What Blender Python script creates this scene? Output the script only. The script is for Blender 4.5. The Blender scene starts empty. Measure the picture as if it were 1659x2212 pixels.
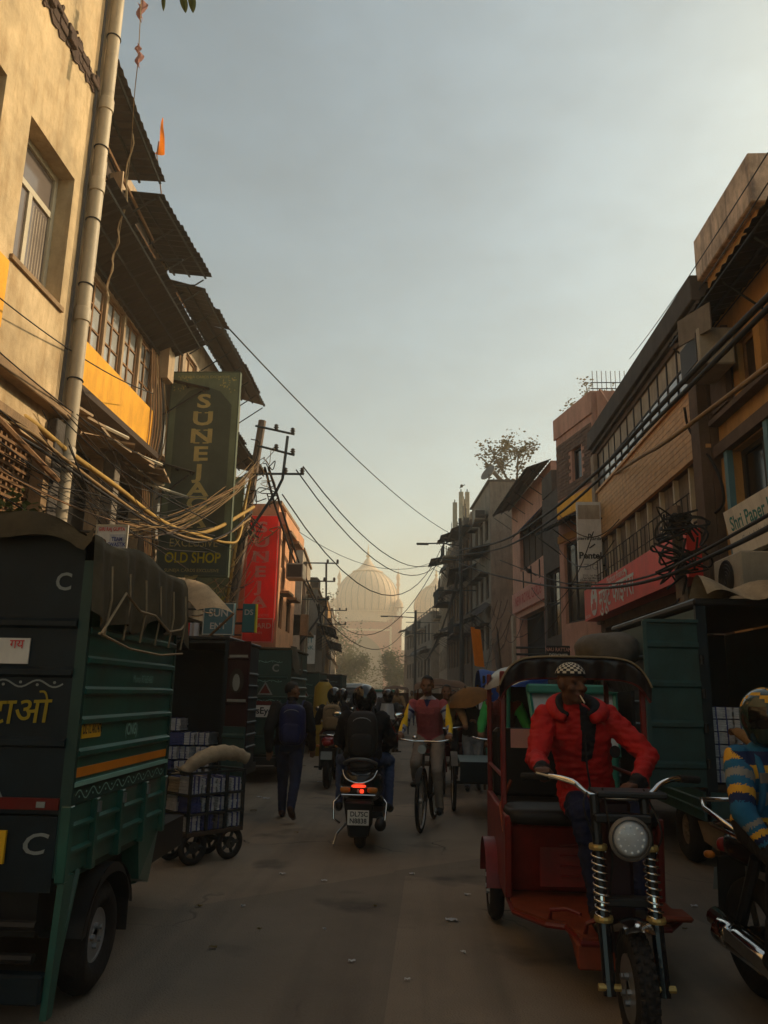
import bpy, bmesh, math, random
import numpy as np
from mathutils import Vector, Matrix, noise
R = math.radians
rng = random.Random(11)
sc = bpy.context.scene
COL = sc.collection

# ------------------------------------------------------------------ camera
CAM_Z, FOC = 1.5, 1706.0 / 2212.0          # eye height, focal length in frame heights
YAW, PITCH, ROLL = R(2.813), R(12.858), R(1.1)
_st, _ct, _sp, _cp = math.sin(YAW), math.cos(YAW), math.sin(PITCH), math.cos(PITCH)
RIGHT, UP, FWD = Vector((_ct, _st, 0)), Vector((_st*_sp, -_ct*_sp, _cp)), Vector((-_st*_cp, _ct*_cp, _sp))
_c, _s = math.cos(ROLL), math.sin(ROLL)
cx, cy, cz = RIGHT*_c + UP*_s, -RIGHT*_s + UP*_c, -FWD
cam = bpy.data.cameras.new('camera')
cam.sensor_fit = 'VERTICAL'; cam.sensor_height = 24.0; cam.lens = 24.0*FOC
cam.clip_start = .05; cam.clip_end = 3000
cam_ob = bpy.data.objects.new('camera', cam); COL.objects.link(cam_ob)
cam_ob.matrix_world = Matrix(((cx.x, cy.x, cz.x, 0), (cx.y, cy.y, cz.y, 0), (cx.z, cy.z, cz.z, CAM_Z), (0, 0, 0, 1)))
sc.camera = cam_ob

# ------------------------------------------------------------------ sky and sun
SUN_DIR = Vector((1.0, .45, .64)).normalized()
SUN_EL = math.asin(SUN_DIR.z); SUN_ROT = math.atan2(SUN_DIR.x, SUN_DIR.y)
w = bpy.data.worlds.new('World'); sc.world = w; w.use_nodes = True
nt = w.node_tree; nt.nodes.clear()
sky = nt.nodes.new('ShaderNodeTexSky'); sky.sky_type = 'NISHITA'; sky.sun_disc = False
sky.sun_elevation = SUN_EL; sky.sun_rotation = SUN_ROT
sky.air_density = 1.0; sky.dust_density = 2.3; sky.ozone_density = 1.4; sky.altitude = 0
bg = nt.nodes.new('ShaderNodeBackground'); bg.inputs[1].default_value = .15
wo = nt.nodes.new('ShaderNodeOutputWorld')
tint = nt.nodes.new('ShaderNodeMix'); tint.data_type = 'RGBA'; tint.blend_type = 'MULTIPLY'; tint.inputs['Factor'].default_value = 1.0
tint.inputs['B'].default_value = (1.16, 1.21, .93, 1)
cl = nt.nodes.new('ShaderNodeTexNoise'); cl.inputs['Scale'].default_value = 3.4; cl.inputs['Detail'].default_value = 5; cl.inputs['Roughness'].default_value = .6
tc = nt.nodes.new('ShaderNodeTexCoord'); mpp = nt.nodes.new('ShaderNodeMapping'); mpp.inputs['Scale'].default_value = (1, .6, 2.2); mpp.inputs['Rotation'].default_value = (0, .5, .4)
nt.links.new(tc.outputs['Generated'], mpp.inputs['Vector']); nt.links.new(mpp.outputs['Vector'], cl.inputs['Vector'])
mr = nt.nodes.new('ShaderNodeMapRange'); mr.inputs['From Min'].default_value = .3; mr.inputs['From Max'].default_value = .7; mr.inputs['To Min'].default_value = .86; mr.inputs['To Max'].default_value = 1.14
nt.links.new(cl.outputs['Fac'], mr.inputs['Value'])
vm = nt.nodes.new('ShaderNodeVectorMath'); vm.operation = 'SCALE'; nt.links.new(sky.outputs[0], vm.inputs[0]); nt.links.new(mr.outputs['Result'], vm.inputs['Scale'])
nt.links.new(vm.outputs[0], tint.inputs['A']); nt.links.new(tint.outputs['Result'], bg.inputs[0]); nt.links.new(bg.outputs[0], wo.inputs[0])
sl = bpy.data.lights.new('sun', 'SUN'); sl.energy = 4.6; sl.angle = R(1.0); sl.color = (1.0, .78, .5)
so = bpy.data.objects.new('sun', sl); COL.objects.link(so)
so.rotation_euler = SUN_DIR.to_track_quat('Z', 'Y').to_euler(); so.location = (30, 10, 40)
vs = sc.view_settings
vs.view_transform = 'Standard'; vs.look = 'None'; vs.exposure = 0.0; vs.gamma = 1; vs.use_curve_mapping = False
cy_ = sc.cycles
cy_.use_denoising = True; cy_.max_bounces = 6; cy_.diffuse_bounces = 3; cy_.glossy_bounces = 3
cy_.transmission_bounces = 4; cy_.volume_bounces = 1; cy_.transparent_max_bounces = 8
cy_.sample_clamp_indirect = 6; cy_.caustics_reflective = False; cy_.caustics_refractive = False

# ------------------------------------------------------------------ photograph measurement -> world point on a named plane
def at(px, py, X=None, Y=None, Z=None):
    dx, dy = px - 829.5, py - 1106.0
    ux, uy = (_c*dx + _s*dy)/1706.0, (-_s*dx + _c*dy)/1706.0
    d = RIGHT*ux - UP*uy + FWD
    k = X/d.x if X is not None else (Y/d.y if Y is not None else (Z - CAM_Z)/d.z)
    return Vector((k*d.x, k*d.y, CAM_Z + k*d.z))

# ------------------------------------------------------------------ materials
MATS = {}
def mat(key, col, rough=.8, var=.2, scale=3.0, streak=0.0, dirt=(.05, .04, .03), metal=0.0, bump=0.0, bscale=40.0,
        thin=0.0, emit=None, spec=.3, coat=0.0, ior=1.45, transm=0.0, alpha=1.0):
    if key in MATS: return MATS[key]
    m = bpy.data.materials.new(key); m.use_nodes = True
    t = m.node_tree; N = t.nodes; L = t.links
    b = N['Principled BSDF']
    b.inputs['Roughness'].default_value = rough; b.inputs['Metallic'].default_value = metal
    b.inputs['Specular IOR Level'].default_value = spec; b.inputs['Coat Weight'].default_value = coat
    b.inputs['IOR'].default_value = ior; b.inputs['Transmission Weight'].default_value = transm
    b.inputs['Alpha'].default_value = alpha
    geo = N.new('ShaderNodeNewGeometry')
    n1 = N.new('ShaderNodeTexNoise'); n1.inputs['Scale'].default_value = scale; n1.inputs['Detail'].default_value = 5
    n1.inputs['Roughness'].default_value = .65
    L.new(geo.outputs['Position'], n1.inputs['Vector'])
    r = N.new('ShaderNodeValToRGB'); c = Vector(col)
    r.color_ramp.elements[0].position = .3; r.color_ramp.elements[1].position = .72
    r.color_ramp.elements[0].color = (*(c*(1-var)), 1); r.color_ramp.elements[1].color = (*(c*(1+var*.7)), 1)
    L.new(n1.outputs['Fac'], r.inputs['Fac']); out = r.outputs['Color']
    if streak > 0:
        mp = N.new('ShaderNodeMapping'); mp.inputs['Scale'].default_value = (3.2, 3.2, .7)
        L.new(geo.outputs['Position'], mp.inputs['Vector'])
        n2 = N.new('ShaderNodeTexNoise'); n2.inputs['Scale'].default_value = 1.6; n2.inputs['Detail'].default_value = 6
        n2.inputs['Roughness'].default_value = .7
        L.new(mp.outputs['Vector'], n2.inputs['Vector'])
        r2 = N.new('ShaderNodeValToRGB'); r2.color_ramp.elements[0].position = .47; r2.color_ramp.elements[1].position = .78
        r2.color_ramp.elements[0].color = (0, 0, 0, 1); r2.color_ramp.elements[1].color = (streak, streak, streak, 1)
        L.new(n2.outputs['Fac'], r2.inputs['Fac'])
        mx = N.new('ShaderNodeMix'); mx.data_type = 'RGBA'
        L.new(r2.outputs['Color'], mx.inputs['Factor']); L.new(out, mx.inputs['A']); mx.inputs['B'].default_value = (*dirt, 1)
        out = mx.outputs['Result']
    L.new(out, b.inputs['Base Color'])
    if bump > 0:
        n3 = N.new('ShaderNodeTexNoise'); n3.inputs['Scale'].default_value = bscale; n3.inputs['Detail'].default_value = 4
        L.new(geo.outputs['Position'], n3.inputs['Vector'])
        bp = N.new('ShaderNodeBump'); bp.inputs['Strength'].default_value = bump; bp.inputs['Distance'].default_value = .02
        L.new(n3.outputs['Fac'], bp.inputs['Height']); L.new(bp.outputs['Normal'], b.inputs['Normal'])
    if emit:
        b.inputs['Emission Color'].default_value = (*emit[0], 1); b.inputs['Emission Strength'].default_value = emit[1]
    if thin > 0:
        tr = N.new('ShaderNodeBsdfTranslucent'); L.new(out, tr.inputs['Color'])
        ms = N.new('ShaderNodeMixShader'); ms.inputs[0].default_value = thin
        L.new(b.outputs[0], ms.inputs[1]); L.new(tr.outputs[0], ms.inputs[2])
        L.new(ms.outputs[0], N['Material Output'].inputs['Surface'])
    MATS[key] = m
    return m

P = lambda k: MATS[k]
mat('cream', (.56, .41, .235), .88, .36, 1.7, .75, (.27, .145, .045), bump=.5, bscale=12)
mat('cream_trim', (.30, .19, .10), .85, .3, 3, .6, bump=.3)
mat('beige_board', (.44, .31, .19), .8, .25, 2, .6, bump=.2)
mat('yellow_paint', (.80, .38, .03), .75, .18, 2, .55, (.35, .13, .02), bump=.2)
mat('concrete', (.20, .165, .13), .9, .3, 2, .6, bump=.4)
mat('concrete_dark', (.085, .072, .062), .9, .35, 2, .6, bump=.4)
mat('brick_dark', (.085, .05, .035), .9, .4, 8, .2, bump=.6)
mat('brick_raw', (.17, .105, .075), .9, .35, 6, .3, bump=.6)
mat('pipe', (.50, .40, .27), .5, .15, 3, .5, (.12, .08, .05))
mat('sheet', (.075, .065, .06), .6, .35, 3, .5, (.10, .05, .03), metal=.25)
mat('sheet_dark', (.028, .023, .022), .75, .35, 3, .3)
mat('sheet_pale', (.20, .18, .16), .55, .3, 3, .5, metal=.3)
mat('wood', (.26, .135, .06), .8, .35, 5, .5, bump=.3)
mat('wood_dark', (.055, .035, .025), .8, .35, 5, .3, bump=.3)
mat('frame_cream', (.55, .47, .34), .6, .12, 4, .3)
mat('frame_dark', (.035, .03, .028), .6, .2, 4)
mat('glass_dim', (.16, .13, .115), .12, .15, 1.5, spec=.6)
mat('glass_sky', (.36, .36, .35), .10, .15, 1.5, spec=.9)
mat('glass_black', (.012, .012, .014), .15, .2, 2, spec=.5)
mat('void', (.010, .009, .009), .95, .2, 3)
mat('pink', (.52, .27, .19), .85, .15, 2, .5, bump=.2)
mat('peach', (.66, .33, .17), .85, .15, 2, .4, bump=.2)
mat('tile_orange', (.60, .32, .125), .6, .2, 6, .25, bump=.1)
mat('ochre', (.47, .25, .08), .85, .2, 2, .5, bump=.2)
mat('brown_wall', (.13, .085, .06), .9, .35, 2, .6, bump=.3)
mat('grey_wall', (.23, .19, .15), .9, .3, 1.5, .7, bump=.3)
mat('tan_wall', (.36, .27, .19), .9, .28, 1.5, .7, bump=.3)
mat('parapet_stained', (.60, .44, .32), .9, .5, 2.6, 1.0, (.05, .045, .055), bump=.4)
mat('pale_wall', (.42, .34, .25), .9, .25, 1.5, .6, bump=.3)
mat('sign_green', (.25, .29, .20), .55, .25, 2, .25, thin=.5)
mat('sign_green_dark', (.13, .16, .12), .55, .2, 2, .2, thin=.4)
mat('sign_gold', (.66, .54, .22), .55, .15, 6, thin=.3)
mat('sign_yellow', (.75, .60, .02), .5, .1, 6, thin=.3)
mat('sign_red', (.85, .028, .024), .5, .12, 2, .2, thin=.55)
mat('sign_red_flat', (.70, .045, .030), .5, .15, 2, .25)
mat('sign_pinkprint', (.78, .42, .34), .55, .12, 5, thin=.5)
mat('sign_white', (.68, .64, .58), .6, .12, 4, .25)
mat('sign_blue', (.10, .22, .26), .55, .15, 4, .2)
mat('ink_black', (.02, .02, .022), .6, .1)
mat('ink_blue', (.03, .05, .22), .6, .1)
mat('ink_red', (.55, .05, .05), .6, .1)
mat('ink_grey', (.30, .29, .28), .6, .1)
mat('ink_teal', (.03, .19, .20), .6, .1)
mat('orange_cloth', (.85, .22, .01), .8, .12, 6, thin=.5)
mat('wire_black', (.016, .014, .014), .7, .1)
mat('wire_tan', (.27, .165, .07), .75, .25, 3)
mat('wire_yellow', (.42, .25, .06), .7, .25, 2)
mat('pole', (.21, .15, .11), .85, .3, 4, .4, bump=.3)
mat('iron', (.035, .038, .04), .6, .3, 8, metal=.3)
mat('iron_blue', (.03, .05, .06), .6, .3, 8, metal=.3)
mat('porcelain', (.05, .045, .045), .3, .1)
mat('marble', (.66, .48, .32), .7, .12, .2, .2, (.40, .33, .26))
mat('marble_line', (.24, .20, .16), .8, .1)
mat('sandstone', (.46, .12, .07), .9, .18, .15, .2)
mat('gilt', (.45, .30, .10), .4, .1, metal=.5)
mat('leaf', (.060, .070, .020), .8, .4, 2, thin=.2, spec=.1)
mat('leaf_dry', (.16, .115, .045), .75, .4, 2, thin=.3)
mat('bark', (.16, .115, .075), .9, .3, 6, bump=.5)
mat('rope', (.35, .26, .16), .9, .2, 10)
mat('rag', (.42, .22, .19), .9, .2, 10, thin=.3)
# vehicles
mat('van_green', (.013, .094, .071), .28, .3, 4, .5, (.04, .04, .03), spec=.7, bump=.10, bscale=5)
mat('van_green_dark', (.012, .05, .042), .45, .25, 3, .3, spec=.45)
mat('van_navy', (.005, .015, .023), .5, .4, 4, .25, (.018, .02, .02), spec=.3, bump=.12, bscale=5)
mat('van_teal', (.024, .070, .070), .45, .3, 4, .45, (.03, .03, .025), spec=.4)
mat('van_maroon', (.030, .010, .014), .5, .25, 3, .2)
mat('paint_orange', (.62, .20, .01), .5, .12, 4, .2)
mat('paint_white', (.24, .26, .25), .5, .12, 6, .3)
mat('paint_yellow', (.32, .23, .015), .5, .12, 5, .2)
mat('paint_teal', (.22, .42, .36), .4, .15, 4, .2)
mat('paint_red', (.13, .009, .008), .45, .15, 4, .2)
mat('plate_yellow', (.75, .42, .02), .5, .1)
mat('tarp', (.085, .068, .042), .92, .35, 4, .3, bump=.6, bscale=9)
mat('tarp_grey', (.13, .115, .10), .92, .35, 4, .3, bump=.6, bscale=9)
mat('tarp_blue', (.01, .06, .28), .6, .25, 3, bump=.5, bscale=8)
mat('ac_paint', (.34, .30, .24), .6, .2, 4, .4)
mat('black_metal', (.010, .010, .011), .45, .2, 6, spec=.4)
mat('rubber', (.018, .016, .016), .85, .25, 12, bump=.3)
mat('steel', (.34, .35, .36), .35, .2, 10, metal=.85)
mat('chrome', (.72, .70, .68), .12, .08, 6, metal=1.0)
mat('alloy', (.40, .41, .43), .4, .15, 10, metal=.7)
mat('erick_red', (.17, .011, .008), .40, .35, 6, .55, (.05, .012, .01), spec=.5)
mat('erick_floor', (.20, .036, .013), .6, .3, 6, .4, (.09, .03, .02))
mat('canopy_black', (.018, .014, .015), .35, .3, 5, bump=.5, bscale=14, spec=.5)
mat('canopy_edge', (.25, .19, .11), .8, .25, 5)
mat('cushion', (.012, .011, .012), .5, .2, 5)
mat('lens', (.42, .45, .48), .2, .1, 30, spec=.7)
mat('lens_dot', (.75, .78, .8), .12, .05, 30, spec=.9)
mat('tail_on', (.6, .02, .01), .3, .05, emit=((1, .06, .02), 1.3))
mat('tail_red', (.25, .012, .01), .3, .1)
mat('amber', (.5, .16, .02), .3, .1)
mat('mirror', (.8, .8, .8), .04, .02, metal=1.0)
mat('moto_red', (.20, .010, .010), .25, .15, 5, coat=.4)
mat('moto_black', (.010, .010, .012), .25, .15, 5, coat=.3)
mat('moto_grey', (.06, .062, .065), .35, .15, 5, coat=.3)
mat('paper', (.48, .47, .48), .85, .3, 14)
mat('paper_blue', (.06, .07, .19), .8, .25, 12)
mat('sack', (.36, .28, .19), .95, .3, 8, bump=.5, bscale=20)
mat('auto_green', (.03, .20, .15), .4, .15, 4, spec=.5)
mat('auto_yellow', (.38, .23, .02), .45, .15, 4)
mat('rick_hood', (.16, .095, .06), .85, .3, 4, bump=.4, bscale=12)
mat('basket_brown', (.19, .085, .022), .9, .3, 5, bump=.4)
mat('car_white', (.62, .62, .60), .35, .08, 3, coat=.3)
# clothing, skin
mat('skin', (.17, .078, .042), .55, .15, 8)
mat('skin_deep', (.10, .042, .023), .55, .15, 8)
mat('eye_dark', (.012, .009, .008), .4, .1)
mat('lip', (.13, .045, .035), .5, .1)
mat('hair', (.009, .007, .006), .6, .3, 30, bump=.5, bscale=120)
mat('red_jacket', (.40, .010, .009), .75, .25, 6, .25, (.16, .006, .005), bump=.5, bscale=22)
mat('black_cloth', (.011, .0105, .013), .9, .3, 8, bump=.4, bscale=25)
mat('dark_grey_cloth', (.035, .034, .038), .9, .3, 8, bump=.4, bscale=25)
mat('navy_cloth', (.012, .016, .045), .9, .3, 8, bump=.4, bscale=25)
mat('denim', (.05, .075, .16), .9, .3, 10, .2, bump=.3, bscale=30)
mat('denim_dark', (.016, .024, .06), .9, .3, 10, bump=.3, bscale=30)
mat('grey_denim', (.22, .24, .27), .9, .3, 10, bump=.3, bscale=30)
mat('pack_blue', (.008, .014, .075), .6, .4, 8, bump=.5, bscale=18)
mat('pack_black', (.020, .019, .021), .7, .3, 8, bump=.4, bscale=18)
mat('pack_tan', (.25, .17, .09), .85, .2, 8, bump=.4, bscale=18)
mat('pink_knit', (.33, .075, .085), .95, .15, 8, bump=.4, bscale=60)
mat('shirt_grey', (.24, .26, .33), .9, .12, 8)
mat('shirt_yellow', (.72, .46, .02), .9, .12, 8)
mat('shirt_navy', (.02, .025, .09), .9, .12, 8)
mat('shirt_collar', (.42, .38, .38), .9, .12, 8)
mat('khaki', (.25, .20, .165), .9, .15, 8, bump=.3, bscale=25)
mat('tan_jacket', (.28, .16, .07), .9, .2, 8, bump=.4, bscale=25)
mat('green_jersey', (.03, .27, .06), .85, .2, 8, bump=.3)
mat('maroon_vest', (.10, .022, .02), .9, .2, 8, bump=.4)
mat('knit_white', (.50, .45, .36), .95, .1, 20)
mat('knit_blue', (.015, .10, .20), .95, .15, 10)
mat('knit_gold', (.56, .29, .03), .95, .15, 10)
mat('knit_grey', (.20, .19, .17), .95, .15, 10)
mat('knit_navy', (.012, .022, .07), .95, .15, 10)
mat('shoe_brown', (.045, .017, .013), .4, .2, 8)
mat('shoe_black', (.012, .012, .013), .4, .2, 8)
mat('helmet_black', (.010, .010, .012), .12, .1, 5, coat=.6)
mat('helmet_green', (.02, .035, .025), .2, .2, 5, coat=.5)
mat('visor', (.006, .005, .005), .06, .05, coat=.5)
mat('cigarette', (.6, .5, .36), .8, .1)

# asphalt with oil stains, worn lanes and cracks
def asphalt():
    m = mat('asphalt', (.25, .195, .145), .82, .22, .7, bump=.8, bscale=90)
    t = m.node_tree; N = t.nodes; L = t.links; b = N['Principled BSDF']
    src = b.inputs['Base Color'].links[0].from_socket
    geo = N.new('ShaderNodeNewGeometry')
    def noise_(scale, lo, hi, detail=4):
        n = N.new('ShaderNodeTexNoise'); n.inputs['Scale'].default_value = scale; n.inputs['Detail'].default_value = detail
        L.new(geo.outputs['Position'], n.inputs['Vector'])
        r = N.new('ShaderNodeMapRange'); r.inputs['From Min'].default_value = lo; r.inputs['From Max'].default_value = hi
        L.new(n.outputs['Fac'], r.inputs['Value']); return r.outputs['Result']
    def mix(f, a, col):
        x = N.new('ShaderNodeMix'); x.data_type = 'RGBA'; L.new(f, x.inputs['Factor']); L.new(a, x.inputs['A'])
        x.inputs['B'].default_value = (*col, 1); return x.outputs['Result']
    def mul(a, b_):
        x = N.new('ShaderNodeMath'); x.operation = 'MULTIPLY'; L.new(a, x.inputs[0])
        if isinstance(b_, float): x.inputs[1].default_value = b_
        else: L.new(b_, x.inputs[1])
        return x.outputs[0]
    mp2 = N.new('ShaderNodeMapping'); mp2.inputs['Scale'].default_value = (2.6, .16, 1); L.new(geo.outputs['Position'], mp2.inputs['Vector'])
    tn = N.new('ShaderNodeTexNoise'); tn.inputs['Scale'].default_value = 1.0; tn.inputs['Detail'].default_value = 6; L.new(mp2.outputs['Vector'], tn.inputs['Vector'])
    tr_ = N.new('ShaderNodeMapRange'); tr_.inputs['From Min'].default_value = .5; tr_.inputs['From Max'].default_value = .72; L.new(tn.outputs['Fac'], tr_.inputs['Value'])
    src = mix(mul(tr_.outputs['Result'], .55), src, (.070, .058, .050))
    pv_ = N.new('ShaderNodeTexVoronoi'); pv_.inputs['Scale'].default_value = .42; pv_.inputs['Randomness'].default_value = 1.0; L.new(geo.outputs['Position'], pv_.inputs['Vector'])
    sp_ = N.new('ShaderNodeSeparateColor'); L.new(pv_.outputs['Color'], sp_.inputs[0])
    pr_ = N.new('ShaderNodeMapRange'); pr_.inputs['From Min'].default_value = .62; pr_.inputs['From Max'].default_value = .66; L.new(sp_.outputs[0], pr_.inputs['Value'])
    src = mix(mul(pr_.outputs['Result'], .35), src, (.095, .083, .072))
    o = mix(mul(noise_(1.1, .60, .70), .75), src, (.055, .045, .04))
    o = mix(mul(noise_(70., .60, .75, 2), .5), o, (.22, .18, .14))
    dn = N.new('ShaderNodeTexNoise'); dn.inputs['Scale'].default_value = 2.5; L.new(geo.outputs['Position'], dn.inputs['Vector'])
    va = N.new('ShaderNodeVectorMath'); va.operation = 'MULTIPLY_ADD'; L.new(dn.outputs['Color'], va.inputs[0])
    va.inputs[1].default_value = (.5, .5, 0); L.new(geo.outputs['Position'], va.inputs[2])
    vo = N.new('ShaderNodeTexVoronoi'); vo.feature = 'DISTANCE_TO_EDGE'; vo.inputs['Scale'].default_value = .8
    L.new(va.outputs[0], vo.inputs['Vector'])
    r = N.new('ShaderNodeMapRange'); r.inputs['From Min'].default_value = .010; r.inputs['From Max'].default_value = .003
    L.new(vo.outputs['Distance'], r.inputs['Value'])
    o = mix(mul(mul(r.outputs['Result'], noise_(.45, .52, .60)), .85), o, (.018, .016, .016))
    L.new(o, b.inputs['Base Color'])
asphalt()

# ------------------------------------------------------------------ mesh building
WR = set()          # things whose parts are measured in world coordinates
def basis(ax):
    a = Vector(ax).normalized(); h = Vector((0, 0, 1)) if abs(a.z) < .9 else Vector((1, 0, 0))
    u = a.cross(h).normalized(); return u, a.cross(u).normalized(), a
def V(*a): return Vector(a)
class MB:
    def __init__(s): s.v = []; s.f = []; s.mi = []; s.cur = 0
    def add(s, vs_, fs):
        o = len(s.v); s.v += [tuple(v) for v in vs_]
        for f in fs: s.f.append([o+i for i in f]); s.mi.append(s.cur)
        return s
    def bx(s, x0, x1, y0, y1, z0, z1):
        return s.add([(x0,y0,z0),(x1,y0,z0),(x1,y1,z0),(x0,y1,z0),(x0,y0,z1),(x1,y0,z1),(x1,y1,z1),(x0,y1,z1)],
                     [(3,2,1,0),(4,5,6,7),(0,1,5,4),(1,2,6,5),(2,3,7,6),(3,0,4,7)])
    def box(s, c, d, M=None):
        c = Vector(c); h = Vector(d)/2
        vs_ = [Vector((sx*h.x, sy*h.y, sz*h.z)) for sz in (-1,1) for sx, sy in ((-1,-1),(1,-1),(1,1),(-1,1))]
        if M is not None: vs_ = [M @ v for v in vs_]
        return s.add([c+v for v in vs_], [(3,2,1,0),(4,5,6,7),(0,1,5,4),(1,2,6,5),(2,3,7,6),(3,0,4,7)])
    def hexa(s, q0, q1):
        n = len(q0)
        return s.add(list(q0)+list(q1), [tuple(range(n))[::-1], tuple(range(n, 2*n))] + [(i,(i+1)%n,n+(i+1)%n,n+i) for i in range(n)])
    def slab(s, a, b, c, d, t):
        a, b, c, d = map(Vector, (a, b, c, d)); n = (b-a).cross(d-a).normalized()*t
        return s.hexa([a,b,c,d], [a+n,b+n,c+n,d+n])
    def cyl(s, p0, p1, r0, r1=None, n=10, caps=True):
        p0, p1 = Vector(p0), Vector(p1); r1 = r0 if r1 is None else r1; u, v, a = basis(p1-p0)
        cs = [(math.cos(2*math.pi*i/n), math.sin(2*math.pi*i/n)) for i in range(n)]
        vs_ = [p0+(u*c+v*q)*r0 for c, q in cs] + [p1+(u*c+v*q)*r1 for c, q in cs]
        fs = [(i,(i+1)%n,n+(i+1)%n,n+i) for i in range(n)]
        if caps: fs += [tuple(range(n))[::-1], tuple(range(n,2*n))]
        return s.add(vs_, fs)
    def tube(s, pts, r, n=6, closed=False):
        pts = [Vector(p) for p in pts]; m = len(pts); rs = r if isinstance(r, (list, tuple)) else [r]*m
        u = None; vs_ = []
        for i, p in enumerate(pts):
            t = (pts[(i+1) % m] - pts[i-1]) if closed else (pts[min(i+1,m-1)] - pts[max(i-1,0)])
            if t.length < 1e-9: t = Vector((0,0,1))
            t.normalize()
            if u is None: u, _, _ = basis(t)
            u = (u - t*u.dot(t))
            if u.length < 1e-6: u, _, _ = basis(t)
            u.normalize(); w_ = t.cross(u)
            for k in range(n):
                a = 2*math.pi*k/n; vs_.append(p + (u*math.cos(a)+w_*math.sin(a))*rs[i])
        fs = []
        for i in range(m if closed else m-1):
            j = (i+1) % m
            for k in range(n): fs.append((i*n+k, i*n+(k+1)%n, j*n+(k+1)%n, j*n+k))
        if not closed: fs += [tuple(range(n))[::-1], tuple(range((m-1)*n, m*n))]
        return s.add(vs_, fs)
    def lathe(s, prof, c=(0,0,0), ax=(0,0,1), n=16, sx=1, sy=1):
        u, v, a = basis(ax); c = Vector(c); vs_ = []; m = len(prof)
        if abs(a.z) > .99: u, v = Vector((1,0,0)), Vector((0,1,0))
        for r, z in prof:
            for k in range(n):
                t = 2*math.pi*k/n; vs_.append(c + u*(r*math.cos(t)*sx) + v*(r*math.sin(t)*sy) + a*z)
        fs = [(i*n+k, i*n+(k+1)%n, (i+1)*n+(k+1)%n, (i+1)*n+k) for i in range(m-1) for k in range(n)]
        fs += [tuple(range(n))[::-1], tuple(range((m-1)*n, m*n))]
        return s.add(vs_, fs)
    def ball(s, c, r, nu=10, nv=7, M=None):
        c = Vector(c); r = Vector(r) if not isinstance(r, (int, float)) else Vector((r,r,r)); vs_ = []
        for j in range(nv+1):
            ph = math.pi*j/nv
            for i in range(nu):
                th = 2*math.pi*i/nu
                p = Vector((math.sin(ph)*math.cos(th)*r.x, math.sin(ph)*math.sin(th)*r.y, math.cos(ph)*r.z))
                vs_.append(c + (M @ p if M is not None else p))
        fs = [(j*nu+i, (j+1)*nu+i, (j+1)*nu+(i+1)%nu, j*nu+(i+1)%nu) for j in range(nv) for i in range(nu)]
        return s.add(vs_, fs)
    def torus(s, c, ax, R_, r, n=24, m=8, sr=1.0):
        u, v, a = basis(ax); c = Vector(c); vs_ = []
        for i in range(n):
            t = 2*math.pi*i/n; d = u*math.cos(t)+v*math.sin(t)
            for k in range(m):
                q = 2*math.pi*k/m; vs_.append(c + d*(R_+r*math.cos(q)) + a*(r*sr*math.sin(q)))
        return s.add(vs_, [(i*m+k, ((i+1)%n)*m+k, ((i+1)%n)*m+(k+1)%m, i*m+(k+1)%m) for i in range(n) for k in range(m)])
    def prism(s, poly, o, u, v, t):
        o, u, v = Vector(o), Vector(u), Vector(v); n = u.cross(v).normalized()*t
        q = [o+u*a+v*b for a, b in poly]
        return s.hexa(q, [p+n for p in q])
    def grid(s, fn, nu, nv):
        vs_ = [fn(i/nu, j/nv) for j in range(nv+1) for i in range(nu+1)]
        return s.add(vs_, [(j*(nu+1)+i, j*(nu+1)+i+1, (j+1)*(nu+1)+i+1, (j+1)*(nu+1)+i) for j in range(nv) for i in range(nu)])
    def corr(s, p00, p10, p01, p11, waves, amp, t=.004):
        p00, p10, p01, p11 = map(Vector, (p00,p10,p01,p11)); nrm = (p10-p00).cross(p01-p00).normalized(); nu = waves*4
        top = []; bot = []
        for j in (0, 1):
            for i in range(nu+1):
                a = p00.lerp(p10, i/nu); b = p01.lerp(p11, i/nu); p = a.lerp(b, j) + nrm*amp*math.sin(i*math.pi/2)
                top.append(p); bot.append(p - nrm*t)
        n = nu+1; vs_ = top+bot; fs = []
        for i in range(nu):
            fs.append((i,i+1,n+i+1,n+i)); fs.append((2*n+i, 3*n+i, 3*n+i+1, 2*n+i+1))
            fs.append((i,2*n+i,2*n+i+1,i+1)); fs.append((n+i,n+i+1,3*n+i+1,3*n+i))
        fs += [(0,n,3*n,2*n),(nu,2*n+nu,3*n+nu,n+nu)]
        return s.add(vs_, fs)
    def build(s, name, m, parent=None, smooth=False, bevel=0, loc=None, rz=None, seg=1):
        me = bpy.data.meshes.new(name); me.from_pydata(s.v, [], s.f)
        ms = m if isinstance(m, (list, tuple)) else [m]
        for k in ms: me.materials.append(MATS[k] if isinstance(k, str) else k)
        if len(ms) > 1: me.polygons.foreach_set('material_index', s.mi)
        bm = bmesh.new(); bm.from_mesh(me)
        bmesh.ops.recalc_face_normals(bm, faces=bm.faces)
        if bevel > 0:
            ed = [e for e in bm.edges if len(e.link_faces) == 2 and e.calc_face_angle(0) > .5]
            bmesh.ops.bevel(bm, geom=ed, offset=bevel, segments=seg, profile=.5, affect='EDGES', clamp_overlap=True)
        bm.to_mesh(me); bm.free()
        if smooth:
            me.polygons.foreach_set('use_smooth', [True]*len(me.polygons))
            if smooth == 'auto': me.set_sharp_from_angle(angle=R(40))
        me.update()
        o = bpy.data.objects.new(name, me); COL.objects.link(o)
        if parent is not None:
            o.parent = parent
            if parent.name in WR: o.location = -parent.location
        if loc is not None: o.location = Vector(loc)
        if rz is not None: o.rotation_euler.z = rz
        return o

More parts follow.
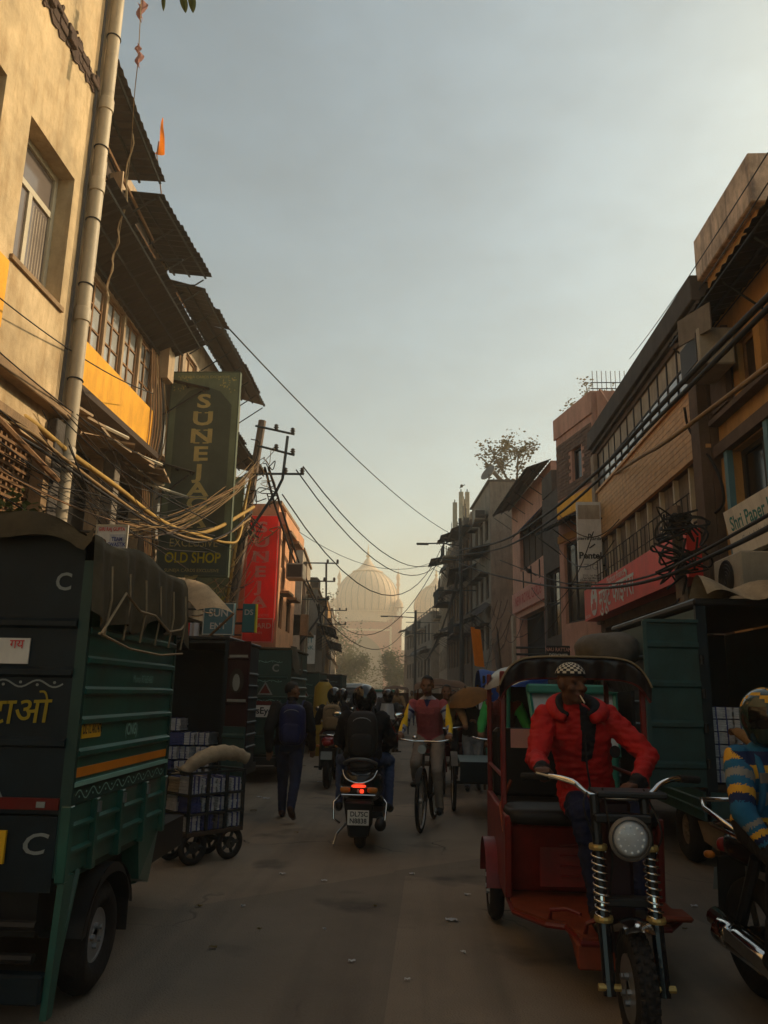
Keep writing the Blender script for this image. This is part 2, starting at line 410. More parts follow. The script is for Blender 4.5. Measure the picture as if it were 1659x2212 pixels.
def tag(o, label, cat, group=None, kind=None):
    if label: o['label'] = label
    if cat: o['category'] = cat
    if group: o['group'] = group
    if kind: o['kind'] = kind
    return o
def thing(name, label, cat, loc=(0,0,0), rz=0.0, group=None, world=False):
    o = bpy.data.objects.new(name, None); COL.objects.link(o); o.empty_display_size = .2
    o.location = Vector(loc); o.rotation_euler.z = rz; tag(o, label, cat, group)
    if world: WR.add(o.name)
    return o
def structure(o): o['kind'] = 'structure'; return o
def copy_tree(o, parent=None):
    c = o.copy(); COL.objects.link(c)
    if parent is not None: c.parent = parent
    for ch in list(o.children): copy_tree(ch, c)
    return c

_tc = {}
def text(body, size, m, parent, o, right, up, name='lettering', bold=0.0, ex=.002, align='CENTER', sx=1.0, shear=0.0):
    key = (body, bold, align, shear)
    if key not in _tc:
        cu = bpy.data.curves.new('t', 'FONT'); cu.body = body; cu.size = 1; cu.align_x = align; cu.align_y = 'CENTER'
        cu.offset = bold; cu.shear = shear; cu.resolution_u = 3
        ob = bpy.data.objects.new('t', cu); COL.objects.link(ob)
        dg = bpy.context.evaluated_depsgraph_get()
        me = bpy.data.meshes.new_from_object(ob.evaluated_get(dg))
        _tc[key] = ([v.co.copy() for v in me.vertices], [tuple(p.vertices) for p in me.polygons])
        bpy.data.objects.remove(ob); bpy.data.curves.remove(cu); bpy.data.meshes.remove(me)
    vs_, fs = _tc[key]
    o, right, up = Vector(o), Vector(right).normalized(), Vector(up).normalized(); n = right.cross(up)
    b = MB(); b.add([o + right*(v.x*size*sx) + up*(v.y*size) + n*ex for v in vs_], fs)
    return b.build(name, m, parent)
def ribbon(pts, wd, m, parent, nrm, name='painted_line'):
    """thin painted stroke along pts, lying on a surface with normal nrm"""
    b = MB(); pts = [Vector(p) for p in pts]; nrm = Vector(nrm).normalized(); L_ = []; R_ = []
    for i, p in enumerate(pts):
        t = (pts[min(i+1, len(pts)-1)] - pts[max(i-1, 0)]).normalized(); sd = t.cross(nrm)*wd/2
        L_.append(p+sd); R_.append(p-sd)
    k = len(pts); b.add(L_+R_, [(i, i+1, k+i+1, k+i) for i in range(k-1)])
    return b.build(name, m, parent)
def spline(pts, k=6):
    pts = [Vector(p) for p in pts]; out = []
    q = [pts[0]*2-pts[1]] + pts + [pts[-1]*2-pts[-2]]
    for i in range(1, len(q)-2):
        a, b, c, d = q[i-1:i+3]
        for j in range(k):
            t = j/k
            out.append(.5*((2*b) + (c-a)*t + (2*a-5*b+4*c-d)*t*t + (3*b-a-3*c+d)*t**3))
    out.append(pts[-1]); return out
def sag(a, b, drop, k=14):
    a, b = Vector(a), Vector(b)
    return [a.lerp(b, i/k) - Vector((0, 0, drop*4*(i/k)*(1-i/k))) for i in range(k+1)]

class Fac:
    """a facade plane running along the street; d is metres out of the wall towards the street"""
    def __init__(s, side, X, slope=0.0, Yref=0.0): s.sd = 1 if side == 'L' else -1; s.X = X; s.k = slope; s.Y = Yref
    def x(s, y, d=0.0): return s.X + s.k*(y - s.Y) + s.sd*d
    def pt(s, y, z, d=0.0): return Vector((s.x(y, d), y, z))
    def P(s, px, py, d=0.0):
        if not s.k: p = at(px, py, X=s.X+s.sd*d); return p.y, p.z
        y = s.Y+1
        for _ in range(30): p = at(px, py, X=s.x(y, d)); y = .5*y+.5*p.y
        return p.y, p.z
    def rect(s, a, b, d=0.0):
        (y0, z0), (y1, z1) = s.P(*a, d), s.P(*b, d)
        return min(y0,y1), max(y0,y1), min(z0,z1), max(z0,z1)
    def box(s, mb, y0, y1, z0, z1, d0, d1):
        return mb.hexa([s.pt(y0,z0,d0), s.pt(y0,z0,d1), s.pt(y1,z0,d1), s.pt(y1,z0,d0)],
                       [s.pt(y0,z1,d0), s.pt(y0,z1,d1), s.pt(y1,z1,d1), s.pt(y1,z1,d0)])
    def root(s, name, label, cat, y, group=None, z=0.0):
        return thing(name, label, cat, (s.x(y), y, z), 0, group, world=True)
    def wall(s, parent, m, y0, y1, z0, z1, holes=(), depth=.25, thick=6.0, name='wall', d=0.0, cap=True):
        ys = sorted({y0, y1} | {min(max(v, y0), y1) for h in holes for v in h[:2]})
        zs = sorted({z0, z1} | {min(max(v, z0), z1) for h in holes for v in h[2:4]})
        b = MB()
        for i in range(len(ys)-1):
            for j in range(len(zs)-1):
                yc, zc = (ys[i]+ys[i+1])/2, (zs[j]+zs[j+1])/2
                if any(h[0] < yc < h[1] and h[2] < zc < h[3] for h in holes): continue
                b.add([s.pt(ys[i],zs[j],d), s.pt(ys[i+1],zs[j],d), s.pt(ys[i+1],zs[j+1],d), s.pt(ys[i],zs[j+1],d)], [(0,1,2,3)])
        for h in holes:
            q = [(h[0],h[2]),(h[1],h[2]),(h[1],h[3]),(h[0],h[3])]
            for k in range(4):
                a, c = q[k], q[(k+1) % 4]
                b.add([s.pt(*a,d), s.pt(*c,d), s.pt(*c,d-depth), s.pt(*a,d-depth)], [(0,1,2,3)])
        if cap:
            for yy in (y0, y1): b.add([s.pt(yy,z0,d), s.pt(yy,z1,d), s.pt(yy,z1,d-thick), s.pt(yy,z0,d-thick)], [(0,1,2,3)])
            b.add([s.pt(y0,z1,d), s.pt(y1,z1,d), s.pt(y1,z1,d-thick), s.pt(y0,z1,d-thick)], [(0,1,2,3)])
        o = b.build(name, m, parent)
        if holes:
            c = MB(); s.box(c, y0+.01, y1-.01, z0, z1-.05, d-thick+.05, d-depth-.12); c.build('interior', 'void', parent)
        return o
    def window(s, parent, h, d=-.12, fr='frame_cream', gl='glass_dim', nx=2, nz=1, t=.06, top=0.0, open_=None):
        """frame with its panes as sub-parts; top = height share of a fixed light above"""
        y0, y1, z0, z1 = h; b = MB(); zt = z1 - (z1-z0)*top
        for (a, c, e, f) in [(y0,y0+t,z0,z1),(y1-t,y1,z0,z1),(y0+t,y1-t,z0,z0+t),(y0+t,y1-t,z1-t,z1)]: s.box(b, a, c, e, f, d-.05, d)
        if top: s.box(b, y0+t, y1-t, zt-t/2, zt+t/2, d-.05, d-.003)
        for i in range(1, nx): yy = y0+(y1-y0)*i/nx; s.box(b, yy-t/2, yy+t/2, z0+t, (zt-t/2 if top else z1-t), d-.05, d-.005)
        for j in range(1, nz): zz = z0+(zt-z0)*j/nz; s.box(b, y0+t, y1-t, zz-t/3, zz+t/3, d-.05, d-.008)
        f = b.build('window', fr, parent)
        for i in range(nx):
            for j in range(nz):
                p = MB(); a, c = y0+(y1-y0)*i/nx, y0+(y1-y0)*(i+1)/nx; e, g = z0+(zt-z0)*j/nz, z0+(zt-z0)*(j+1)/nz
                s.box(p, a+.02, c-.02, e+.02, g-.02, d-.04, d-.03); p.build('pane', gl, f)
        if top: p = MB(); s.box(p, y0+.02, y1-.02, zt+.02, z1-.02, d-.04, d-.03); p.build('pane', gl, f)
        return f
    def part(s, name, m, parent, y0, y1, z0, z1, d0, d1, bevel=0):
        b = MB(); s.box(b, y0, y1, z0, z1, d0, d1); return b.build(name, m, parent, bevel=bevel)
# ================================================================== ground
b = MB(); b.add([(-260,-40,0),(260,-40,0),(260,900,0),(-260,900,0)], [(0,1,2,3)]); structure(b.build('street', 'asphalt'))
for nm, xa, xb in (('pavement_left', -5.6, -4.25), ('pavement_right', 4.15, 5.6)):
    b = MB(); b.bx(xa, xb, -6, 30, 0, .13); structure(b.build(nm, 'concrete_dark', bevel=.01))

def awning(root, F, ya, yb, za, zb, d0, d1, n, m='sheet', rise=.0, amp=.018, waves=5, bracket=True, lap=.02):
    for i in range(n):
        a, c = ya+(yb-ya)*i/n-lap, ya+(yb-ya)*(i+1)/n+lap
        z0, z1 = za+(zb-za)*i/n, za+(zb-za)*(i+1)/n; o = rng.uniform(-.012, .012); e = rng.uniform(-.05, .05)
        q = MB().corr(F.pt(a, z0+o+.004*(i % 2), d1+e), F.pt(c, z1+o+.004*(i % 2), d1+e), F.pt(a, z0+rise+o+.004*(i%2), d0), F.pt(c, z1+rise+o+.004*(i%2), d0), waves, amp)
        q.build('roof_sheet', m, root)
    for t in (.12, .5, .9):
        d = d0+(d1-d0)*t
        MB().tube([F.pt(ya, za+rise*(1-t)-.045, d), F.pt(yb, zb+rise*(1-t)-.045, d)], .022, 5).build('purlin', 'iron', root)
    if bracket:
        for i in range(n+1):
            y = ya+(yb-ya)*i/n; z = za+(zb-za)*i/n
            MB().tube([F.pt(y, z-.55, d0), F.pt(y, z-.07, d0+(d1-d0)*.85)], .016, 5).build('bracket', 'iron', root)

# ================================================================== cream plaster building, left
F1 = Fac('L', -4.3)
r = F1.root('plaster_building', 'tall cream plaster building with streaked wall and drain pipe', 'building', 3)
wA = (7.27, 8.38, 5.88, 7.58); wB = (5.3, 6.74, 5.88, 7.62)
jy0, jy1, jz0, jz1 = 6.2, 8.35, 3.15, 4.15
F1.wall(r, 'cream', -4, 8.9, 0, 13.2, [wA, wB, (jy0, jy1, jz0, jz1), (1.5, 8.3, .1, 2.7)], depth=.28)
for h in (wA, wB):
    f = F1.window(r, h, d=-.2, nx=2, top=.32, t=.075)
    F1.part('window_sill', 'cream_trim', r, h[0]-.05, h[1]+.05, h[2]-.06, h[2]-.004, -.15, .035)
    q = MB()
    for k in range(7):
        y = h[0]+.62+k*.06; q.tube([F1.pt(y, h[2]+.1, -.245), F1.pt(y+.01, (h[2]*.35+h[3]*.65)-.05, -.245)], .02, 5)
    q.build('curtain', 'pale_wall', f)
for k in range(15):                     # rough scar left by the ledge
    y = 5.85+k*.187; z = 9.0+rng.uniform(-.03,.02); n_ = 7; c_ = V(0, y+.1, z+.11)
    q = MB(); q.prism([(math.cos(2*math.pi*i/n_)*rng.uniform(.10,.155), math.sin(2*math.pi*i/n_)*rng.uniform(.10,.19)) for i in range(n_)], (F1.X+.004+.003*(k % 3), c_.y, c_.z), (0,1,0), (0,0,1), .012); q.build('ledge_scar', 'brick_dark', r)
# torn-off ledge: broken courses of brick left standing in the wall
lz = 9.05
for row in range(2):
    y = 5.9
    while y < 8.62:
        L_ = rng.uniform(.15, .24)
        if rng.random() > .1:
            pr = rng.uniform(.02, .09)
            q = MB(); F1.box(q, y, min(y+L_-.015, 8.66), lz+row*.11+rng.uniform(-.02,.02), lz+row*.11+rng.uniform(.08,.11), -.05, pr)
            q.build('brick', 'brick_dark', r, bevel=.008)
        y += L_
q = MB()
for k in range(46):
    y = rng.uniform(5.9, 8.62); z = lz+rng.uniform(-.10, .30); s_ = rng.uniform(.03, .09)
    F1.box(q, y, y+s_, z, z+s_*.8, -.02, .012+rng.random()*.02)
o = q.build('plaster_chip', 'brick_dark', r); o['kind'] = 'stuff'
F1.part('ledge', 'cream_trim', r, -3.9, 8.66, 4.56, 4.68, 0, .16, .01)
F1.part('ledge', 'cream_trim', r, -3.9, 8.66, 3.02, 3.11, 0, .22, .01)
F1.part('lower_band', 'cream_trim', r, -3.9, 8.4, 4.2, 4.3, 0, .05, .006)
# lattice screen
q = MB(); n = 20
for i in range(n): y = jy0+(jy1-jy0)*(i+.5)/n; F1.box(q, y-.018, y+.018, jz0, jz1, -.12, -.08)
for j in range(12): z = jz0+(jz1-jz0)*(j+.5)/12; F1.box(q, jy0, jy1, z-.016, z+.016, -.105, -.065)
q.build('lattice', 'wood', r)
for y in (6.2, 8.36): F1.part('post', 'cream_trim', r, y-.08, y+.08, 3.11, 4.2, -.05, .10)
MB().tube([F1.pt(6.2, 4.24, .13), F1.pt(8.5, 3.78, .16)], .035, 6).build('timber_beam', 'wood', r)
for k in range(9):                      # slatted yellow shutter below the lattice
    z = 2.62+k*.058; F1.part('shutter_slat', 'beige_board', r, 5.4, 7.9, z, z+.05, .02, .045)
F1.part('roller_shutter', 'sheet_dark', r, 1.52, 8.28, .12, 2.55, -.24, -.2)
F1.part('column', 'concrete_dark', r, 8.42, 8.64, .13, 4.5, .004, .12, .01)
F1.part('orange_panel', 'yellow_paint', r, 6.2, 7.14, 5.0, 5.74, .01, .06, .005)['label'] = 'orange-brown board fixed beside the window'
# soil pipe with clamps and sockets
pp = MB(); py = 8.76; pd = .11
pp.cyl(F1.pt(py, 2.9, pd), F1.pt(py, 13.1, pd), .082, n=16, caps=False)
dp = pp.build('drain_pipe', 'pipe', r, smooth=True)
for z in (4.15, 5.95, 7.75, 8.95, 10.9, 12.2): MB().lathe([(.083,-.09),(.096,-.08),(.096,.08),(.088,.1)], F1.pt(py, z, pd), n=16).build('pipe_socket', 'pipe', dp, smooth='auto')
for z in (5.1, 6.35, 7.25, 8.3, 10.0, 11.6):
    MB().torus(F1.pt(py, z, pd), (0,.1,1), .088, .010, 16, 5).build('pipe_clamp', 'iron', dp)
MB().tube([F1.pt(py-.02, 2.95, pd), F1.pt(py-.02, 2.75, pd+.04), F1.pt(py+.1, 2.55, pd+.16), F1.pt(py+.12, 2.3, pd+.18)], .09, 10).build('pipe_elbow', 'pipe', dp, smooth=True)
MB().tube([F1.pt(py+.13, 3.0, pd), F1.pt(py+.13, 8.2, pd+.02)], .016, 5).build('thin_conduit', 'frame_cream', dp)
for k in range(3):
    MB().tube([F1.pt(py-.14-.03*k, 3.4, .03), F1.pt(py-.13-.03*k, 7, .04), F1.pt(py-.15-.02*k, 12.5, .03)], .008, 4).build('wall_cable', 'wire_black', r)

# ================================================================== timber fronted house behind it
F2 = Fac('L', -5.1)
r = F2.root('timber_house', 'timber fronted house with yellow apron wall and dark sheet awnings', 'house', 12)
w2 = [(10.75+.78*i, 10.75+.78*i+.7, 6.56, 7.72) for i in range(4)]
w3 = [(10.6+.9*i, 10.6+.9*i+.72, 8.35, 9.3) for i in range(4)]
sh = [(10.3, 11.9, 3.7, 5.05), (12.2, 13.7, 3.7, 5.05), (9.4, 13.8, .2, 3.2)]
F2.wall(r, 'beige_board', 8.95, 14.05, 0, 10.1, w2+w3+sh, depth=.2)
for h in w2: F2.window(r, h, d=-.05, fr='wood', gl='glass_sky', nx=2, nz=3, t=.045)
for h in w3: F2.window(r, h, d=-.05, fr='wood', gl='beige_board', nx=2, nz=2, t=.05)
F2.part('apron_wall', 'yellow_paint', r, 10.2, 13.55, 5.68, 6.46, .006, .16, .01)
F2.part('apron_ledge', 'wood_dark', r, 10.2, 13.6, 5.56, 5.66, 0, .3)
for k in range(9):                       # broken timber ledge
    y = 9.6+k*.47; z = 5.24+rng.uniform(-.05,.05); t = rng.uniform(-.05,.07)
    q = MB(); q.slab(F2.pt(y, z, .02), F2.pt(y+.5, z+t, .02), F2.pt(y+.5, z+t-.1, .55+rng.uniform(-.1,.12)), F2.pt(y, z-.1, .55+rng.uniform(-.1,.12)), .03)
    q.build('ledge_plank', 'beige_board', r)
for y, z, a in ((10.6,5.35,.5), (11.9,5.3,.62), (12.7,5.15,.4), (13.2,5.05,.7)):
    MB().tube([F2.pt(y, z, .1), F2.pt(y+1.0, z-.05, a)], .028, 5).build('loose_pole', 'frame_cream', r)
F2.part('column', 'concrete', r, 11.95, 12.17, .13, 5.2, .004, .2, .01)
F2.part('column', 'concrete', r, 13.74, 13.98, .13, 5.5, .004, .16, .01)
F2.part('signboard', 'beige_board', r, 10.3, 11.9, 3.25, 3.62, .05, .1, .004)
F2.part('signboard', 'wood', r, 12.3, 13.7, 3.2, 3.5, .05, .1, .004)
awning(r, F2, 8.5, 11.45, 10.25, 9.75, -.1, .78, 4, rise=.06, bracket=False)
MB().slab(F2.pt(9.2, 9.45, .25), F2.pt(12.3, 9.2, .25), F2.pt(12.3, 8.9, .3), F2.pt(9.2, 9.12, .3), .03).build('fascia_board', 'wood_dark', r)
MB().tube([F2.pt(9.2, 9.5, .34), F2.pt(12.3, 9.16, .34)], .03, 6).build('rail', 'wood', r)
awning(r, F2, 11.3, 14.2, 9.40, 9.55, 0, .82, 3, 'sheet_dark', rise=.10)
awning(r, F2, 9.3, 14.1, 8.25, 8.05, 0, .85, 5, 'sheet_dark', rise=-.38, bracket=False)
F2.part('balcony_slab', 'wood_dark', r, 9.2, 14.0, 8.14, 8.24, .02, .3)
for k in range(16):
    MB().tube([F2.pt(11.3+k*.17, 8.24, .45), F2.pt(11.3+k*.17, 8.75, .45)], .010, 4).build('baluster', 'iron', r)
MB().tube([F2.pt(11.2, 8.76, .45), F2.pt(13.95, 8.76, .45)], .014, 4).build('handrail', 'wood', r)
for y, z in ((12.2, 8.75), (13.0, 8.7)): MB().tube([F2.pt(y, z, .3), F2.pt(y+.02, z, .92)], .025, 5).build('drain_spout', 'iron', r)
a = MB(); F2.box(a, 11.0, 11.55, 8.3, 8.72, .08, .42); ac = a.build('cooler_box', 'sign_white', r, bevel=.02)
for k in range(5): F2.part('grille_slat', 'grey_wall', ac, 11.05, 11.5, 8.36+k*.065, 8.385+k*.065, .42, .43)
q = MB()                                  # open wooden shutter leaf
q.slab(F2.pt(10.55, 8.35, .02), F2.pt(10.45, 8.35, .5), F2.pt(10.45, 9.2, .5), F2.pt(10.55, 9.2, .02), .03); q.build('shutter_leaf', 'beige_board', r)
for k in range(7):
    y = 13.3+k*.09
    MB().tube(spline([F2.pt(y, 7.6, .12), F2.pt(y+.05, 6.2, .18+.02*k), F2.pt(y-.1, 5.0, .2), F2.pt(y+.1, 3.6, .3)], 5), .012, 4).build('hanging_cable', rng.choice(['wire_tan','wire_black','wood']), r)

# ================================================================== boarded house with tiers of awnings
F3 = Fac('L', -5.0)
r = F3.root('boarded_house', 'boarded house with three tiers of corrugated awnings on brackets', 'house', 17)
hh = []
for z0, z1 in ((7.55, 8.45), (5.9, 6.9), (4.3, 5.2)):
    hh += [(14.35+.98*i, 14.35+.98*i+.8, z0, z1) for i in range(6)]
F3.wall(r, 'tan_wall', 14.1, 20.3, 0, 9.1, hh+[(14.5, 20.0, .2, 3.0)], depth=.2)
for i, h in enumerate(hh): F3.window(r, h, d=-.05, fr='wood', gl=('glass_sky','beige_board','glass_black')[i % 3], nx=2, nz=1, t=.05)
for z in (7.35, 5.7, 4.1): F3.part('floor_rail', 'wood', r, 14.15, 20.25, z, z+.09, .004, .1)
awning(r, F3, 13.75, 20.0, 9.05, 9.0, 0, .8, 7, 'sheet', rise=.22)
awning(r, F3, 14.2, 20.2, 7.18, 7.1, 0, .85, 7, 'sheet', rise=.2)
awning(r, F3, 14.2, 20.2, 5.5, 5.4, 0, .7, 6, 'sheet_pale', rise=.2)
F3.part('gable_panel', 'beige_board', r, 13.72, 14.06, 7.2, 9.0, .01, .2)

# ================================================================== hanging sign boards, left
def sign(name, label, Y, px0, px1, py0, py1, m, t=.12, back=None, frame=None):
    a, c = at(px0, py0, Y=Y), at(px1, py1, Y=Y)
    x0, x1, z0, z1 = min(a.x, c.x), max(a.x, c.x), min(a.z, c.z), max(a.z, c.z)
    r_ = thing(name, label, 'sign', ((x0+x1)/2, Y, z0), 0, None, world=True)
    MB().bx(x0, x1, Y, Y+t, z0, z1).build('panel', m, r_, bevel=.006)
    if frame:
        for (a_, b_, c_, d_) in ((x0, x0+.02, z0, z1), (x1-.02, x1, z0, z1), (x0+.02, x1-.02, z0, z0+.02), (x0+.02, x1-.02, z1-.02, z1)):
            MB().bx(a_, b_, Y-.012, Y-.002, c_, d_).build('frame', frame, r_)
    for z in (z0+.3*(z1-z0), z0+.8*(z1-z0)):
        MB().tube([(x0-.5, Y+t/2, z), (x0+.02, Y+t/2, z)], .02, 5).build('mounting_arm', 'iron', r_)
    return r_, x0, x1, z0, z1
def slabletter(ch, size, m, parent, x, y, z):
    """one capital with slab serifs"""
    o = text(ch, size, m, parent, (x, y, z), (1,0,0), (0,0,1), bold=.03, sx=1.55)
    w_ = size*.32; q = MB(); t = size*.055
    for sx, sz in {'U': ((-.8,1),(.8,1)), 'N': ((-.8,1),(.8,-1),(-.8,-1),(.8,1)), 'A': ((-.9,-1),(.9,-1)), 'E': ((-.6,1),(-.6,-1)), 'R': ((-.6,-1),(.8,-1),(-.6,1)), 'D': ((-.6,1),(-.6,-1)), 'I': ((0,1),(0,-1))}.get(ch, ()):
        cx_, cz_ = x+sx*w_*.9, z+sz*size*.335
        q.bx(cx_-size*.15, cx_+size*.15, y-.003, y-.002, cz_-t/2, cz_+t/2)
    if q.v: q.build('serif', m, o)
s1, x0, x1, z0, z1 = sign('hanging_sign', 'tall dark green vertical shop sign with a column of gold letters', 14.3, 372, 492, 803, 1247, 'sign_green', frame='sign_green_dark')
W_, H_ = x1-x0, z1-z0; xc = (x0+x1)/2
q = MB(); q.prism([(x0+.1*W_,z1-.94*H_*.0-.86*H_), (x1-.1*W_,z1-.86*H_), (x1-.1*W_,z1-.17*H_), (xc+.22*W_,z1-.10*H_), (xc,z1-.075*H_), (xc-.22*W_,z1-.10*H_), (x0+.1*W_,z1-.17*H_)], (0,14.3-.004,0), (1,0,0), (0,0,1), .002)
q.build('arch_field', 'sign_green_dark', s1)
for i, ch in enumerate('SUNEJA'): slabletter(ch, .385, 'sign_gold', s1, xc, 14.29, z1-.155*H_-i*.0875*H_)
for i, ch in enumerate('CARDS'): slabletter(ch, .37, 'sign_gold', s1, xc, 14.29, z1-.135*H_-(6.2+i*.95)*.0845*H_*1.0)
MB().bx(x0+.03, x1-.03, 14.282, 14.287, z0+.03, z0+.19*H_).build('lower_panel', 'sign_green_dark', s1)
text('EXCLUSIVE', .22, 'sign_gold', s1, (xc, 14.278, z0+.155*H_), (1,0,0), (0,0,1), sx=.85)
text('OLD SHOP', .27, 'sign_yellow', s1, (xc, 14.278, z0+.085*H_), (1,0,0), (0,0,1), bold=.02, sx=.80)
text('SUNEJA CARDS EXCLUSIVE', .085, 'sign_gold', s1, (xc, 14.278, z0+.028*H_), (1,0,0), (0,0,1))
text('SUNEJA CARDS EXCLUSIVE', .08, 'sign_gold', s1, (xc, 14.28, z1-.03*H_), (1,0,0), (0,0,1))
q = MB()
for sgn in (-1, 1):
    for k in range(34):
        u_ = rng.random(); v_ = rng.random()*(1-u_*.6)
        px_, pz_ = xc+sgn*(W_/2-.04-u_*.38), z1-.10-v_*.42
        q.lathe([(.012,0),(.012,.001)], (px_, 14.296, pz_), (0,-1,0), 6)
q.build('floral_print', 'sign_gold', s1)
s2, x0, x1, z0, z1 = sign('hanging_sign', 'smaller green sign half hidden behind the tall green one', 17.2, 440, 511, 1030, 1312, 'sign_green', frame='sign_green_dark')
xc = (x0+x1)/2; W_, H_ = x1-x0, z1-z0
for i, ch in enumerate('SUNEJA CARDS'):
    if ch != ' ': slabletter(ch, .2, 'sign_gold', s2, xc+.02, 17.19, z1-.2-i*.185)
text('EXCLUSIVE', .15, 'sign_gold', s2, (xc, 17.19, z0+.36), (1,0,0), (0,0,1), sx=.85)
text('OLD SHOP', .17, 'sign_yellow', s2, (xc, 17.19, z0+.17), (1,0,0), (0,0,1), bold=.02, sx=.85)
s3, x0, x1, z0, z1 = sign('hanging_sign', 'tall red vertical shop sign with pale letters', 20.6, 537, 592, 1113, 1338, 'sign_red', frame='sign_pinkprint')
xc = (x0+x1)/2; H_ = z1-z0
for i, ch in enumerate('SUNEJA'): slabletter(ch, .40, 'sign_pinkprint', s3, xc-.02, 20.59, z1-.34-i*.40)
text('INVITATIONS', .09, 'sign_pinkprint', s3, (xc, 20.59, z0+.1), (1,0,0), (0,0,1))
s4, x0, x1, z0, z1 = sign('hanging_sign', 'square red sign board hung below the tall red one', 20.5, 524, 588, 1335, 1388, 'sign_red', frame='sign_pinkprint')
xc = (x0+x1)/2
text('CARD', .19, 'sign_pinkprint', s4, (xc+.1, 20.49, z1-.2), (1,0,0), (0,0,1), bold=.015)
text('PRINTS', .08, 'sign_pinkprint', s4, (xc, 20.49, z1-.38), (1,0,0), (0,0,1))
s5, x0, x1, z0, z1 = sign('shop_sign', 'dull blue board with white letters beside the leaning pole', 15.2, 441, 503, 1302, 1372, 'sign_blue', frame='sign_white')
text('SUN', .2, 'sign_white', s5, ((x0+x1)/2, 15.19, z1-.2), (1,0,0), (0,0,1), bold=.02)
text('ENT', .17, 'sign_white', s5, ((x0+x1)/2, 15.19, z1-.45), (1,0,0), (0,0,1), bold=.02)
s6, x0, x1, z0, z1 = sign('shop_sign', 'narrow teal light box sign with a yellow edge', 17.6, 525, 549, 1304, 1366, 'ink_teal')
text('DS', .17, 'sign_white', s6, ((x0+x1)/2, 17.59, (z0+z1)/2+.12), (1,0,0), (0,0,1), bold=.02)
MB().bx(x1, x1+.03, 17.58, 17.74, z0, z1).build('edge_strip', 'sign_yellow', s6)
s7, x0, x1, z0, z1 = sign('poster_board', 'white campaign poster with red and blue lettering above the tarpaulin', 9.2, 209, 271, 1133, 1213, 'sign_white', t=.02, frame='frame_cream')
xc = (x0+x1)/2
text('GIRI RAJ GUPTA', .058, 'ink_red', s7, (xc, 9.187, z1-.06), (1,0,0), (0,0,1), bold=.03, sx=.78)
MB().bx(xc-.02, x1-.03, 9.19, 9.197, z1-.31, z1-.12).build('text_panel', 'paper', s7)
text('TEAM\nSWASTIK', .066, 'ink_blue', s7, (xc+.075, 9.185, z1-.215), (1,0,0), (0,0,1), bold=.025, sx=.8)
q = MB(); q.lathe([(.045,0),(.045,.004)], (xc-.10, 9.192, z1-.22), (0,-1,0), 14); q.build('portrait_print', 'skin', s7)
q = MB(); q.prism([(-.07,0),(.07,0),(.05,.10),(-.05,.10)], (xc-.10, 9.194, z0+.03), (1,0,0), (0,0,1), .003); q.build('portrait_print', 'denim', s7)
text('VOTE', .06, 'ink_red', s7, (xc+.03, 9.187, z0+.07), (1,0,0), (0,0,1), bold=.03)

# ================================================================== buildings further down, left side
def plain(name, label, F, y0, y1, H, m, wins, fr='wood', gl='glass_black', nx=2, nz=1, end=None, z_par=None, thick=6, trim='cream_trim'):
    r_ = F.root(name, label, 'building', (y0+y1)/2)
    F.wall(r_, m, y0, y1, 0, H, wins, depth=.18, thick=thick)
    for h in wins:
        F.window(r_, h, d=-.06, fr=fr, gl=gl, nx=nx, nz=nz, t=.05)
        F.part('window_hood', trim, r_, h[0]-.1, h[1]+.1, h[3]+.03, h[3]+.10, .003, .3)
    F.part('parapet', trim, r_, y0-.02, y1+.02, H, H+.09, -.3, .07)
    return r_
def endwin(r_, F, y, d0, d1, z0, z1, m='glass_black', fr='frame_dark', nx=2, nz=1):
    """window in the end wall that faces back down the street (at local y)"""
    xa, xb = sorted((F.x(y, d0), F.x(y, d1))); t = .05
    q = MB()
    for (a, c, e, f) in ((xa, xa+t, z0, z1), (xb-t, xb, z0, z1), (xa+t, xb-t, z0, z0+t), (xa+t, xb-t, z1-t, z1)): q.bx(a, c, y-.04, y-.004, e, f)
    for i in range(1, nx): x = xa+(xb-xa)*i/nx; q.bx(x-.02, x+.02, y-.038, y-.005, z0+t, z1-t)
    for j in range(1, nz): z = z0+(z1-z0)*j/nz; q.bx(xa+t, xb-t, y-.036, y-.006, z-.02, z+.02)
    f = q.build('window', fr, r_)
    for i in range(nx):
        for j in range(nz):
            MB().bx(xa+(xb-xa)*i/nx+.03, xa+(xb-xa)*(i+1)/nx-.03, y-.02, y-.01, z0+(z1-z0)*j/nz+.03, z0+(z1-z0)*(j+1)/nz-.03).build('pane', m, f)
def ac_unit(r_, c, d=(.7, .45, .5), face='x'):
    q = MB(); q.box(c, d); o = q.build('air_conditioner', 'ac_paint', r_, bevel=.02)
    q = MB(); c = Vector(c)
    if face == 'y':
        q.box(c+Vector((0,-d[1]/2-.006,0)), (d[0]*.84, .01, d[2]*.78))
    else: q.box(c+Vector((-d[0]/2-.006,0,0)), (.01, d[1]*.84, d[2]*.78))
    q.build('grille', 'frame_dark', o)
    return o

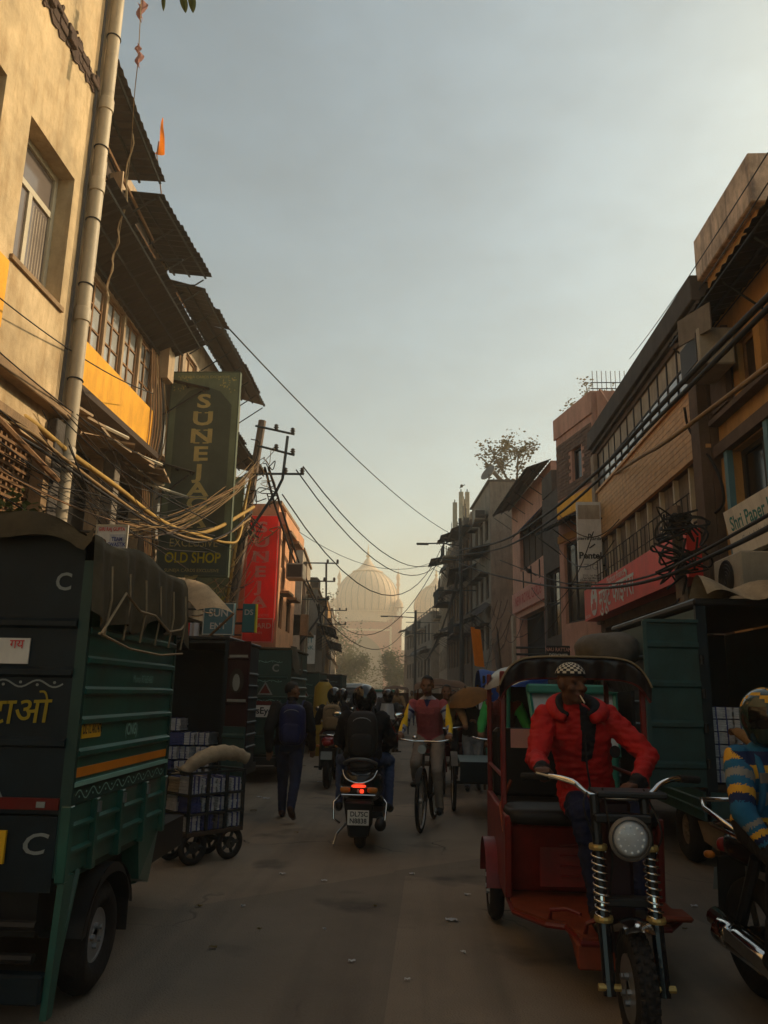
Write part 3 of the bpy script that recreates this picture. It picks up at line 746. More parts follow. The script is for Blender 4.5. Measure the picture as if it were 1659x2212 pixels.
F4 = Fac('L', -3.95, -.02, 21)
r = plain('peach_building', 'sunlit peach building beside the tall red sign', F4, 21.2, 25.0, 6.55, 'peach', [(21.8+1.6*i, 22.6+1.6*i, z, z+.9) for i in range(2) for z in (3.2, 4.9)])
F4.part('cornice', 'peach', r, 21.1, 25.1, 5.95, 6.3, .004, .22, .01)
F4.part('corner_strip', 'peach', r, 21.22, 21.5, 0, 5.93, .004, .08)
ac_unit(r, (F4.x(22.6, .35), 22.6, 4.85), (.5, .6, .45), 'y')
endwin(r, F4, 21.2, -.6, -.2, 4.6, 5.4)
F5 = Fac('L', -4.55, -.079, 30)
r = plain('plastered_block', 'pale plastered block with stepped roof beyond the peach building', F5, 29.6, 34.6, 6.75, 'pale_wall', [(30.3+1.4*i, 31.1+1.4*i, z, z+.8) for i in range(3) for z in (2.9, 4.6)])
endwin(r, F5, 29.6, -1.5, -.55, 4.55, 5.6, nx=2, nz=4)
MB().bx(-6.6, -5.5, 30, 32, 6.84, 7.35).build('roof_room', 'grey_wall', r)
for x in (-5.3, -5.0): MB().tube([(x, 29.8, 6.8), (x, 29.8, 7.3)], .03, 5).build('roof_pipe', 'iron', r)
F6 = Fac('L', -5.0, -.079, 38)
r = plain('small_house', 'squat grey house with dark roof tank and pale sign', F6, 38, 45, 6.3, 'grey_wall', [(38.8+1.5*i, 39.7+1.5*i, z, z+.9) for i in range(4) for z in (3.6, 5.0)])
MB().bx(-5.75, -5.05, 38.3, 39.3, 6.4, 6.95).build('water_tank', 'wood_dark', r, bevel=.05)
MB().bx(-6.9, -5.02, 37.86, 37.93, 2.75, 4.1).build('signboard', 'sign_white', r)
text('MARKET', .34, 'ink_teal', r, Vector((-5.75, 37.84, 3.85)), (1,0,0), (0,0,1), bold=.01)
text('OPP. BANK', .26, 'ink_teal', r, Vector((-5.75, 37.84, 3.5)), (1,0,0), (0,0,1), bold=.01)
awning(r, F6, 37.9, 44, 4.4, 4.3, 0, .9, 4, 'sheet_dark', rise=.3)
F7 = Fac('L', -6.0, -.085, 50)
r = plain('corner_house', 'sunlit ochre corner house at the bend of the street', F7, 50, 60, 7.2, 'ochre', [(51+2.0*i, 52.1+2*i, z, z+1.1) for i in range(4) for z in (2.6, 4.9)])
awning(r, F7, 50, 59, 4.4, 4.3, 0, 1.0, 5, 'sheet', rise=.3)
F8 = Fac('L', -7.2, -.09, 64)
r = plain('distant_house', 'hazy grey house far down the left side', F8, 64, 80, 8.0, 'grey_wall', [(65+2.4*i, 66.2+2.4*i, z, z+1.2) for i in range(6) for z in (2.8, 5.4)])
F9 = Fac('L', -9.2, -.1, 86)
r = plain('distant_house', 'faint tan house where the left side meets the tree', F9, 86, 110, 8.6, 'tan_wall', [(87.5+3*i, 89+3*i, z, z+1.3) for i in range(6) for z in (3, 6)])
def canopies(root, F, y0, y1, levels, dmax):
    """odd canopies, balconies and awnings, bay by bay"""
    for z in levels:
        y = y0
        while y < y1-1:
            L_ = min(rng.uniform(1.4, 3.4), y1-y); k = rng.random()
            if k < .55: awning(root, F, y+.05, y+L_-.1, z+rng.uniform(-.3,.3), z+rng.uniform(-.3,.3), 0, rng.uniform(.6,1)*dmax, 2, rng.choice(['sheet_dark','sheet','sheet_pale','tarp_grey']), rise=rng.uniform(.2,.6))
            elif k < .8:
                d = rng.uniform(.4,.8)*dmax; F.part('balcony', rng.choice(['concrete_dark','wood_dark','tan_wall']), root, y+.05, y+L_-.1, z-.5, z-.4, 0, d)
                q = MB()
                for i in range(int(L_/.22)): q.tube([F.pt(y+.15+i*.22, z-.4, d-.04), F.pt(y+.15+i*.22, z+.4, d-.04)], .016, 4)
                q.tube([F.pt(y+.05, z+.4, d-.04), F.pt(y+L_-.1, z+.4, d-.04)], .025, 4); q.build('balcony_railing', 'iron', root)
            y += L_+rng.uniform(.1,.8)
def clutter(root, F, y0, y1, z):
    for k in range(9):
        y = rng.uniform(y0, y1-.8); h = rng.uniform(.3, 1.3); F.part(rng.choice(['roof_tank','roof_hut','roof_stack']), rng.choice(['concrete_dark','tan_wall','wood_dark','grey_wall']), root, y, y+rng.uniform(.4,1.4), z+.005, z+h, -rng.uniform(1,2), rng.uniform(-.6,-.05))
        MB().tube([F.pt(y, z, -.3), F.pt(y+.1, z+rng.uniform(1,2.2), -.3)], .025, 4).build('roof_pole', 'iron', root)
# ================================================================== right side of the street
# corner building nearest the camera, with a block of rooms on its roof
G1 = Fac('R', 4.5)
r = G1.root('brown_building', 'brown building with dark glazed front and roof-top parapet box', 'building', 6)
top = [G1.rect((1572+i*34, 700-i*38), (1600+i*34, 728-i*42)) for i in range(0)]
upw = [(7.2+.75*i, 7.75+.75*i, 5.75, 6.5) for i in range(6)]
low = [(7.3, 8.8, 3.75, 5.0), (9.0, 11.2, 3.6, 5.0), (3.0, 6.9, 3.6, 5.0), (2.0, 11.0, .2, 3.0)]
G1.wall(r, 'ochre', -4, 11.65, 0, 7.2, upw+low, depth=.25)
for i, h in enumerate(upw): G1.window(r, h, d=-.08, fr='wood', gl=('glass_black','wood_dark','glass_sky')[i % 3], nx=1, t=.06)
for h in low[:3]:
    G1.window(r, h, d=-.12, fr='frame_dark', gl='glass_black', nx=3, t=.07)
for y in (7.25, 8.9, 9.9, 11.25): G1.part('door_post', 'sign_blue', r, y-.06, y+.06, 3.3, 5.02, .004, .09)
G1.part('band', 'brown_wall', r, -3.9, 11.62, 5.02, 5.2, .004, .12)
G1.part('cornice', 'brown_wall', r, -3.9, 11.62, 5.52, 5.6, .004, .16)
awning(r, G1, 3.5, 11.9, 7.02, 7.0, -.1, .62, 8, 'sheet_dark', rise=.16)
G1.part('roof_room', 'ochre', r, 9.75, 11.62, 7.2, 7.98, -3, .0)
q = MB(); G1.box(q, 9.55, 11.72, 7.98, 8.72, -3, .14); q.build('parapet_box', 'parapet_stained', r, bevel=.015)
G1.part('wall_panel', 'brown_wall', r, 11.0, 11.6, 5.7, 6.9, .004, .1)
ac_unit(r, (4.5-.38, 10.9, 6.35), (.5, .8, .55))
q = MB(); q.slab((4.0, 10.3, 6.9), (3.75, 10.9, 6.9), (3.75, 10.9, 6.5), (4.0, 10.3, 6.5), .02); q.build('hanging_board', 'concrete', r)
G1.part('plinth', 'brown_wall', r, -3.9, 11.6, 3.05, 3.35, .004, .25)
# sign with air conditioner
s8 = thing('shop_sign', 'cream shop board with teal lettering above the teal truck', 'sign', (4.1, 9.6, 3.0), 0, None, world=True)
a, c = at(1590, 1190, X=4.05), at(1690, 1110, X=4.05)
q = MB(); q.hexa([V(4.05, 8.2, 3.28), V(4.05, 10.3, 3.28), V(4.17, 10.3, 3.28), V(4.17, 8.2, 3.28)], [V(3.95, 8.2, 3.88), V(3.95, 10.3, 3.88), V(4.07, 10.3, 3.88), V(4.07, 8.2, 3.88)])
q.build('panel', 'sign_white', s8)
up_ = V(-.1, 0, .6).normalized()
text('Shri Paper House', .25, 'ink_teal', s8, V(3.985, 9.28, 3.68), (0,-1,0), up_, bold=.02, ex=.004)
text('Cards & Wedding Papers', .12, 'ink_grey', s8, V(4.015, 9.28, 3.45), (0,-1,0), up_, ex=.004)
a8 = thing('air_conditioner', 'white outdoor air conditioner unit under the cream board', 'air conditioner', (3.95, 9.75, 2.55), 0, None, world=True)
MB().bx(3.72, 4.1, 9.3, 10.15, 2.62, 3.2).build('casing', 'ac_paint', a8, bevel=.02)
q = MB()
for k in range(5): q.torus((3.71, 9.75, 2.92), (1,0,0), .05+.045*k, .006, 20, 4)
q.build('fan_grille', 'frame_dark', a8)
MB().lathe([(.24,0),(.24,.004)], (3.716, 9.75, 2.92), (-1,0,0), 20).build('fan_opening', 'void', a8)
for y in (9.4, 10.05): MB().tube([(4.5, y, 2.6), (3.75, y, 2.6)], .02, 4).build('bracket', 'iron', a8)

# finance office with tiled band
G2 = Fac('R', 4.4)
r = G2.root('tiled_building', 'flat roofed building with orange tiled band and ribbon windows', 'building', 15.6)
Y0, Y1 = 11.72, 19.62
up = (12.0, 19.4, 6.48, 7.45); lo = (12.0, 19.4, 4.08, 5.22); shop = (12.2, 19.2, .2, 3.1)
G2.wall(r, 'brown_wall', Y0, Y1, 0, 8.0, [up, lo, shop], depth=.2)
G2.part('roof_fascia', 'concrete_dark', r, Y0-.05, Y1+.05, 7.66, 8.1, -.5, .16, .015)
G2.part('roof_soffit', 'concrete_dark', r, Y0-.05, Y1+.05, 7.56, 7.65, -.2, .08)
f = MB(); n = 13
for i in range(n+1): y = up[0]+(up[1]-up[0])*i/n; G2.box(f, y-.018, y+.018, up[2], up[3], -.07, -.03)
G2.box(f, up[0], up[1], 6.985, 7.015, -.068, -.035)
fo = f.build('window', 'frame_dark', r)
for i in range(n):
    y0, y1 = up[0]+(up[1]-up[0])*i/n+.03, up[0]+(up[1]-up[0])*(i+1)/n-.03
    q = MB(); G2.box(q, y0, y1, up[2], 6.97, -.06, -.05); q.build('pane', 'glass_sky', fo)
    q = MB(); G2.box(q, y0, y1, 7.03, up[3], -.06, -.05); q.build('pane', 'pale_wall', fo)
rows = 11; zt0, zt1 = 5.3, 6.42                 # tile cladding, course by course
for k in range(rows):
    z = zt0+(zt1-zt0)*k/rows; y = Y0+.06-(k % 2)*.35
    while y < Y1-.05:
        a, c = max(y, Y0+.04), min(y+.69, Y1-.04)
        if c-a > .05:
            q = MB(); G2.box(q, a, c, z+.004, z+(zt1-zt0)/rows-.004, .004, .028+rng.uniform(0,.004)); q.build('tile', 'tile_orange', r)
        y += .7
G2.part('band_ledge', 'tile_orange', r, Y0, Y1, 6.42, 6.48, .004, .08)
G2.part('band_ledge', 'tile_orange', r, Y0, Y1, 5.23, 5.29, .004, .08)
n = 9
for i in range(n+1):
    y = lo[0]+(lo[1]-lo[0])*i/n; G2.part('mullion', 'frame_cream', r, y-.03, y+.03, lo[2], lo[3], -.15, -.01)
for i in range(n):
    y0, y1 = lo[0]+(lo[1]-lo[0])*i/n+.04, lo[0]+(lo[1]-lo[0])*(i+1)/n-.04
    q = MB().corr(G2.pt(y0, lo[2], -.1), G2.pt(y1, lo[2], -.1), G2.pt(y0, lo[3], -.1), G2.pt(y1, lo[3], -.1), 9, .012); q.build('blind', 'grey_wall', r)
q = MB()
for k in range(26): y = 12.3+k*.27; q.tube([G2.pt(y, 4.1, .22), G2.pt(y, 4.62, .22)], .010, 4)
q.tube([G2.pt(12.2, 4.63, .22), G2.pt(19.3, 4.63, .22)], .014, 4); q.tube([G2.pt(12.2, 4.3, .22), G2.pt(19.3, 4.3, .22)], .012, 4)
q.build('grille', 'iron', r)
G2.part('corner_pier', 'brown_wall', r, Y0+.02, 12.1, 3.2, 7.45, .005, .16)
G2.part('corner_pier', 'tan_wall', r, 19.3, Y1-.01, 3.2, 7.45, .005, .1)
s9 = thing('shop_sign', 'long red finance office board with white emblem and Hindi lettering', 'sign', (4.1, 15.6, 3.3), 0, None, world=True)
MB().hexa([V(4.02, 12.0, 3.28), V(4.02, 19.65, 3.28), V(4.38, 19.65, 3.28), V(4.38, 12.0, 3.28)], [V(4.02, 12.0, 4.03), V(4.02, 19.65, 4.03), V(4.38, 19.65, 4.03), V(4.38, 12.0, 4.03)]).build('panel', 'sign_red_flat', s9)
MB().lathe([(.34,0),(.34,.004)], (4.016, 18.55, 3.66), (-1,0,0), 24).build('emblem_disc', 'sign_white', s9)
q = MB()
for dy, h_ in ((-.17,.16),(-.06,.26),(.06,.26),(.17,.16)): q.bx(4.006, 4.010, 18.55+dy-.035, 18.55+dy+.035, 3.45, 3.45+h_)
q.lathe([(.05,0),(.05,.003)], (4.009, 18.55, 3.85), (-1,0,0), 12)
q.build('emblem_mark', 'sign_red_flat', s9)
text('मुथूट फाइनेंस', .62, 'sign_white', s9, V(4.012, 18.0, 3.60), (0,-1,0), (0,0,1), bold=.012, align='LEFT', ex=.003)
text('Muthoot Finance', .22, 'sign_white', s9, V(4.012, 17.2, 3.93), (0,-1,0), (0,0,1), align='LEFT', ex=.003)
text('GOLD LOAN', .10, 'sign_white', s9, V(4.012, 19.55, 3.36), (0,-1,0), (0,0,1), align='LEFT', ex=.003)
# pen sign
s10 = thing('hanging_sign', 'tall white vertical board advertising pens', 'sign', (4.1, 18.9, 4.2), 0, None, world=True)
a, c = at(1245, 1084, Y=18.9), at(1304, 1257, Y=18.9)
MB().bx(a.x, c.x, 18.9, 19.0, c.z, a.z).build('panel', 'sign_white', s10, bevel=.005)
xc = (a.x+c.x)/2; zt, zb = a.z, c.z; H_ = zt-zb
for s_, m_, z_, sz, bd in (('p', 'ink_black', .42, .17, .03), ('pierre cardin', 'ink_black', .465, .115, .02), ('Pentel', 'ink_black', .68, .215, .035), ('ZIG', 'ink_grey', .82, .2, 0), ('2321, 1st Floor', 'ink_black', .925, .065, .01), ('Agarwal Market', 'ink_black', .955, .065, .01), ('Chawri Bazar, Delhi', 'ink_black', .983, .065, .01)):
    text(s_, sz, m_, s10, V(xc, 18.893, zt-H_*z_), (1,0,0), (0,0,1), bold=bd)
q = MB(); q.tube([(xc-.02, 18.893, zt-H_*.585), (xc+.12, 18.893, zt-H_*.535)], .016, 5); q.build('pen_print', 'ink_black', s10)
MB().bx(a.x+.03, c.x-.03, 18.894, 18.897, zt-H_*.22, zt-H_*.04).build('faded_print', 'pale_wall', s10)
for z in (zb+.4, zt-.4): MB().tube([(c.x-.02, 18.95, z), (4.4, 18.95, z)], .02, 4).build('mounting_arm', 'iron', s10)

# angled tower house
G3 = Fac('R', 4.4, -.24, 19.9)
r = G3.root('pink_tower_house', 'narrow pink house rising above its neighbours with roof railing', 'house', 21.5)
G3.wall(r, 'pink', 19.8, 22.1, 0, 9.35, [(20.5, 21.1, 7.2, 8.1), (20.2, 21.8, 3.4, 5.6)], depth=.2, thick=4)
G3.window(r, (20.5, 21.1, 7.2, 8.1), d=-.08, fr='frame_dark', gl='glass_black', nx=1)
G3.window(r, (20.2, 21.8, 3.4, 5.6), d=-.08, fr='frame_dark', gl='glass_black', nx=3, nz=2)
rows = 16                                        # bare brick facing on the upper storey
for k in range(rows):
    z = 6.9+k*.1; y = 19.86-(k % 2)*.11
    while y < 22.0:
        a, c = max(y, 19.86), min(y+.21, 22.06)
        if c-a > .04 and not (a < 21.13 and c > 20.47 and 7.15 < z+.05 < 8.15):
            q = MB(); G3.box(q, a, c, z+.006, z+.094, .004, .02+rng.uniform(0,.01)); q.build('brick', 'brick_raw', r)
        y += .22
G3.part('band', 'yellow_paint', r, 19.85, 22.05, 6.35, 6.8, .004, .05)
G3.part('cornice', 'pink', r, 19.75, 22.15, 8.72, 9.33, .004, .05)
awning(r, G3, 19.9, 22.0, 5.95, 5.9, 0, .75, 2, 'sheet_dark', rise=.35)
MB().bx(4.55, 5.6, 19.70, 19.78, 8.3, 9.3).build('end_panel', 'pink', r)
MB().bx(5.1, 5.7, 19.68, 19.69, 8.05, 8.5).build('grille_opening', 'void', r)
q = MB()
for k in range(22): x = 4.5+k*.12; q.tube([(x, 19.9, 9.37), (x, 19.9, 9.95)], .010, 4)
for z in (9.45, 9.62): q.tube([(4.45, 19.9, z), (7.1, 19.9, z)], .014, 4)
q.build('roof_railing', 'iron', r)
MB().tube([(4.6, 19.6, 9.3), (5.2, 19.55, 8.2)], .04, 5).build('leaning_pole', 'pink', r)
G3.part('lower_wall', 'ochre', r, 19.85, 22.05, 5.65, 5.85, .004, .06)

G3b = Fac('R', 4.15, -.1, 22.2)
r = G3b.root('dark_shop_house', 'dark weathered shop house with square grey stair block', 'house', 23.5)
G3b.wall(r, 'concrete_dark', 22.2, 25.0, 0, 7.6, [(22.5, 24.7, 3.2, 5.2), (22.6, 24.6, .2, 2.9)], depth=.25)
G3b.window(r, (22.5, 24.7, 3.2, 5.2), d=-.1, fr='frame_dark', gl='glass_black', nx=4, nz=2)
G3b.part('stair_block', 'concrete_dark', r, 23.7, 24.9, 7.62, 8.3, -1.6, .02)
G4 = Fac('R', 4.2, -.07, 25)
r = G4.root('pink_shop_house', 'pink shop house with dark shuttered opening and red name board', 'house', 28.5)
ow = (26.2, 30.4, 6.1, 7.7)
G4.wall(r, 'pink', 25.05, 32.0, 0, 9.0, [ow, (26.5, 30.8, .2, 4.4)], depth=.3)
G4.window(r, ow, d=-.12, fr='wood_dark', gl='wood_dark', nx=4, nz=1)
awning(r, G4, 25.0, 32.2, 8.75, 8.7, 0, .8, 5, 'sheet', rise=.3)
MB().slab(G4.pt(26.2, 7.75, .02), G4.pt(30.4, 7.75, .02), G4.pt(30.4, 7.35, .35), G4.pt(26.2, 7.35, .35), .02).build('window_hood', 'navy_cloth', r)
q = MB(); G4.box(q, 25.6, 31.6, 4.6, 5.35, .01, .12); q.build('name_board', 'sign_pinkprint', r)
text('NEW ROYAL CARDS', .5, 'ink_red', r, G4.pt(28.6, 4.97, .13), (0.07,-1,0), (0,0,1), bold=.01)
for y in (27.0, 28.4, 29.8): G4.part('wall_pipe', 'iron', r, y-.02, y+.02, 5.4, 6.05, .004, .04)
G4.part('pilaster', 'pale_wall', r, 25.1, 25.5, 0, 5.9, .004, .12); G4.part('pilaster', 'pale_wall', r, 31.5, 31.9, 0, 4.55, .004, .12)

G5 = Fac('R', 3.0, -.08, 34)
r = G5.root('grey_concrete_house', 'tall bare grey concrete house with roof dish', 'house', 36.5)
w5 = [(34.6+1.5*i, 35.4+1.5*i, z, z+1.0) for i in range(3) for z in (3.4, 5.6, 8.2)]
G5.wall(r, 'grey_wall', 34, 39.5, 0, 10.7, w5, depth=.2)
for h in w5: G5.window(r, h, d=-.08, fr='wood_dark', gl='glass_black', nx=2); G5.part('window_hood', 'concrete_dark', r, h[0]-.1, h[1]+.1, h[3]+.05, h[3]+.12, .003, .4)
G5.part('roof_slab', 'concrete_dark', r, 33.95, 39.6, 10.7, 10.78, -6, .1)
ac_unit(r, (2.6, 34.9, 9.35), (.5, .6, .45), 'y')
q = MB(); q.lathe([(.02,-.10),(.22,-.06),(.38,.03),(.42,.08),(.40,.085),(.2,-.03),(.02,-.06)], (3.05, 35, 11.35), (-.7,-.5,.5), 18); ds = q.build('dish', 'sheet_pale', r, smooth=True)
MB().tube([(3.05, 35, 10.78), (3.05, 35, 11.3)], .03, 5).build('dish_pole', 'iron', r)
canopies(r, G5, 34.1, 39.5, (4.9, 7.5), .9)
G6 = Fac('R', 2.5, -.062, 40)
r = G6.root('cluttered_tenement', 'dark cluttered tenement with louvred windows and canopies', 'building', 46)
w6 = [(40.6+1.6*i, 41.7+1.6*i, z, z+1.5) for i in range(7) for z in (3.0, 5.6, 8.0)]
G6.wall(r, 'brown_wall', 40, 52.5, 0, 10.3, w6, depth=.2)
for i, h in enumerate(w6): G6.window(r, h, d=-.08, fr='wood', gl=('glass_black','tan_wall','wood_dark')[i % 3], nx=3)
canopies(r, G6, 40.1, 52.4, (4.9, 7.4, 9.9), 1.3)
clutter(r, G6, 40.2, 52.3, 10.3)
MB().bx(2.7, 5, 43, 47, 10.3, 11.4).build('roof_room', 'tan_wall', r)
# roof-top phone mast
r = thing('phone_mast', 'roof-top phone mast with pale panel aerials', 'mast', (2.45, 47.5, 10.3), 0, None)
for k, (dx, dy, h_) in enumerate(((-.42, 0, 1.9), (-.05, -.3, 2.5), (.35, .1, 2.6), (.15, .35, 2.2))):
    MB().bx(dx-.14, dx+.14, dy-.06, dy+.06, .8, .8+h_).build('panel_aerial', 'frame_cream', r, bevel=.02)
    MB().tube([(dx, dy+.12, 0), (dx, dy+.12, .8+h_+.2)], .035, 5).build('mast_pole', 'iron', r)
MB().tube([(-.5,.12,1.4),(.4,.3,1.4)], .03, 4).build('cross_bar', 'iron', r)
q = MB(); q.ball((0, 0, 3.75), (.10,.2,.1), 7, 5); q.tube([(-.12,0,3.6),(0,0,3.75),(.2,.1,3.85)], .03, 4); q.build('aerial_tip', 'iron', r)
G7 = Fac('R', 1.8, -.012, 53)
r = G7.root('stuccoed_terrace', 'hazy stuccoed terrace with striped shutters on the right bend', 'building', 60)
w7 = [(54+1.9*i, 55.2+1.9*i, z, z+1.6) for i in range(8) for z in (3.2, 6.0, 8.6)]
G7.wall(r, 'tan_wall', 53, 70, 0, 11.2, w7, depth=.2)
for i, h in enumerate(w7): G7.window(r, h, d=-.08, fr='wood', gl=('glass_black','pale_wall')[i % 2], nx=3)
canopies(r, G7, 53.1, 69.9, (5.3, 8.1, 9.8), .7)
clutter(r, G7, 53.2, 69.8, 11.2)
G8 = Fac('R', .95, -.13, 72)
r = G8.root('roadside_house', 'low hazy house with tangled roof frames beyond the terrace', 'house', 80)
w8 = [(73+2.4*i, 74.4+2.4*i, z, z+1.6) for i in range(8) for z in (3.0, 6.2)]
G8.wall(r, 'grey_wall', 72, 94, 0, 8.8, w8, depth=.2)
for i, h in enumerate(w8): G8.window(r, h, d=-.08, fr='wood_dark', gl='glass_black', nx=2)
canopies(r, G8, 72.1, 93.9, (5.2, 7.9), 1.2)
q = MB()
for k in range(9): q.tube([(1.4-.27*k, 73+k*2.3, 8.8), (1.4-.27*k, 73+k*2.3, 9.6)], .05, 4)
q.tube([(1.4, 73, 9.5), (-.8, 91.4, 9.5)], .05, 4); q.build('roof_frame', 'iron', r)
# name board and drapes
s11, x0, x1, z0, z1 = sign('name_board', 'small black board with two lines of lettering above the canopy', 13.5, 1180, 1232, 1394, 1424, 'ink_black', t=.05)
text('NAU RATTAN', .085, 'sign_pinkprint', s11, V((x0+x1)/2, 13.49, z1-.07), (1,0,0), (0,0,1), bold=.02, sx=.8)
text('DESIGNER', .085, 'sign_white', s11, V((x0+x1)/2, 13.49, z1-.17), (1,0,0), (0,0,1), bold=.02, sx=.8)
for nm, lab, m_, X_, y0, y1, za, zb in (('cloth_banner', 'orange cloth banner hanging from the right facades', 'orange_cloth', 1.55, 25.0, 26.2, 3.55, 2.35), ('shade_net', 'sagging grey shade net below the tenement', 'tarp_grey', 2.3, 24.5, 28.5, 3.6, 2.2)):
    q = MB(); q.grid(lambda u, v: V(X_+.08*math.sin(9*u)+.12*v+.35*u, y0+(y1-y0)*u, za+(zb-za)*v-.5*(0 if nm=='cloth_banner' else 1)*math.sin(math.pi*u)*(1-.5*v)), 16, 10)
    tag(q.build(nm, m_, None, smooth=True), lab, 'cloth')
# ================================================================== mosque, tree, far trees, haze
MY = 260.0
r = thing('mosque', 'great mosque with white ribbed domes rising out of the haze', 'mosque', (-17.8, MY, 0))
def dome(x, zb, Rr, H, ribs=24, y=0):
    prof = [(math.sqrt(max(.01, 1-(1.42*k/16-.42)**2)), 1.42*k/16*Rr/H) for k in range(16)]+[(.30, 1.385*Rr/H)]
    d = MB().lathe([(a*Rr, zb+b_*H) for a, b_ in prof], (x, y, 0), n=64).build('dome', 'marble', r, smooth=True)
    q = MB()
    for k in range(ribs):
        t = 2*math.pi*k/ribs
        q.tube([(x+math.cos(t)*a*Rr*1.001, y+math.sin(t)*a*Rr*1.001, zb+b_*H) for a, b_ in prof[:-1]], .012*Rr, 4)
    q.build('dome_rib', 'marble_line', d)
    MB().lathe([(Rr*.44, zb+Rr*1.30), (Rr*.50, zb+Rr*1.32), (Rr*.50, zb+Rr*1.345), (Rr*.42, zb+Rr*1.37), (Rr*.30, zb+Rr*1.45), (Rr*.17, zb+Rr*1.60), (Rr*.06, zb+Rr*1.78)], (x, y, 0), n=32).build('lotus_cap', 'marble', d, smooth='auto')
    z = zb+Rr*1.76
    MB().lathe([(.05*Rr,z),(.02*Rr,z+.4),(.07*Rr,z+.8),(.07*Rr,z+1.2),(.02*Rr,z+1.6),(.045*Rr,z+2.1),(.015*Rr,z+2.6),(.012*Rr,z+4.2),(.002*Rr,z+5.2)], (x, y, 0), n=12).build('finial', 'gilt', d, smooth=True)
    MB().lathe([(Rr*.90, zb-Rr*.30), (Rr*.92, zb-.1), (Rr*.98, zb-.05), (Rr*.98, zb+.3), (Rr*.9, zb+.35)], (x, y, 0), n=48).build('drum', 'marble', d, smooth='auto')
dome(0, 26.6, 10.3, 15.4, 28)
dome(22.8, 26.2, 7.4, 11.0, 24, 4); dome(-22.8, 26.2, 7.4, 11.0, 24, 4)
MB().bx(-10.4, 10.4, -6, 8, 0, 23.3).build('gateway', 'sandstone', r)
MB().bx(-45, 45, 2, 16, 0, 15.0).build('prayer_hall', 'sandstone', r)
for s_ in (-1, 1): MB().lathe([(7.0, 15), (7.0, 26.0)], (22.8*s_, 4, 0), n=32).build('drum_base', 'sandstone', r, smooth='auto')
for k in range(15):
    x = -9.6+k*1.37; MB().prism([(-.45,0),(.45,0),(.45,.6),(0,1.2),(-.45,.6)], (x, -6, 23.3), (1,0,0), (0,0,1), -.5).build('merlon', 'sandstone', r)
q = MB(); q.prism([(-6,0),(6,0),(6,12),(4.6,15.5),(2.2,17.8),(0,19),(-2.2,17.8),(-4.6,15.5),(-6,12)], (0, -6.05, 0), (1,0,0), (0,0,1), .1); q.build('great_arch', 'brick_dark', r)
q = MB()
for s_ in (-1, 1): q.bx(s_*8.2-.35, s_*8.2+.35, -6.12, -6.02, 1, 22)
q.bx(-8.5, 8.5, -6.12, -6.02, 20.6, 21.2); q.build('marble_inlay', 'marble', r)
for s_ in (-1, 1):                        # corner turrets with kiosks
    x = s_*10.6
    t = MB().lathe([(1.15,0),(1.05,24.5),(1.5,25.0),(1.6,25.4),(1.3,25.5)], (x, -5, 0), n=12).build('turret', 'sandstone', r, smooth='auto')
    q = MB()
    for k in range(8): a = 2*math.pi*k/8+.2; q.cyl((x+1.1*math.cos(a), -5+1.1*math.sin(a), 25.5), (x+1.1*math.cos(a), -5+1.1*math.sin(a), 28.2), .14, n=6)
    q.build('kiosk_column', 'marble', t)
    MB().lathe([(1.7,28.2),(1.8,28.35),(1.35,28.5),(1.4,29.2),(1.15,30.0),(.6,30.8),(.1,31.3),(.12,31.8),(.02,32.8)], (x, -5, 0), n=16).build('kiosk_dome', 'marble', t, smooth='auto')
    MB().lathe([(.5,28),(.42,36.5),(.8,37),(.8,37.3),(.5,37.4),(.5,38.8),(.75,39),(.6,40.3),(.12,41.3),(.03,43)], (s_*10.0, 6, 0), n=12).build('slender_minaret', 'marble', r, smooth='auto')

def tree(name, label, loc, h, crown, rad, n, m='leaf', group=None, bare=0.0, seed=1, leaf=.25, trunk=.3):
    rr = random.Random(seed); r_ = thing(name, label, 'tree', loc, 0, group)
    q = MB(); tips = []
    def limb(p, d, L_, rad_, lev):
        k = 4; pts = [p]; rs = [rad_]
        for i in range(k):
            d = (d+V(rr.uniform(-.25,.25), rr.uniform(-.25,.25), rr.uniform(-.05,.2))).normalized()
            pts.append(pts[-1]+d*L_/k); rs.append(rad_*(1-.45*(i+1)/k))
            if lev >= 2: tips.append(pts[-1])
        q.tube(pts, rs, 5)
        if lev < 3:
            for i in range(4 if lev == 0 else 3):
                a = rr.uniform(0, 6.28); e = rr.uniform(.2, .9)
                nd = V(math.cos(a)*math.cos(e), math.sin(a)*math.cos(e), math.sin(e))
                limb(pts[rr.randint(2, k)], (nd+d*.3).normalized(), L_*rr.uniform(.5,.75), rs[-1]*.85, lev+1)
    limb(V(0,0,0), V(0,0,1), h*.5, trunk, 0)
    q.build('trunk', 'bark', r_)
    c = MB(); cc = V(0, 0, h-crown)
    clumps = tips if bare else tips + [cc+V(rr.gauss(0,.5)*rad, rr.gauss(0,.5)*rad, rr.gauss(0,.5)*crown) for _ in range(60)]
    for _ in range(n):
        t = rr.choice(clumps); s_ = rad*.16 if not bare else .22
        p = t+V(rr.gauss(0,s_), rr.gauss(0,s_), rr.gauss(0,s_)); u_, v_, w_ = basis((rr.gauss(0,1), rr.gauss(0,1), rr.gauss(0,1)+.3)); L_ = leaf*rr.uniform(.6,1.3)
        c.add([p-u_*L_*.5, p+v_*L_*.28, p+u_*L_*.5, p-v_*L_*.28], [(0,1,2,3)])
    c.build('crown', m, r_)
    return r_
tree('shade_tree', 'hazy green shade tree in front of the mosque gate', (-15.2, 135, 0), 14.0, 6.0, 4.6, 12000, seed=3, leaf=.42, trunk=.45)
tree('shade_tree', 'second shade tree nearer the bend, leaning to the road', (-10.5, 116, 0), 7.2, 3.4, 3.0, 6000, seed=5, leaf=.36, trunk=.4)
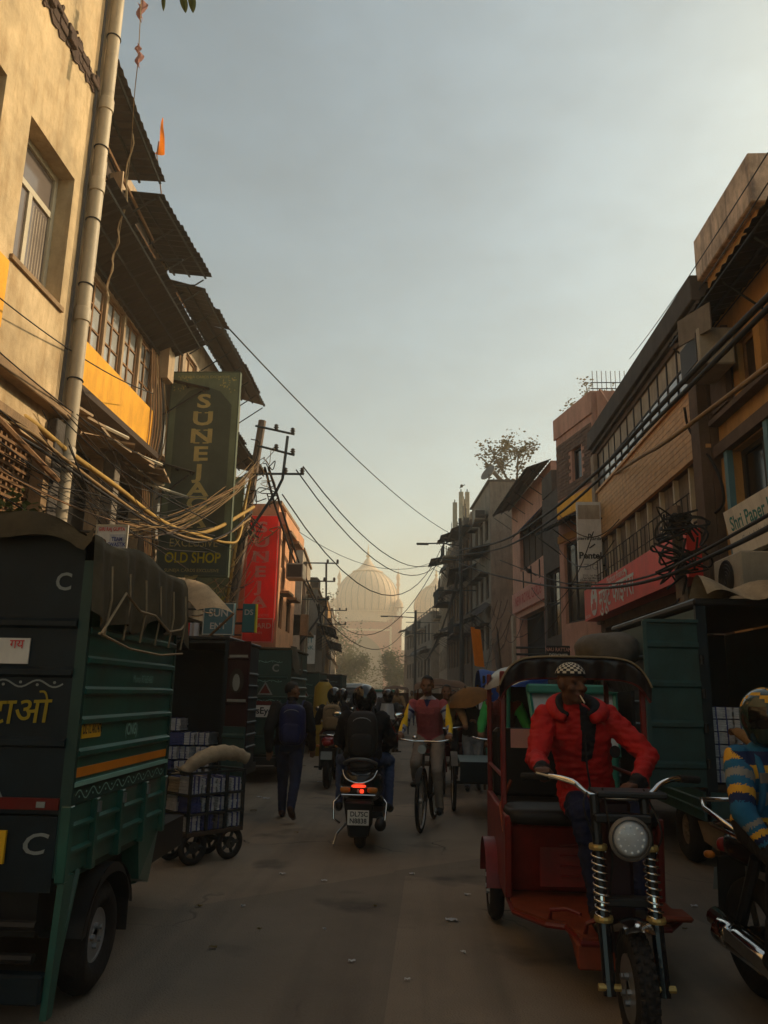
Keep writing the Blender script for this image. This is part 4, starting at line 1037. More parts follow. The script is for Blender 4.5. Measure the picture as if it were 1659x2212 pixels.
tree('street_tree', 'dark street tree at the far end of the right side', (-4.6, 122, 0), 7.0, 3.6, 3.0, 6000, seed=8, leaf=.36, trunk=.35)
tree('roof_tree', 'thin leaved tree growing behind the grey concrete house', (7.5, 43, 8.0), 13.5, 4, 3.0, 4200, 'leaf_dry', bare=1.0, seed=14, leaf=.2, trunk=.36)

m = bpy.data.materials.new('haze'); m.use_nodes = True; N = m.node_tree.nodes; N.clear()
pv = N.new('ShaderNodeVolumePrincipled'); oo = N.new('ShaderNodeOutputMaterial'); m.node_tree.links.new(pv.outputs[0], oo.inputs['Volume'])
pv.inputs['Density'].default_value = .0028; pv.inputs['Color'].default_value = (1.0, .88, .71, 1); pv.inputs['Anisotropy'].default_value = .25
o = MB().bx(-270, 270, -45, 910, -1, 60).build('haze', m); o['kind'] = 'stuff'; o['label'] = 'pale dusty haze filling the street'
# ================================================================== vehicles
def superball(mb, c, r, e=.5, nu=16, nv=10, M=None):
    f = lambda t: math.copysign(abs(t)**e, t); c = Vector(c); r = Vector(r); vs_ = []
    for j in range(nv+1):
        ph = math.pi*j/nv-math.pi/2
        for i in range(nu):
            th = 2*math.pi*i/nu
            p = Vector((r.x*f(math.cos(ph))*f(math.cos(th)), r.y*f(math.cos(ph))*f(math.sin(th)), r.z*f(math.sin(ph))))
            vs_.append(c+(M @ p if M is not None else p))
    return mb.add(vs_, [(j*nu+i, j*nu+(i+1)%nu, (j+1)*nu+(i+1)%nu, (j+1)*nu+i) for j in range(nv) for i in range(nu)])
def wheel(parent, c, R_, wd, ax=(1,0,0), kind='disc', rim='alloy', name='wheel', tread=False, hubm='iron'):
    c = Vector(c); a = Vector(ax).normalized(); h = min(wd*.55, R_*.3)
    t = MB().torus(c, a, R_-h, h, 32, 10, sr=wd/2/h)
    if tread:
        u, v, _ = basis(a)
        for k in range(34):
            for s_ in (-1, 0, 1):
                th = 2*math.pi*(k+.33*s_)/34; d = u*math.cos(th)+v*math.sin(th); tn = a.cross(d)
                t.box(c+d*(R_-.004 if s_ == 0 else R_-.012)+a*s_*wd*.3, (wd*.2, R_*.10, .018), Matrix((a, tn, d)).transposed())
    o = t.build(name, 'rubber', parent, smooth=True)
    q = MB()
    if kind == 'disc':
        q.torus(c, a, R_-2*h+.012, .012, 28, 6, sr=wd*.35/.012); ri = R_-2*h+.012
        q.lathe([(.03,.03),(ri*.35,.035),(ri*.5,.015),(ri*.8,.01),(ri,.03)], c+a*wd*.1, a, 24); q.lathe([(.03,.03),(ri*.35,.035),(ri*.5,.015),(ri*.8,.01),(ri,.03)], c-a*wd*.1, -a, 24)
        for k in range(5):
            u, v, _ = basis(a); th = 2*math.pi*k/5; d = (u*math.cos(th)+v*math.sin(th))*ri*.42
            for s_ in (1, -1): q.cyl(c+d+a*s_*(wd*.1+.02), c+d+a*s_*(wd*.1+.05), .014, n=6)
    else:
        q.torus(c, a, R_-2*h+.008, .010, 32, 6, sr=1.3); u, v, _ = basis(a); ns = 5 if kind == 'cast' else 28
        q.cyl(c-a*wd*.5, c+a*wd*.5, .03 if kind != 'cast' else .05, n=10)
        for k in range(ns):
            th = 2*math.pi*k/ns; d = u*math.cos(th)+v*math.sin(th); s_ = a*(.02 if k % 2 else -.02)*(0 if kind == 'cast' else 1)
            q.tube([c+d*.02+s_, c+d*(R_-2*h+.01)], .018 if kind == 'cast' else .0022, 4)
    q.build('rim', rim, o, smooth='auto')
    return o
def ribbed(name, m, parent, o, dirv, outv, length, z0, z1, ribs, hw=.03, pr=.02):
    """sheet-steel panel with pressed horizontal ribs"""
    prof = [(z0, 0.)]
    for z in sorted(ribs): prof += [(z-hw*.9, 0.), (z-hw*.55, pr), (z+hw*.1, pr), (z+hw*.55, 0.)]
    prof.append((z1, 0.)); o, dirv, outv = Vector(o), Vector(dirv), Vector(outv); q = MB(); n = len(prof)
    vs_ = [o+outv*p+V(0,0,z)+dirv*s_ for s_ in (0, length) for z, p in prof] + [o-outv*.02+V(0,0,z)+dirv*s_ for s_ in (0, length) for z, p in ((z0,0),(z1,0))]
    fs = [(i, i+1, n+i+1, n+i) for i in range(n-1)] + [(2*n, 2*n+1, 2*n+3, 2*n+2), tuple(range(n))+(2*n+1, 2*n), tuple(range(n, 2*n))+(2*n+3, 2*n+2), (0, n, 2*n+2, 2*n), (n-1, 2*n-1, 2*n+3, 2*n+1)]
    return q.add(vs_, fs).build(name, m, parent)
def tri_mark(parent, c, s_, right, up, name='warning_triangle'):
    right, up = Vector(right), Vector(up); nrm = right.cross(up)
    for k, (f, m_) in enumerate(((1, 'paint_white'), (.68, 'paint_red'))):
        q = MB(); q.prism([(-s_*f, -s_*.6*f), (s_*f, -s_*.6*f), (0, s_*1.1*f)], Vector(c)+nrm*(.003+.003*k), right, up, .002); q.build(name, m_, parent)
def wave_line(parent, o, dirv, nrm, length, amp, n, m_='paint_teal', wd=.012, dots=True):
    o, dirv = Vector(o), Vector(dirv); nrm = Vector(nrm)
    pts = [o+nrm*.004+dirv*(length*i/(n*10))+V(0,0,amp*math.sin(i*2*math.pi/10)) for i in range(n*10+1)]
    ribbon(pts, wd, m_, parent, nrm, 'painted_vine')
    if dots:
        q = MB()
        for k in range(n*2): q.lathe([(wd*.9,0),(wd*.9,.002)], o+nrm*.004+dirv*(length*(k+.5)/(n*2))+V(0,0,amp*.35*(1 if k%2 else -1)), nrm, 6)
        q.build('painted_leaf', m_, parent)['kind'] = 'stuff'

# ---- near green cargo three-wheeler
VX0, VX1, VY0, VY1 = -3.04, -1.6, 3.74, 5.15
v = thing('cargo_van', 'green ribbed cargo three-wheeler with olive tarpaulin and orange stripe', 'van', (-2.3, 4.4, 0), 0, 'cargo vans parked along the street', world=True)
ribbed('side_panel', 'van_green', v, (VX1, VY0+.03, 0), (0,1,0), (1,0,0), VY1-VY0-.06, 1.055, 2.07, [1.20, 1.345, 1.485, 1.63, 1.77])
ribbed('side_panel', 'van_green', v, (VX0, VY0+.03, 0), (0,1,0), (-1,0,0), VY1-VY0-.06, 1.055, 2.07, [1.20, 1.345, 1.485, 1.63, 1.77])
MB().bx(VX1-.02, VX1+.005, VY0+.04, VY1-.04, 1.085, 1.128).build('orange_stripe', 'paint_orange', v)
MB().bx(VX1-.03, VX1+.014, VY0+.02, VY1-.02, 1.045, 1.066).build('trim_strip', 'paint_teal', v)
MB().bx(VX1-.03, VX1, VY0+.02, VY1-.02, .965, 1.043).build('vine_band', 'van_green_dark', v)
wave_line(v, (VX1+.001, VY0+.06, 1.004), (0,1,0), (1,0,0), 1.28, .022, 8, 'paint_teal', .006)
ys = [VY0+.02, 4.06, 4.40, 4.78, VY1-.02]
for i in range(4):
    ribbed('drop_side', 'van_green', v, (VX1-.01, ys[i]+.025, 0), (0,1,0), (1,0,0), ys[i+1]-ys[i]-.05, .66, .96, [.76, .87], .022, .02)
for y in ys: MB().bx(VX1-.03, VX1+.018, y-.024, y+.024, .64, .965).build('stake_post', 'van_green', v, bevel=.004)
MB().bx(VX0, VX1-.03, VY1-.04, VY1, .66, 2.0).build('front_panel', 'van_green_dark', v)
for y in (VY0, VY1-.03): MB().bx(VX1-.04, VX1+.012, y, y+.03, .66, 2.1).build('corner_post', 'van_green_dark', v)
MB().bx(VX0+.02, VX1-.03, VY0+.05, VY1-.05, .62, .68).build('load_bed', 'van_green_dark', v)
MB().bx(VX0+.15, VX1-.12, VY0+.06, VY1+.9, .40, .60).build('chassis', 'black_metal', v)
rear = ribbed('rear_door', 'van_navy', v, (VX0+.02, VY0, 0), (1,0,0), (0,-1,0), VX1-VX0-.06, .93, 2.22, [1.25, 1.57, 1.80], .035, .022)
MB().bx(VX0+.02, VX1-.04, VY0-.015, VY0+.02, .95, 1.0).build('red_band', 'paint_red', v)
MB().bx(VX0+.02, VX1-.04, VY0-.005, VY0+.03, .60, .92).build('tailgate', 'van_navy', v)
text('C', .12, 'paint_white', v, (-1.73, VY0-.006, 1.99), (1,0,0), (0,0,1), bold=.015)
text('C', .13, 'paint_white', v, (-1.74, VY0-.012, .80), (1,0,0), (0,0,1), bold=.01, sx=1.3, shear=.2)
MB().bx(-2.06, -1.86, VY0-.012, VY0-.004, 1.60, 1.72).build('paper_sticker', 'sign_white', v)
text('गय', .06, 'ink_red', v, (-1.92, VY0-.016, 1.69), (1,0,0), (0,0,1), bold=.01)
wave_line(v, (-2.5, VY0-.004, 1.51), (1,0,0), (0,-1,0), .82, .016, 5, 'paint_white', .008)
text('हटाओ', .165, 'paint_yellow', v, (-1.92, VY0-.006, 1.375), (1,0,.05), (.06,0,1), bold=.008)
tri_mark(v, (-2.02, VY0-.004, 1.06), .12, (1,0,0), (0,0,1))
MB().bx(-1.74, -1.70, VY0-.02, VY0-.012, .96, .985).build('reflector', 'paint_white', v)
MB().bx(-2.3, -1.86, VY0-.03, VY0-.015, .72, .86).build('number_plate', 'plate_yellow', v)
MB().bx(-1.598, -1.592, 3.80, 4.02, 1.26, 1.345).build('number_plate', 'plate_yellow', v)
text('DL·1L AK1476', .06, 'ink_black', v, (-1.590, 3.91, 1.30), (0,1,0), (0,0,1), bold=.02, sx=.62)
text('Munna-9076854681', .060, 'paint_teal', v, (-1.592, 4.58, 1.545), (0,1,0), (0,0,1), sx=.7)
text('(CNG)', .085, 'paint_teal', v, (-1.592, 4.45, 1.275), (0,1,0), (0,0,1), bold=.02, sx=.75)
for z in (.35, .48): MB().cyl((VX0+.1, VY0-.06, z), (VX1-.06, VY0-.06, z), .022, n=8).build('bumper_bar', 'black_metal', v)
MB().bx(VX0+.1, VX1-.02, VY0-.05, VY0+.02, .16, .28).build('bumper', 'van_navy', v, bevel=.01)
for x in (VX1-.02, VX1-.36): MB().slab((x, VY0-.03, .1), (x, VY0+.03, .1), (x, VY0+.12, .66), (x, VY0+.02, .66), .03).build('strut', 'van_green', v)
MB().tube([(VX1-.01, VY0+.03, .2), (VX1-.01, VY0+.20, .66)], .016, 6).build('brace', 'van_green', v)
for x in (VX1-.09, VX0+.09): wheel(v, (x, 4.33, .27), .27, .16, tread=False)
q = MB()                                  # black mudguard over the rear wheel
q.grid(lambda a, b_: V(VX1-.19+.21*b_, 4.33-math.cos(math.pi*(.06+.86*a))*.34, .28+math.sin(math.pi*(.06+.86*a))*.335), 16, 2)
q.grid(lambda a, b_: V(VX1+.02, 4.33-math.cos(math.pi*(.06+.86*a))*(.34+.05*b_-.05), .28+math.sin(math.pi*(.06+.86*a))*(.335-.05*b_)), 16, 1)
q.build('mudguard', 'black_metal', v, smooth='auto')
MB().bx(VX1-.2, VX1-.01, 4.68, 4.69, .2, .48).build('mud_flap', 'rubber', v)
MB().hexa([V(-2.95,5.2,.3), V(-1.72,5.2,.3), V(-1.98,6.3,.3), V(-2.7,6.3,.3)], [V(-2.9,5.2,1.55), V(-1.8,5.2,1.55), V(-2.05,6.0,1.55), V(-2.6,6.0,1.55)]).build('cab', 'van_green', v, bevel=.06, seg=3)
MB().hexa([V(-1.75,4.86,.42), V(-1.62,4.86,.42), V(-1.66,5.16,.34), V(-1.8,5.16,.34)], [V(-1.75,4.80,.66), V(-1.62,4.80,.66), V(-1.62,5.16,.66), V(-1.8,5.16,.66)]).build('side_skirt', 'van_green', v)
wheel(v, (-2.34, 6.1, .24), .24, .12)
tp = thing('tarpaulin', 'olive tarpaulin roped over the top of the ribbed cargo box', 'tarpaulin', (-2.3, 4.4, 2.0), 0, None, world=True)
def tarp_pt(u, t):
    y = 3.66+1.54*u; fold = .018*math.sin(23*u+2*math.sin(5*u))+.01*math.sin(57*u)
    x_top = VX0-.03; W_ = VX1-VX0+.06
    if t < .62: k = t/.62; x = x_top+W_*k; z = 2.24+.10*math.sin(math.pi*min(1, k*1.05))**.5+.03*math.sin(9*u+4*k)+.02*math.sin(17*k+5*u)-.05*u
    else: k = (t-.62)/.38; x = VX1+.03+.02*k+fold*(.5+k); z = 2.25-.06*u-(.40+.05*math.sin(7*u)+.03*math.sin(19*u))*k
    if u < .06: z -= 0.0
    return V(x, y, z)
q = MB(); q.grid(tarp_pt, 60, 26)
q.grid(lambda a, b_: V(VX0-.03+(VX1-VX0+.06)*a, 3.66-.015*b_+.01*math.sin(30*a), tarp_pt(0, a*.62).z-(.10+.03*math.sin(11*a))*b_), 40, 4)
q.build('cover', 'tarp', tp, smooth=True)
for k in range(6):
    y = 3.80+k*.25; MB().tube([(VX1+.075, y, 2.08), (VX1+.085, y+.01, 1.92), (VX1+.06, y+.02, 1.74)], .006, 5).build('rope', 'rope', tp)
zz = [(VX1+.07, 3.76, 1.75), (VX1+.09, 3.98, 1.97), (VX1+.09, 4.2, 1.9), (VX1+.09, 4.45, 1.90), (VX1+.09, 4.72, 1.83), (VX1+.09, 4.95, 1.86), (VX1+.06, 5.12, 1.90)]
MB().tube(zz, .007, 5).build('rope', 'rope', tp); MB().tube([(VX1+.06, 3.76, 1.75), (VX1+.05, 4.2, 1.70), (VX1+.05, 4.7, 1.69), (VX1+.05, 5.15, 1.72)], .007, 5).build('rope', 'rope', tp)

# ---- other cargo vans seen from behind (local frame, origin at rear wheel line, +y forward)
def cargo_van(label, loc, w_, l_, z1, rear_open=False, side='van_green_dark', rearm='van_navy', tarp=True, marks=None, rz=0):
    v = thing('cargo_van', label, 'van', loc, rz, 'cargo vans parked along the street')
    h = w_/2; ribs = [.75+.16*i for i in range(int((z1-.85)/.16))]
    for s_ in (-1, 1): ribbed('side_panel', side, v, (s_*h, .03, 0), (0,1,0), (s_,0,0), l_-.06, .5, z1, ribs)
    MB().bx(-h+.02, h-.02, l_-.04, l_-.005, .5, z1).build('front_panel', side, v)
    MB().bx(-h+.02, h-.02, .04, l_-.05, .46, .52).build('load_bed', side, v)
    MB().bx(-h+.15, h-.15, .1, l_+.9, .32, .45).build('chassis', 'black_metal', v)
    for s_ in (-1, 1): MB().bx(s_*h-.03, s_*h+.03, 0, .04, .46, z1+.01).build('corner_post', side, v)
    MB().bx(-h-.02, h+.02, -.01, l_+.02, z1+.012, z1+.05).build('roof', 'tarp' if tarp else 'black_metal', v, bevel=.01)
    if not rear_open:
        ribbed('rear_door', rearm, v, (-h+.03, 0, 0), (1,0,0), (0,-1,0), w_-.06, .5, z1, ribs[::2], .03, .02)
        for k in range(3): wave_line(v, (-h+.08, -.004, ribs[-1]+.10-.32*k), (1,0,0), (0,-1,0), w_-.2, .014, 5, 'paint_teal', .008)
    else: MB().bx(-h+.03, h-.03, .03, l_-.06, z1-.03, z1).build('ceiling', 'black_metal', v)
    for s_ in (-1, 1): wheel(v, (s_*(h-.1), .55, .26), .26, .15)
    MB().hexa([V(-h+.1,l_+.05,.3), V(h-.1,l_+.05,.3), V(h-.3,l_+1.1,.3), V(-h+.3,l_+1.1,.3)], [V(-h+.15,l_+.05,1.55), V(h-.15,l_+.05,1.55), V(h-.35,l_+.85,1.55), V(-h+.35,l_+.85,1.55)]).build('cab', side, v, bevel=.06, seg=3)
    wheel(v, (0, l_+.9, .24), .24, .12)
    MB().bx(-h+.05, h-.05, -.08, -.02, .3, .42).build('bumper', 'black_metal', v, bevel=.01)
    return v
v2 = cargo_van('black cargo van with its rear open and door swung out', (-2.95, 9.5, 0), 1.28, 1.9, 2.07, rear_open=True, side='van_navy', tarp=False)
d2 = MB()
hx = .64
dr = ribbed('open_door', 'van_maroon', v2, (hx+.02, -.02, 0), (.93,-.36,0), (-.36,-.93,0), .30, .5, 2.06, [1.35, 1.86], .02, .015)
ribbed('door_lower_panel', 'van_teal', v2, (hx+.015, -.05, 0), (.93,-.36,0), (-.36,-.93,0), .30, .46, 1.08, [.62, .8, .98], .04, .02)
q = MB(); q.lathe([(.10,0),(.10,.003)], (hx+.155, -.105, 1.6), (-.36,-.93,0), 20, sy=1.4); q.build('door_window', 'frame_dark', v2)
q = MB(); q.lathe([(.05,0),(.05,.003)], (hx+.152, -.112, 1.58), (-.36,-.93,0), 14, sy=2.0); q.build('painted_figure', 'paint_white', v2)
for z in (1.36, 1.87): q = MB(); q.slab((hx+.04,-.055,z), (hx+.28,-.148,z), (hx+.28,-.148,z+.03), (hx+.04,-.055,z+.03), -.004); q.build('painted_bar', 'paint_white', v2)
v3 = cargo_van('dark green cargo van with warning triangle and white sticker', (-2.88, 13.5, 0), 1.34, 2.1, 2.16, rearm='van_green_dark')
tri_mark(v3, (.28, -.02, 1.5), .13, (1,0,0), (0,0,1)); text('C', .17, 'paint_white', v3, (.44, -.03, 1.86), (1,0,0), (0,0,1), bold=.03)
MB().bx(-.6, .4, -.03, -.012, 1.26, 1.32).build('red_band', 'paint_red', v3)
MB().bx(-.62, .42, -.034, -.012, 1.06, 1.25).build('sticker', 'sign_white', v3)
text('WheelsEye', .15, 'ink_black', v3, (.08, -.04, 1.16), (1,0,0), (0,0,1), bold=.02)
text('ॐ जय', .17, 'paint_white', v3, (-.12, -.03, 1.48), (1,0,0), (0,0,1))
q = MB()
for k in range(8): a = k*math.pi/4; q.tube([(-.05+.03*math.cos(a), -.03, .8+.03*math.sin(a)), (-.05+.09*math.cos(a), -.03, .8+.09*math.sin(a))], .010, 4)
q.build('painted_flower', 'paint_white', v3)
q = MB(); q.grid(lambda a, b_: V(.67+.05*math.sin(6*a)+.06*b_, .0+1.3*a, 2.24-.35*b_-.12*math.sin(9*a)*b_), 20, 6); q.build('loose_tarpaulin', 'tarp', v3, smooth=True)
v4 = cargo_van('smaller green cargo van beyond the pedestrian with white lettering', (-3.15, 20, 0), 1.2, 1.9, 1.92, rearm='van_green_dark')
tri_mark(v4, (.3, -.02, 1.42), .10, (1,0,0), (0,0,1)); text('ON', .16, 'paint_white', v4, (.2, -.03, 1.15), (1,0,0), (0,0,1), bold=.02)
v5 = cargo_van('far dark cargo van half lost in haze', (-3.2, 26.5, 0), 1.2, 1.9, 2.0, tarp=False)
MB().bx(-.5, .2, -.1, -.03, .9, 1.9).build('yellow_drum_cover', 'pale_wall', v5, bevel=.1)
yb = thing('water_drum', 'tall yellow plastic drum standing beside the parked vans', 'drum', (-2.35, 19.6, 0))
MB().lathe([(.22,.0),(.24,.05),(.24,.5),(.25,.52),(.24,.54),(.24,1.1),(.25,1.12),(.24,1.15),(.22,1.6),(.12,1.72)], n=18).build('body', 'auto_yellow', yb, smooth='auto')
MB().lathe([(.1,1.7),(.1,1.77)], n=14).build('lid', 'frame_dark', yb)

def bundle(label, loc, d, rz, group, m_='paper'):
    r_ = thing('paper_bundle', label, 'paper bundle', loc, rz, group)
    q = MB(); n = 5
    for k in range(n): q.box((rng.uniform(-.006,.006), rng.uniform(-.006,.006), d[2]*(k+.5)/n), (d[0], d[1], d[2]/n*.86))
    q.build('sheets', m_, r_)
    for s_ in (-.22, .22): MB().box((d[0]*s_, 0, d[2]/2), (.012, d[1]+.012, d[2]+.01)).build('strap', 'paper_blue', r_)
    return r_
k_ = 0
for row in range(4):
    for i in range(5):
        p = (-2.95-.42+i*.2+rng.uniform(-.03,.03), 9.75+row*.03+rng.uniform(-.05,.08), .525+row*.16)
        if row == 3 and i > 2: continue
        bundle('strapped paper bundle piled inside the open black van', p, (.18, .26, .14), rng.uniform(-.35,.35), 'paper bundles in the black van', rng.choice(['paper','paper','paper_blue']))
# ---- hand cart
a = math.atan2(7.76-7.30, -1.66+2.03)
hc = thing('hand_cart', 'small caged hand cart with iron wheels, loaded with paper bundles', 'hand cart', (-1.97, 7.56, 0), a)
cw, cl = .62, .40                         # length along right edge, depth
MB().bx(-cw/2, cw/2, -cl/2, cl/2, .24, .275).build('tray', 'wood_dark', hc, bevel=.004)
for x in (-cw/2+.015, -cw/6, cw/6, cw/2-.015):
    for y in (-cl/2+.012, cl/2-.012): MB().bx(x-.012, x+.012, y-.012, y+.012, .275, .78).build('cage_post', 'iron', hc)
for z in (.42, .58, .77):
    for y in (-cl/2+.008, cl/2-.008): MB().bx(-cw/2, cw/2, y-.008, y+.008, z-.01, z+.01).build('cage_rail', 'iron', hc)
    for x in (-cw/2+.008, cw/2-.008): MB().bx(x-.008, x+.008, -cl/2, cl/2, z-.01, z+.01).build('cage_rail', 'iron', hc)
for x in (-cw/2+.1, cw/2-.12): wheel(hc, (x, -cl/2+.04, .145), .145, .05, (0,1,0), 'cast', 'iron'); wheel(hc, (x, cl/2-.04, .145), .145, .05, (0,1,0), 'cast', 'iron')
for x in (-cw/2+.1, cw/2-.12): MB().cyl((x, -cl/2, .145), (x, cl/2, .145), .012, n=6).build('axle', 'iron', hc)
M_ = Matrix.Rotation(a, 3, 'Z')
for k in range(3):
    for i in range(4):
        for j in range(2):
            p = Vector((-1.97, 7.56, 0))+M_ @ V(-.225+i*.15, -.09+j*.18, .28+k*.155)
            bundle('strapped paper bundle packed in the caged hand cart', p, (rng.uniform(.115,.14), .16, rng.uniform(.11,.15)), a+rng.uniform(-.10,.10), 'paper bundles on the hand cart', rng.choice(['paper','paper','paper','paper_blue','sheet_pale','sack']))
sk = thing('rolled_sack', 'rolled jute sack bent over the top of the hand cart', 'sack', (-1.9, 7.5, .76))
pts = spline([V(-.22,-.17,.0), V(-.12,-.08,.10), V(.02,.05,.16), V(.16,.20,.15), V(.26,.28,.10)], 5)
MB().tube(pts, [.05+.022*math.sin(math.pi*i/(len(pts)-1))+.006*math.sin(i*2.3) for i in range(len(pts))], 12).build('roll', 'sack', sk, smooth=True)
q = MB()
for k in range(8): q.tube([(-.22,-.17,0), (-.27+rng.uniform(-.05,.03), -.2+rng.uniform(-.06,.04), .02+rng.uniform(-.04,.06))], .004, 4)
q.build('frayed_end', 'rope', sk)

# ---- right hand truck with open door
TX0, TX1, TY0, TY1 = 2.52, 3.95, 7.4, 10.6
t_ = thing('delivery_truck', 'dark teal delivery truck, its ribbed rear door swung wide open', 'truck', (3.2, 8.8, 0), 0, None, world=True)
ribbed('open_door', 'van_teal', t_, (2.03, TY0-.03, 0), (1,.06,0), (0,-1,0), .49, .74, 2.17, [.93, 1.28, 1.63, 1.98], .05, .022)
MB().bx(2.015, 2.05, TY0-.06, TY0-.02, .72, 2.18).build('door_edge', 'van_teal', t_)
MB().bx(2.03, 2.52, TY0-.055, TY0+.01, 2.172, 2.2).build('door_edge', 'van_teal', t_)
for z in (.9, 1.2, 1.5, 1.8): MB().cyl((2.535, TY0-.03, z), (2.535, TY0-.03, z+.08), .02, n=8).build('hinge', 'black_metal', t_)
for x in (TX0, TX1): ribbed('side_panel', 'van_teal', t_, (x, TY0+.05, 0), (0,1,0), (-1 if x == TX0 else 1,0,0), TY1-TY0-.1, .75, 2.3, [.95, 1.2, 1.45, 1.7, 1.95])
MB().bx(TX0, TX0+.09, TY0, TY0+.05, .6, 2.35).build('corner_post', 'van_navy', t_); MB().bx(TX1-.09, TX1, TY0, TY0+.05, .6, 2.35).build('corner_post', 'van_navy', t_)
MB().bx(TX0-.02, TX1+.02, TY0-.02, TY1, 2.33, 2.40).build('roof', 'black_metal', t_, bevel=.02)
MB().bx(TX0+.02, TX1-.02, TY0+.05, TY1-.1, .70, .76).build('load_bed', 'wood_dark', t_); MB().bx(TX0+.03, TX1-.03, TY1-.1, TY1-.05, .7, 2.3).build('front_panel', 'van_navy', t_)
ribbed('drop_side', 'van_teal', t_, (TX0-.04, TY0, 0), (0,1,0), (-1,0,0), TY1-TY0, .46, .70, [.55, .63], .02, .015)
MB().bx(TX0+.02, TX1, TY0-.03, TY0+.02, .45, .7).build('tailgate', 'van_teal', t_)
MB().bx(TX0+.15, TX1-.15, TY0+.05, TY1+1.2, .38, .5).build('chassis', 'black_metal', t_)
for x in (TX0+.08, TX1-.08): wheel(t_, (x, 8.1, .29), .29, .2, kind='disc', rim='pole')
MB().bx(TX0+.2, TX1-.2, TY1, TY1+1.3, .5, 2.0).build('cab', 'van_teal', t_, bevel=.12, seg=3); wheel(t_, (TX0+.2, TY1+.6, .29), .29, .2)
q = MB(); q.slab((2.45, 7.5, .45), (2.7, 7.5, .42), (2.62, 7.52, .2), (2.5, 7.51, .28), .004); q.build('mud_flap', 'wood', t_)
for k in range(12):
    bundle('flat stack of printed sheets inside the teal truck', (2.72+(k % 2)*.22, TY0+.24, .775+(k//2)*.11), (.2, .28, .10), rng.uniform(-.06,.06), 'sheet stacks in the teal truck')
tg = thing('canvas_bundle', 'crumpled grey canvas bundle with yellow edge behind the teal truck door', 'canvas', (2.1, 9.4, 1.5))
q = MB(); superball(q, (.05, 0, .52), (.34, .45, .20), .7, 24, 14); 
q.v = [tuple(Vector(p)+Vector((.03,.03,.04))*noise.noise(Vector(p)*6)) for p in q.v]; q.build('canvas', 'tarp_grey', tg, smooth=True)
MB().bx(-.2, .3, -.48, -.44, .16, .30).build('yellow_edge', 'canopy_edge', tg)
for x in (-.15, .25): MB().bx(x-.02, x+.02, -.3, .3, -1.5, .36).build('support_post', 'iron', tg)
tk = thing('torn_canvas', 'torn sacking heaped along the roof of the teal truck', 'canvas', (2.9, 7.4, 2.40))
q = MB(); q.grid(lambda a, b_: V(-.32+1.2*a, -.16+.5*b_+.05*math.sin(9*a), .02+.16*math.sin(math.pi*b_)*(1-.6*a)+.05*math.sin(13*a+3*b_)), 24, 10); q.build('heap', 'sack', tk, smooth=True)
MB().cyl((.2, .05, .12), (1.1, .1, .14), .04, n=10).build('tube_pole', 'pale_wall', tk)

# ---- red electric rickshaw
e = thing('electric_rickshaw', 'red electric rickshaw with black vinyl canopy and round headlamp', 'rickshaw', (1.0, 4.9, 0), 0, None, world=True)
EX = 1.0
wheel(e, (.975, 3.95, .235), .235, .10, tread=True, rim='steel')
for x in (.855, 1.095):
    MB().cyl((x, 4.13, 1.03), (x, 4.04, .60), .024, n=10).build('fork_tube', 'black_metal', e)
    MB().cyl((x, 4.03, .55), (x, 3.95, .20), .028, n=10).build('fork_leg', 'moto_black', e)
    MB().cyl((x, 4.075, .79), (x, 4.02, .50), .016, n=10).build('damper', 'chrome', e)
    MB().tube([(x+.034*math.cos(k*.55), 4.075-.055*k/100+.034*math.sin(k*.55), .78-.27*k/100) for k in range(101)], .0055, 5).build('spring', 'chrome', e, smooth=True)
    for z, y in ((.80, 4.08), (.50, 4.02)): MB().lathe([(.042,-.012),(.045,0),(.042,.012)], (x, y, z), n=14).build('spring_collar', 'gilt', e)
    MB().cyl((x-.05, 3.95, .235), (x+.05, 3.95, .235), .016, n=8).build('axle_nut', 'gilt', e)
q = MB(); q.grid(lambda a, b_: V(.975+(b_-.5)*.13, 3.95-math.cos(math.pi*(.36+.44*a))*.275, .235+math.sin(math.pi*(.36+.44*a))*.275+.012*math.sin(math.pi*b_)), 16, 6); q.build('mudguard', 'chrome', e, smooth=True)
hl = MB().lathe([(.02,-.10),(.06,-.09),(.095,-.03),(.10,0),(.088,.012),(.085,.004)], (.99, 4.0, .85), (0,-1,0), 28).build('headlamp', 'sheet_pale', e, smooth='auto')
MB().lathe([(.086,0),(.06,.012),(.01,.018)], (.99, 3.995, .85), (0,-1,0), 28).build('lens', 'lens', hl, smooth=True)
q = MB()
for rr_, n in ((0,1),(.028,6),(.058,12)):
    for k in range(n): th = 2*math.pi*k/n; q.ball((.99+rr_*math.cos(th), 3.983, .85+rr_*math.sin(th)), (.007,.005,.007), 6, 4)
q.build('diode', 'lens_dot', hl)
for z in (.93, .56): MB().bx(.84, 1.11, 4.05, 4.13, z-.02, z+.02).build('fork_yoke', 'black_metal', e, bevel=.008)
hb = spline([V(.56,4.36,1.085), V(.66,4.25,1.10), V(.76,4.16,1.085), V(.84,4.13,1.03), V(.975,4.13,1.015), V(1.11,4.13,1.03), V(1.19,4.16,1.085), V(1.29,4.22,1.105), V(1.42,4.33,1.09)], 5)
MB().tube(hb, .013, 8).build('handlebar', 'chrome', e, smooth=True)
for p0, p1 in (((.54,4.385,1.083),(.655,4.255,1.10)), ((1.43,4.34,1.09),(1.30,4.23,1.104))): MB().cyl(p0, p1, .019, n=10).build('grip', 'rubber', e)
MB().tube([(.60,4.29,1.11), (.68,4.18,1.10), (.76,4.10,1.08)], .007, 5).build('brake_lever', 'steel', e)
MB().bx(.86, 1.20, 4.08, 4.28, 1.02, 1.05).build('dash_tray', 'black_metal', e, bevel=.008)
MB().bx(.90, 1.05, 4.20, 4.30, .30, 1.0).build('steering_column', 'van_maroon', e, bevel=.02)
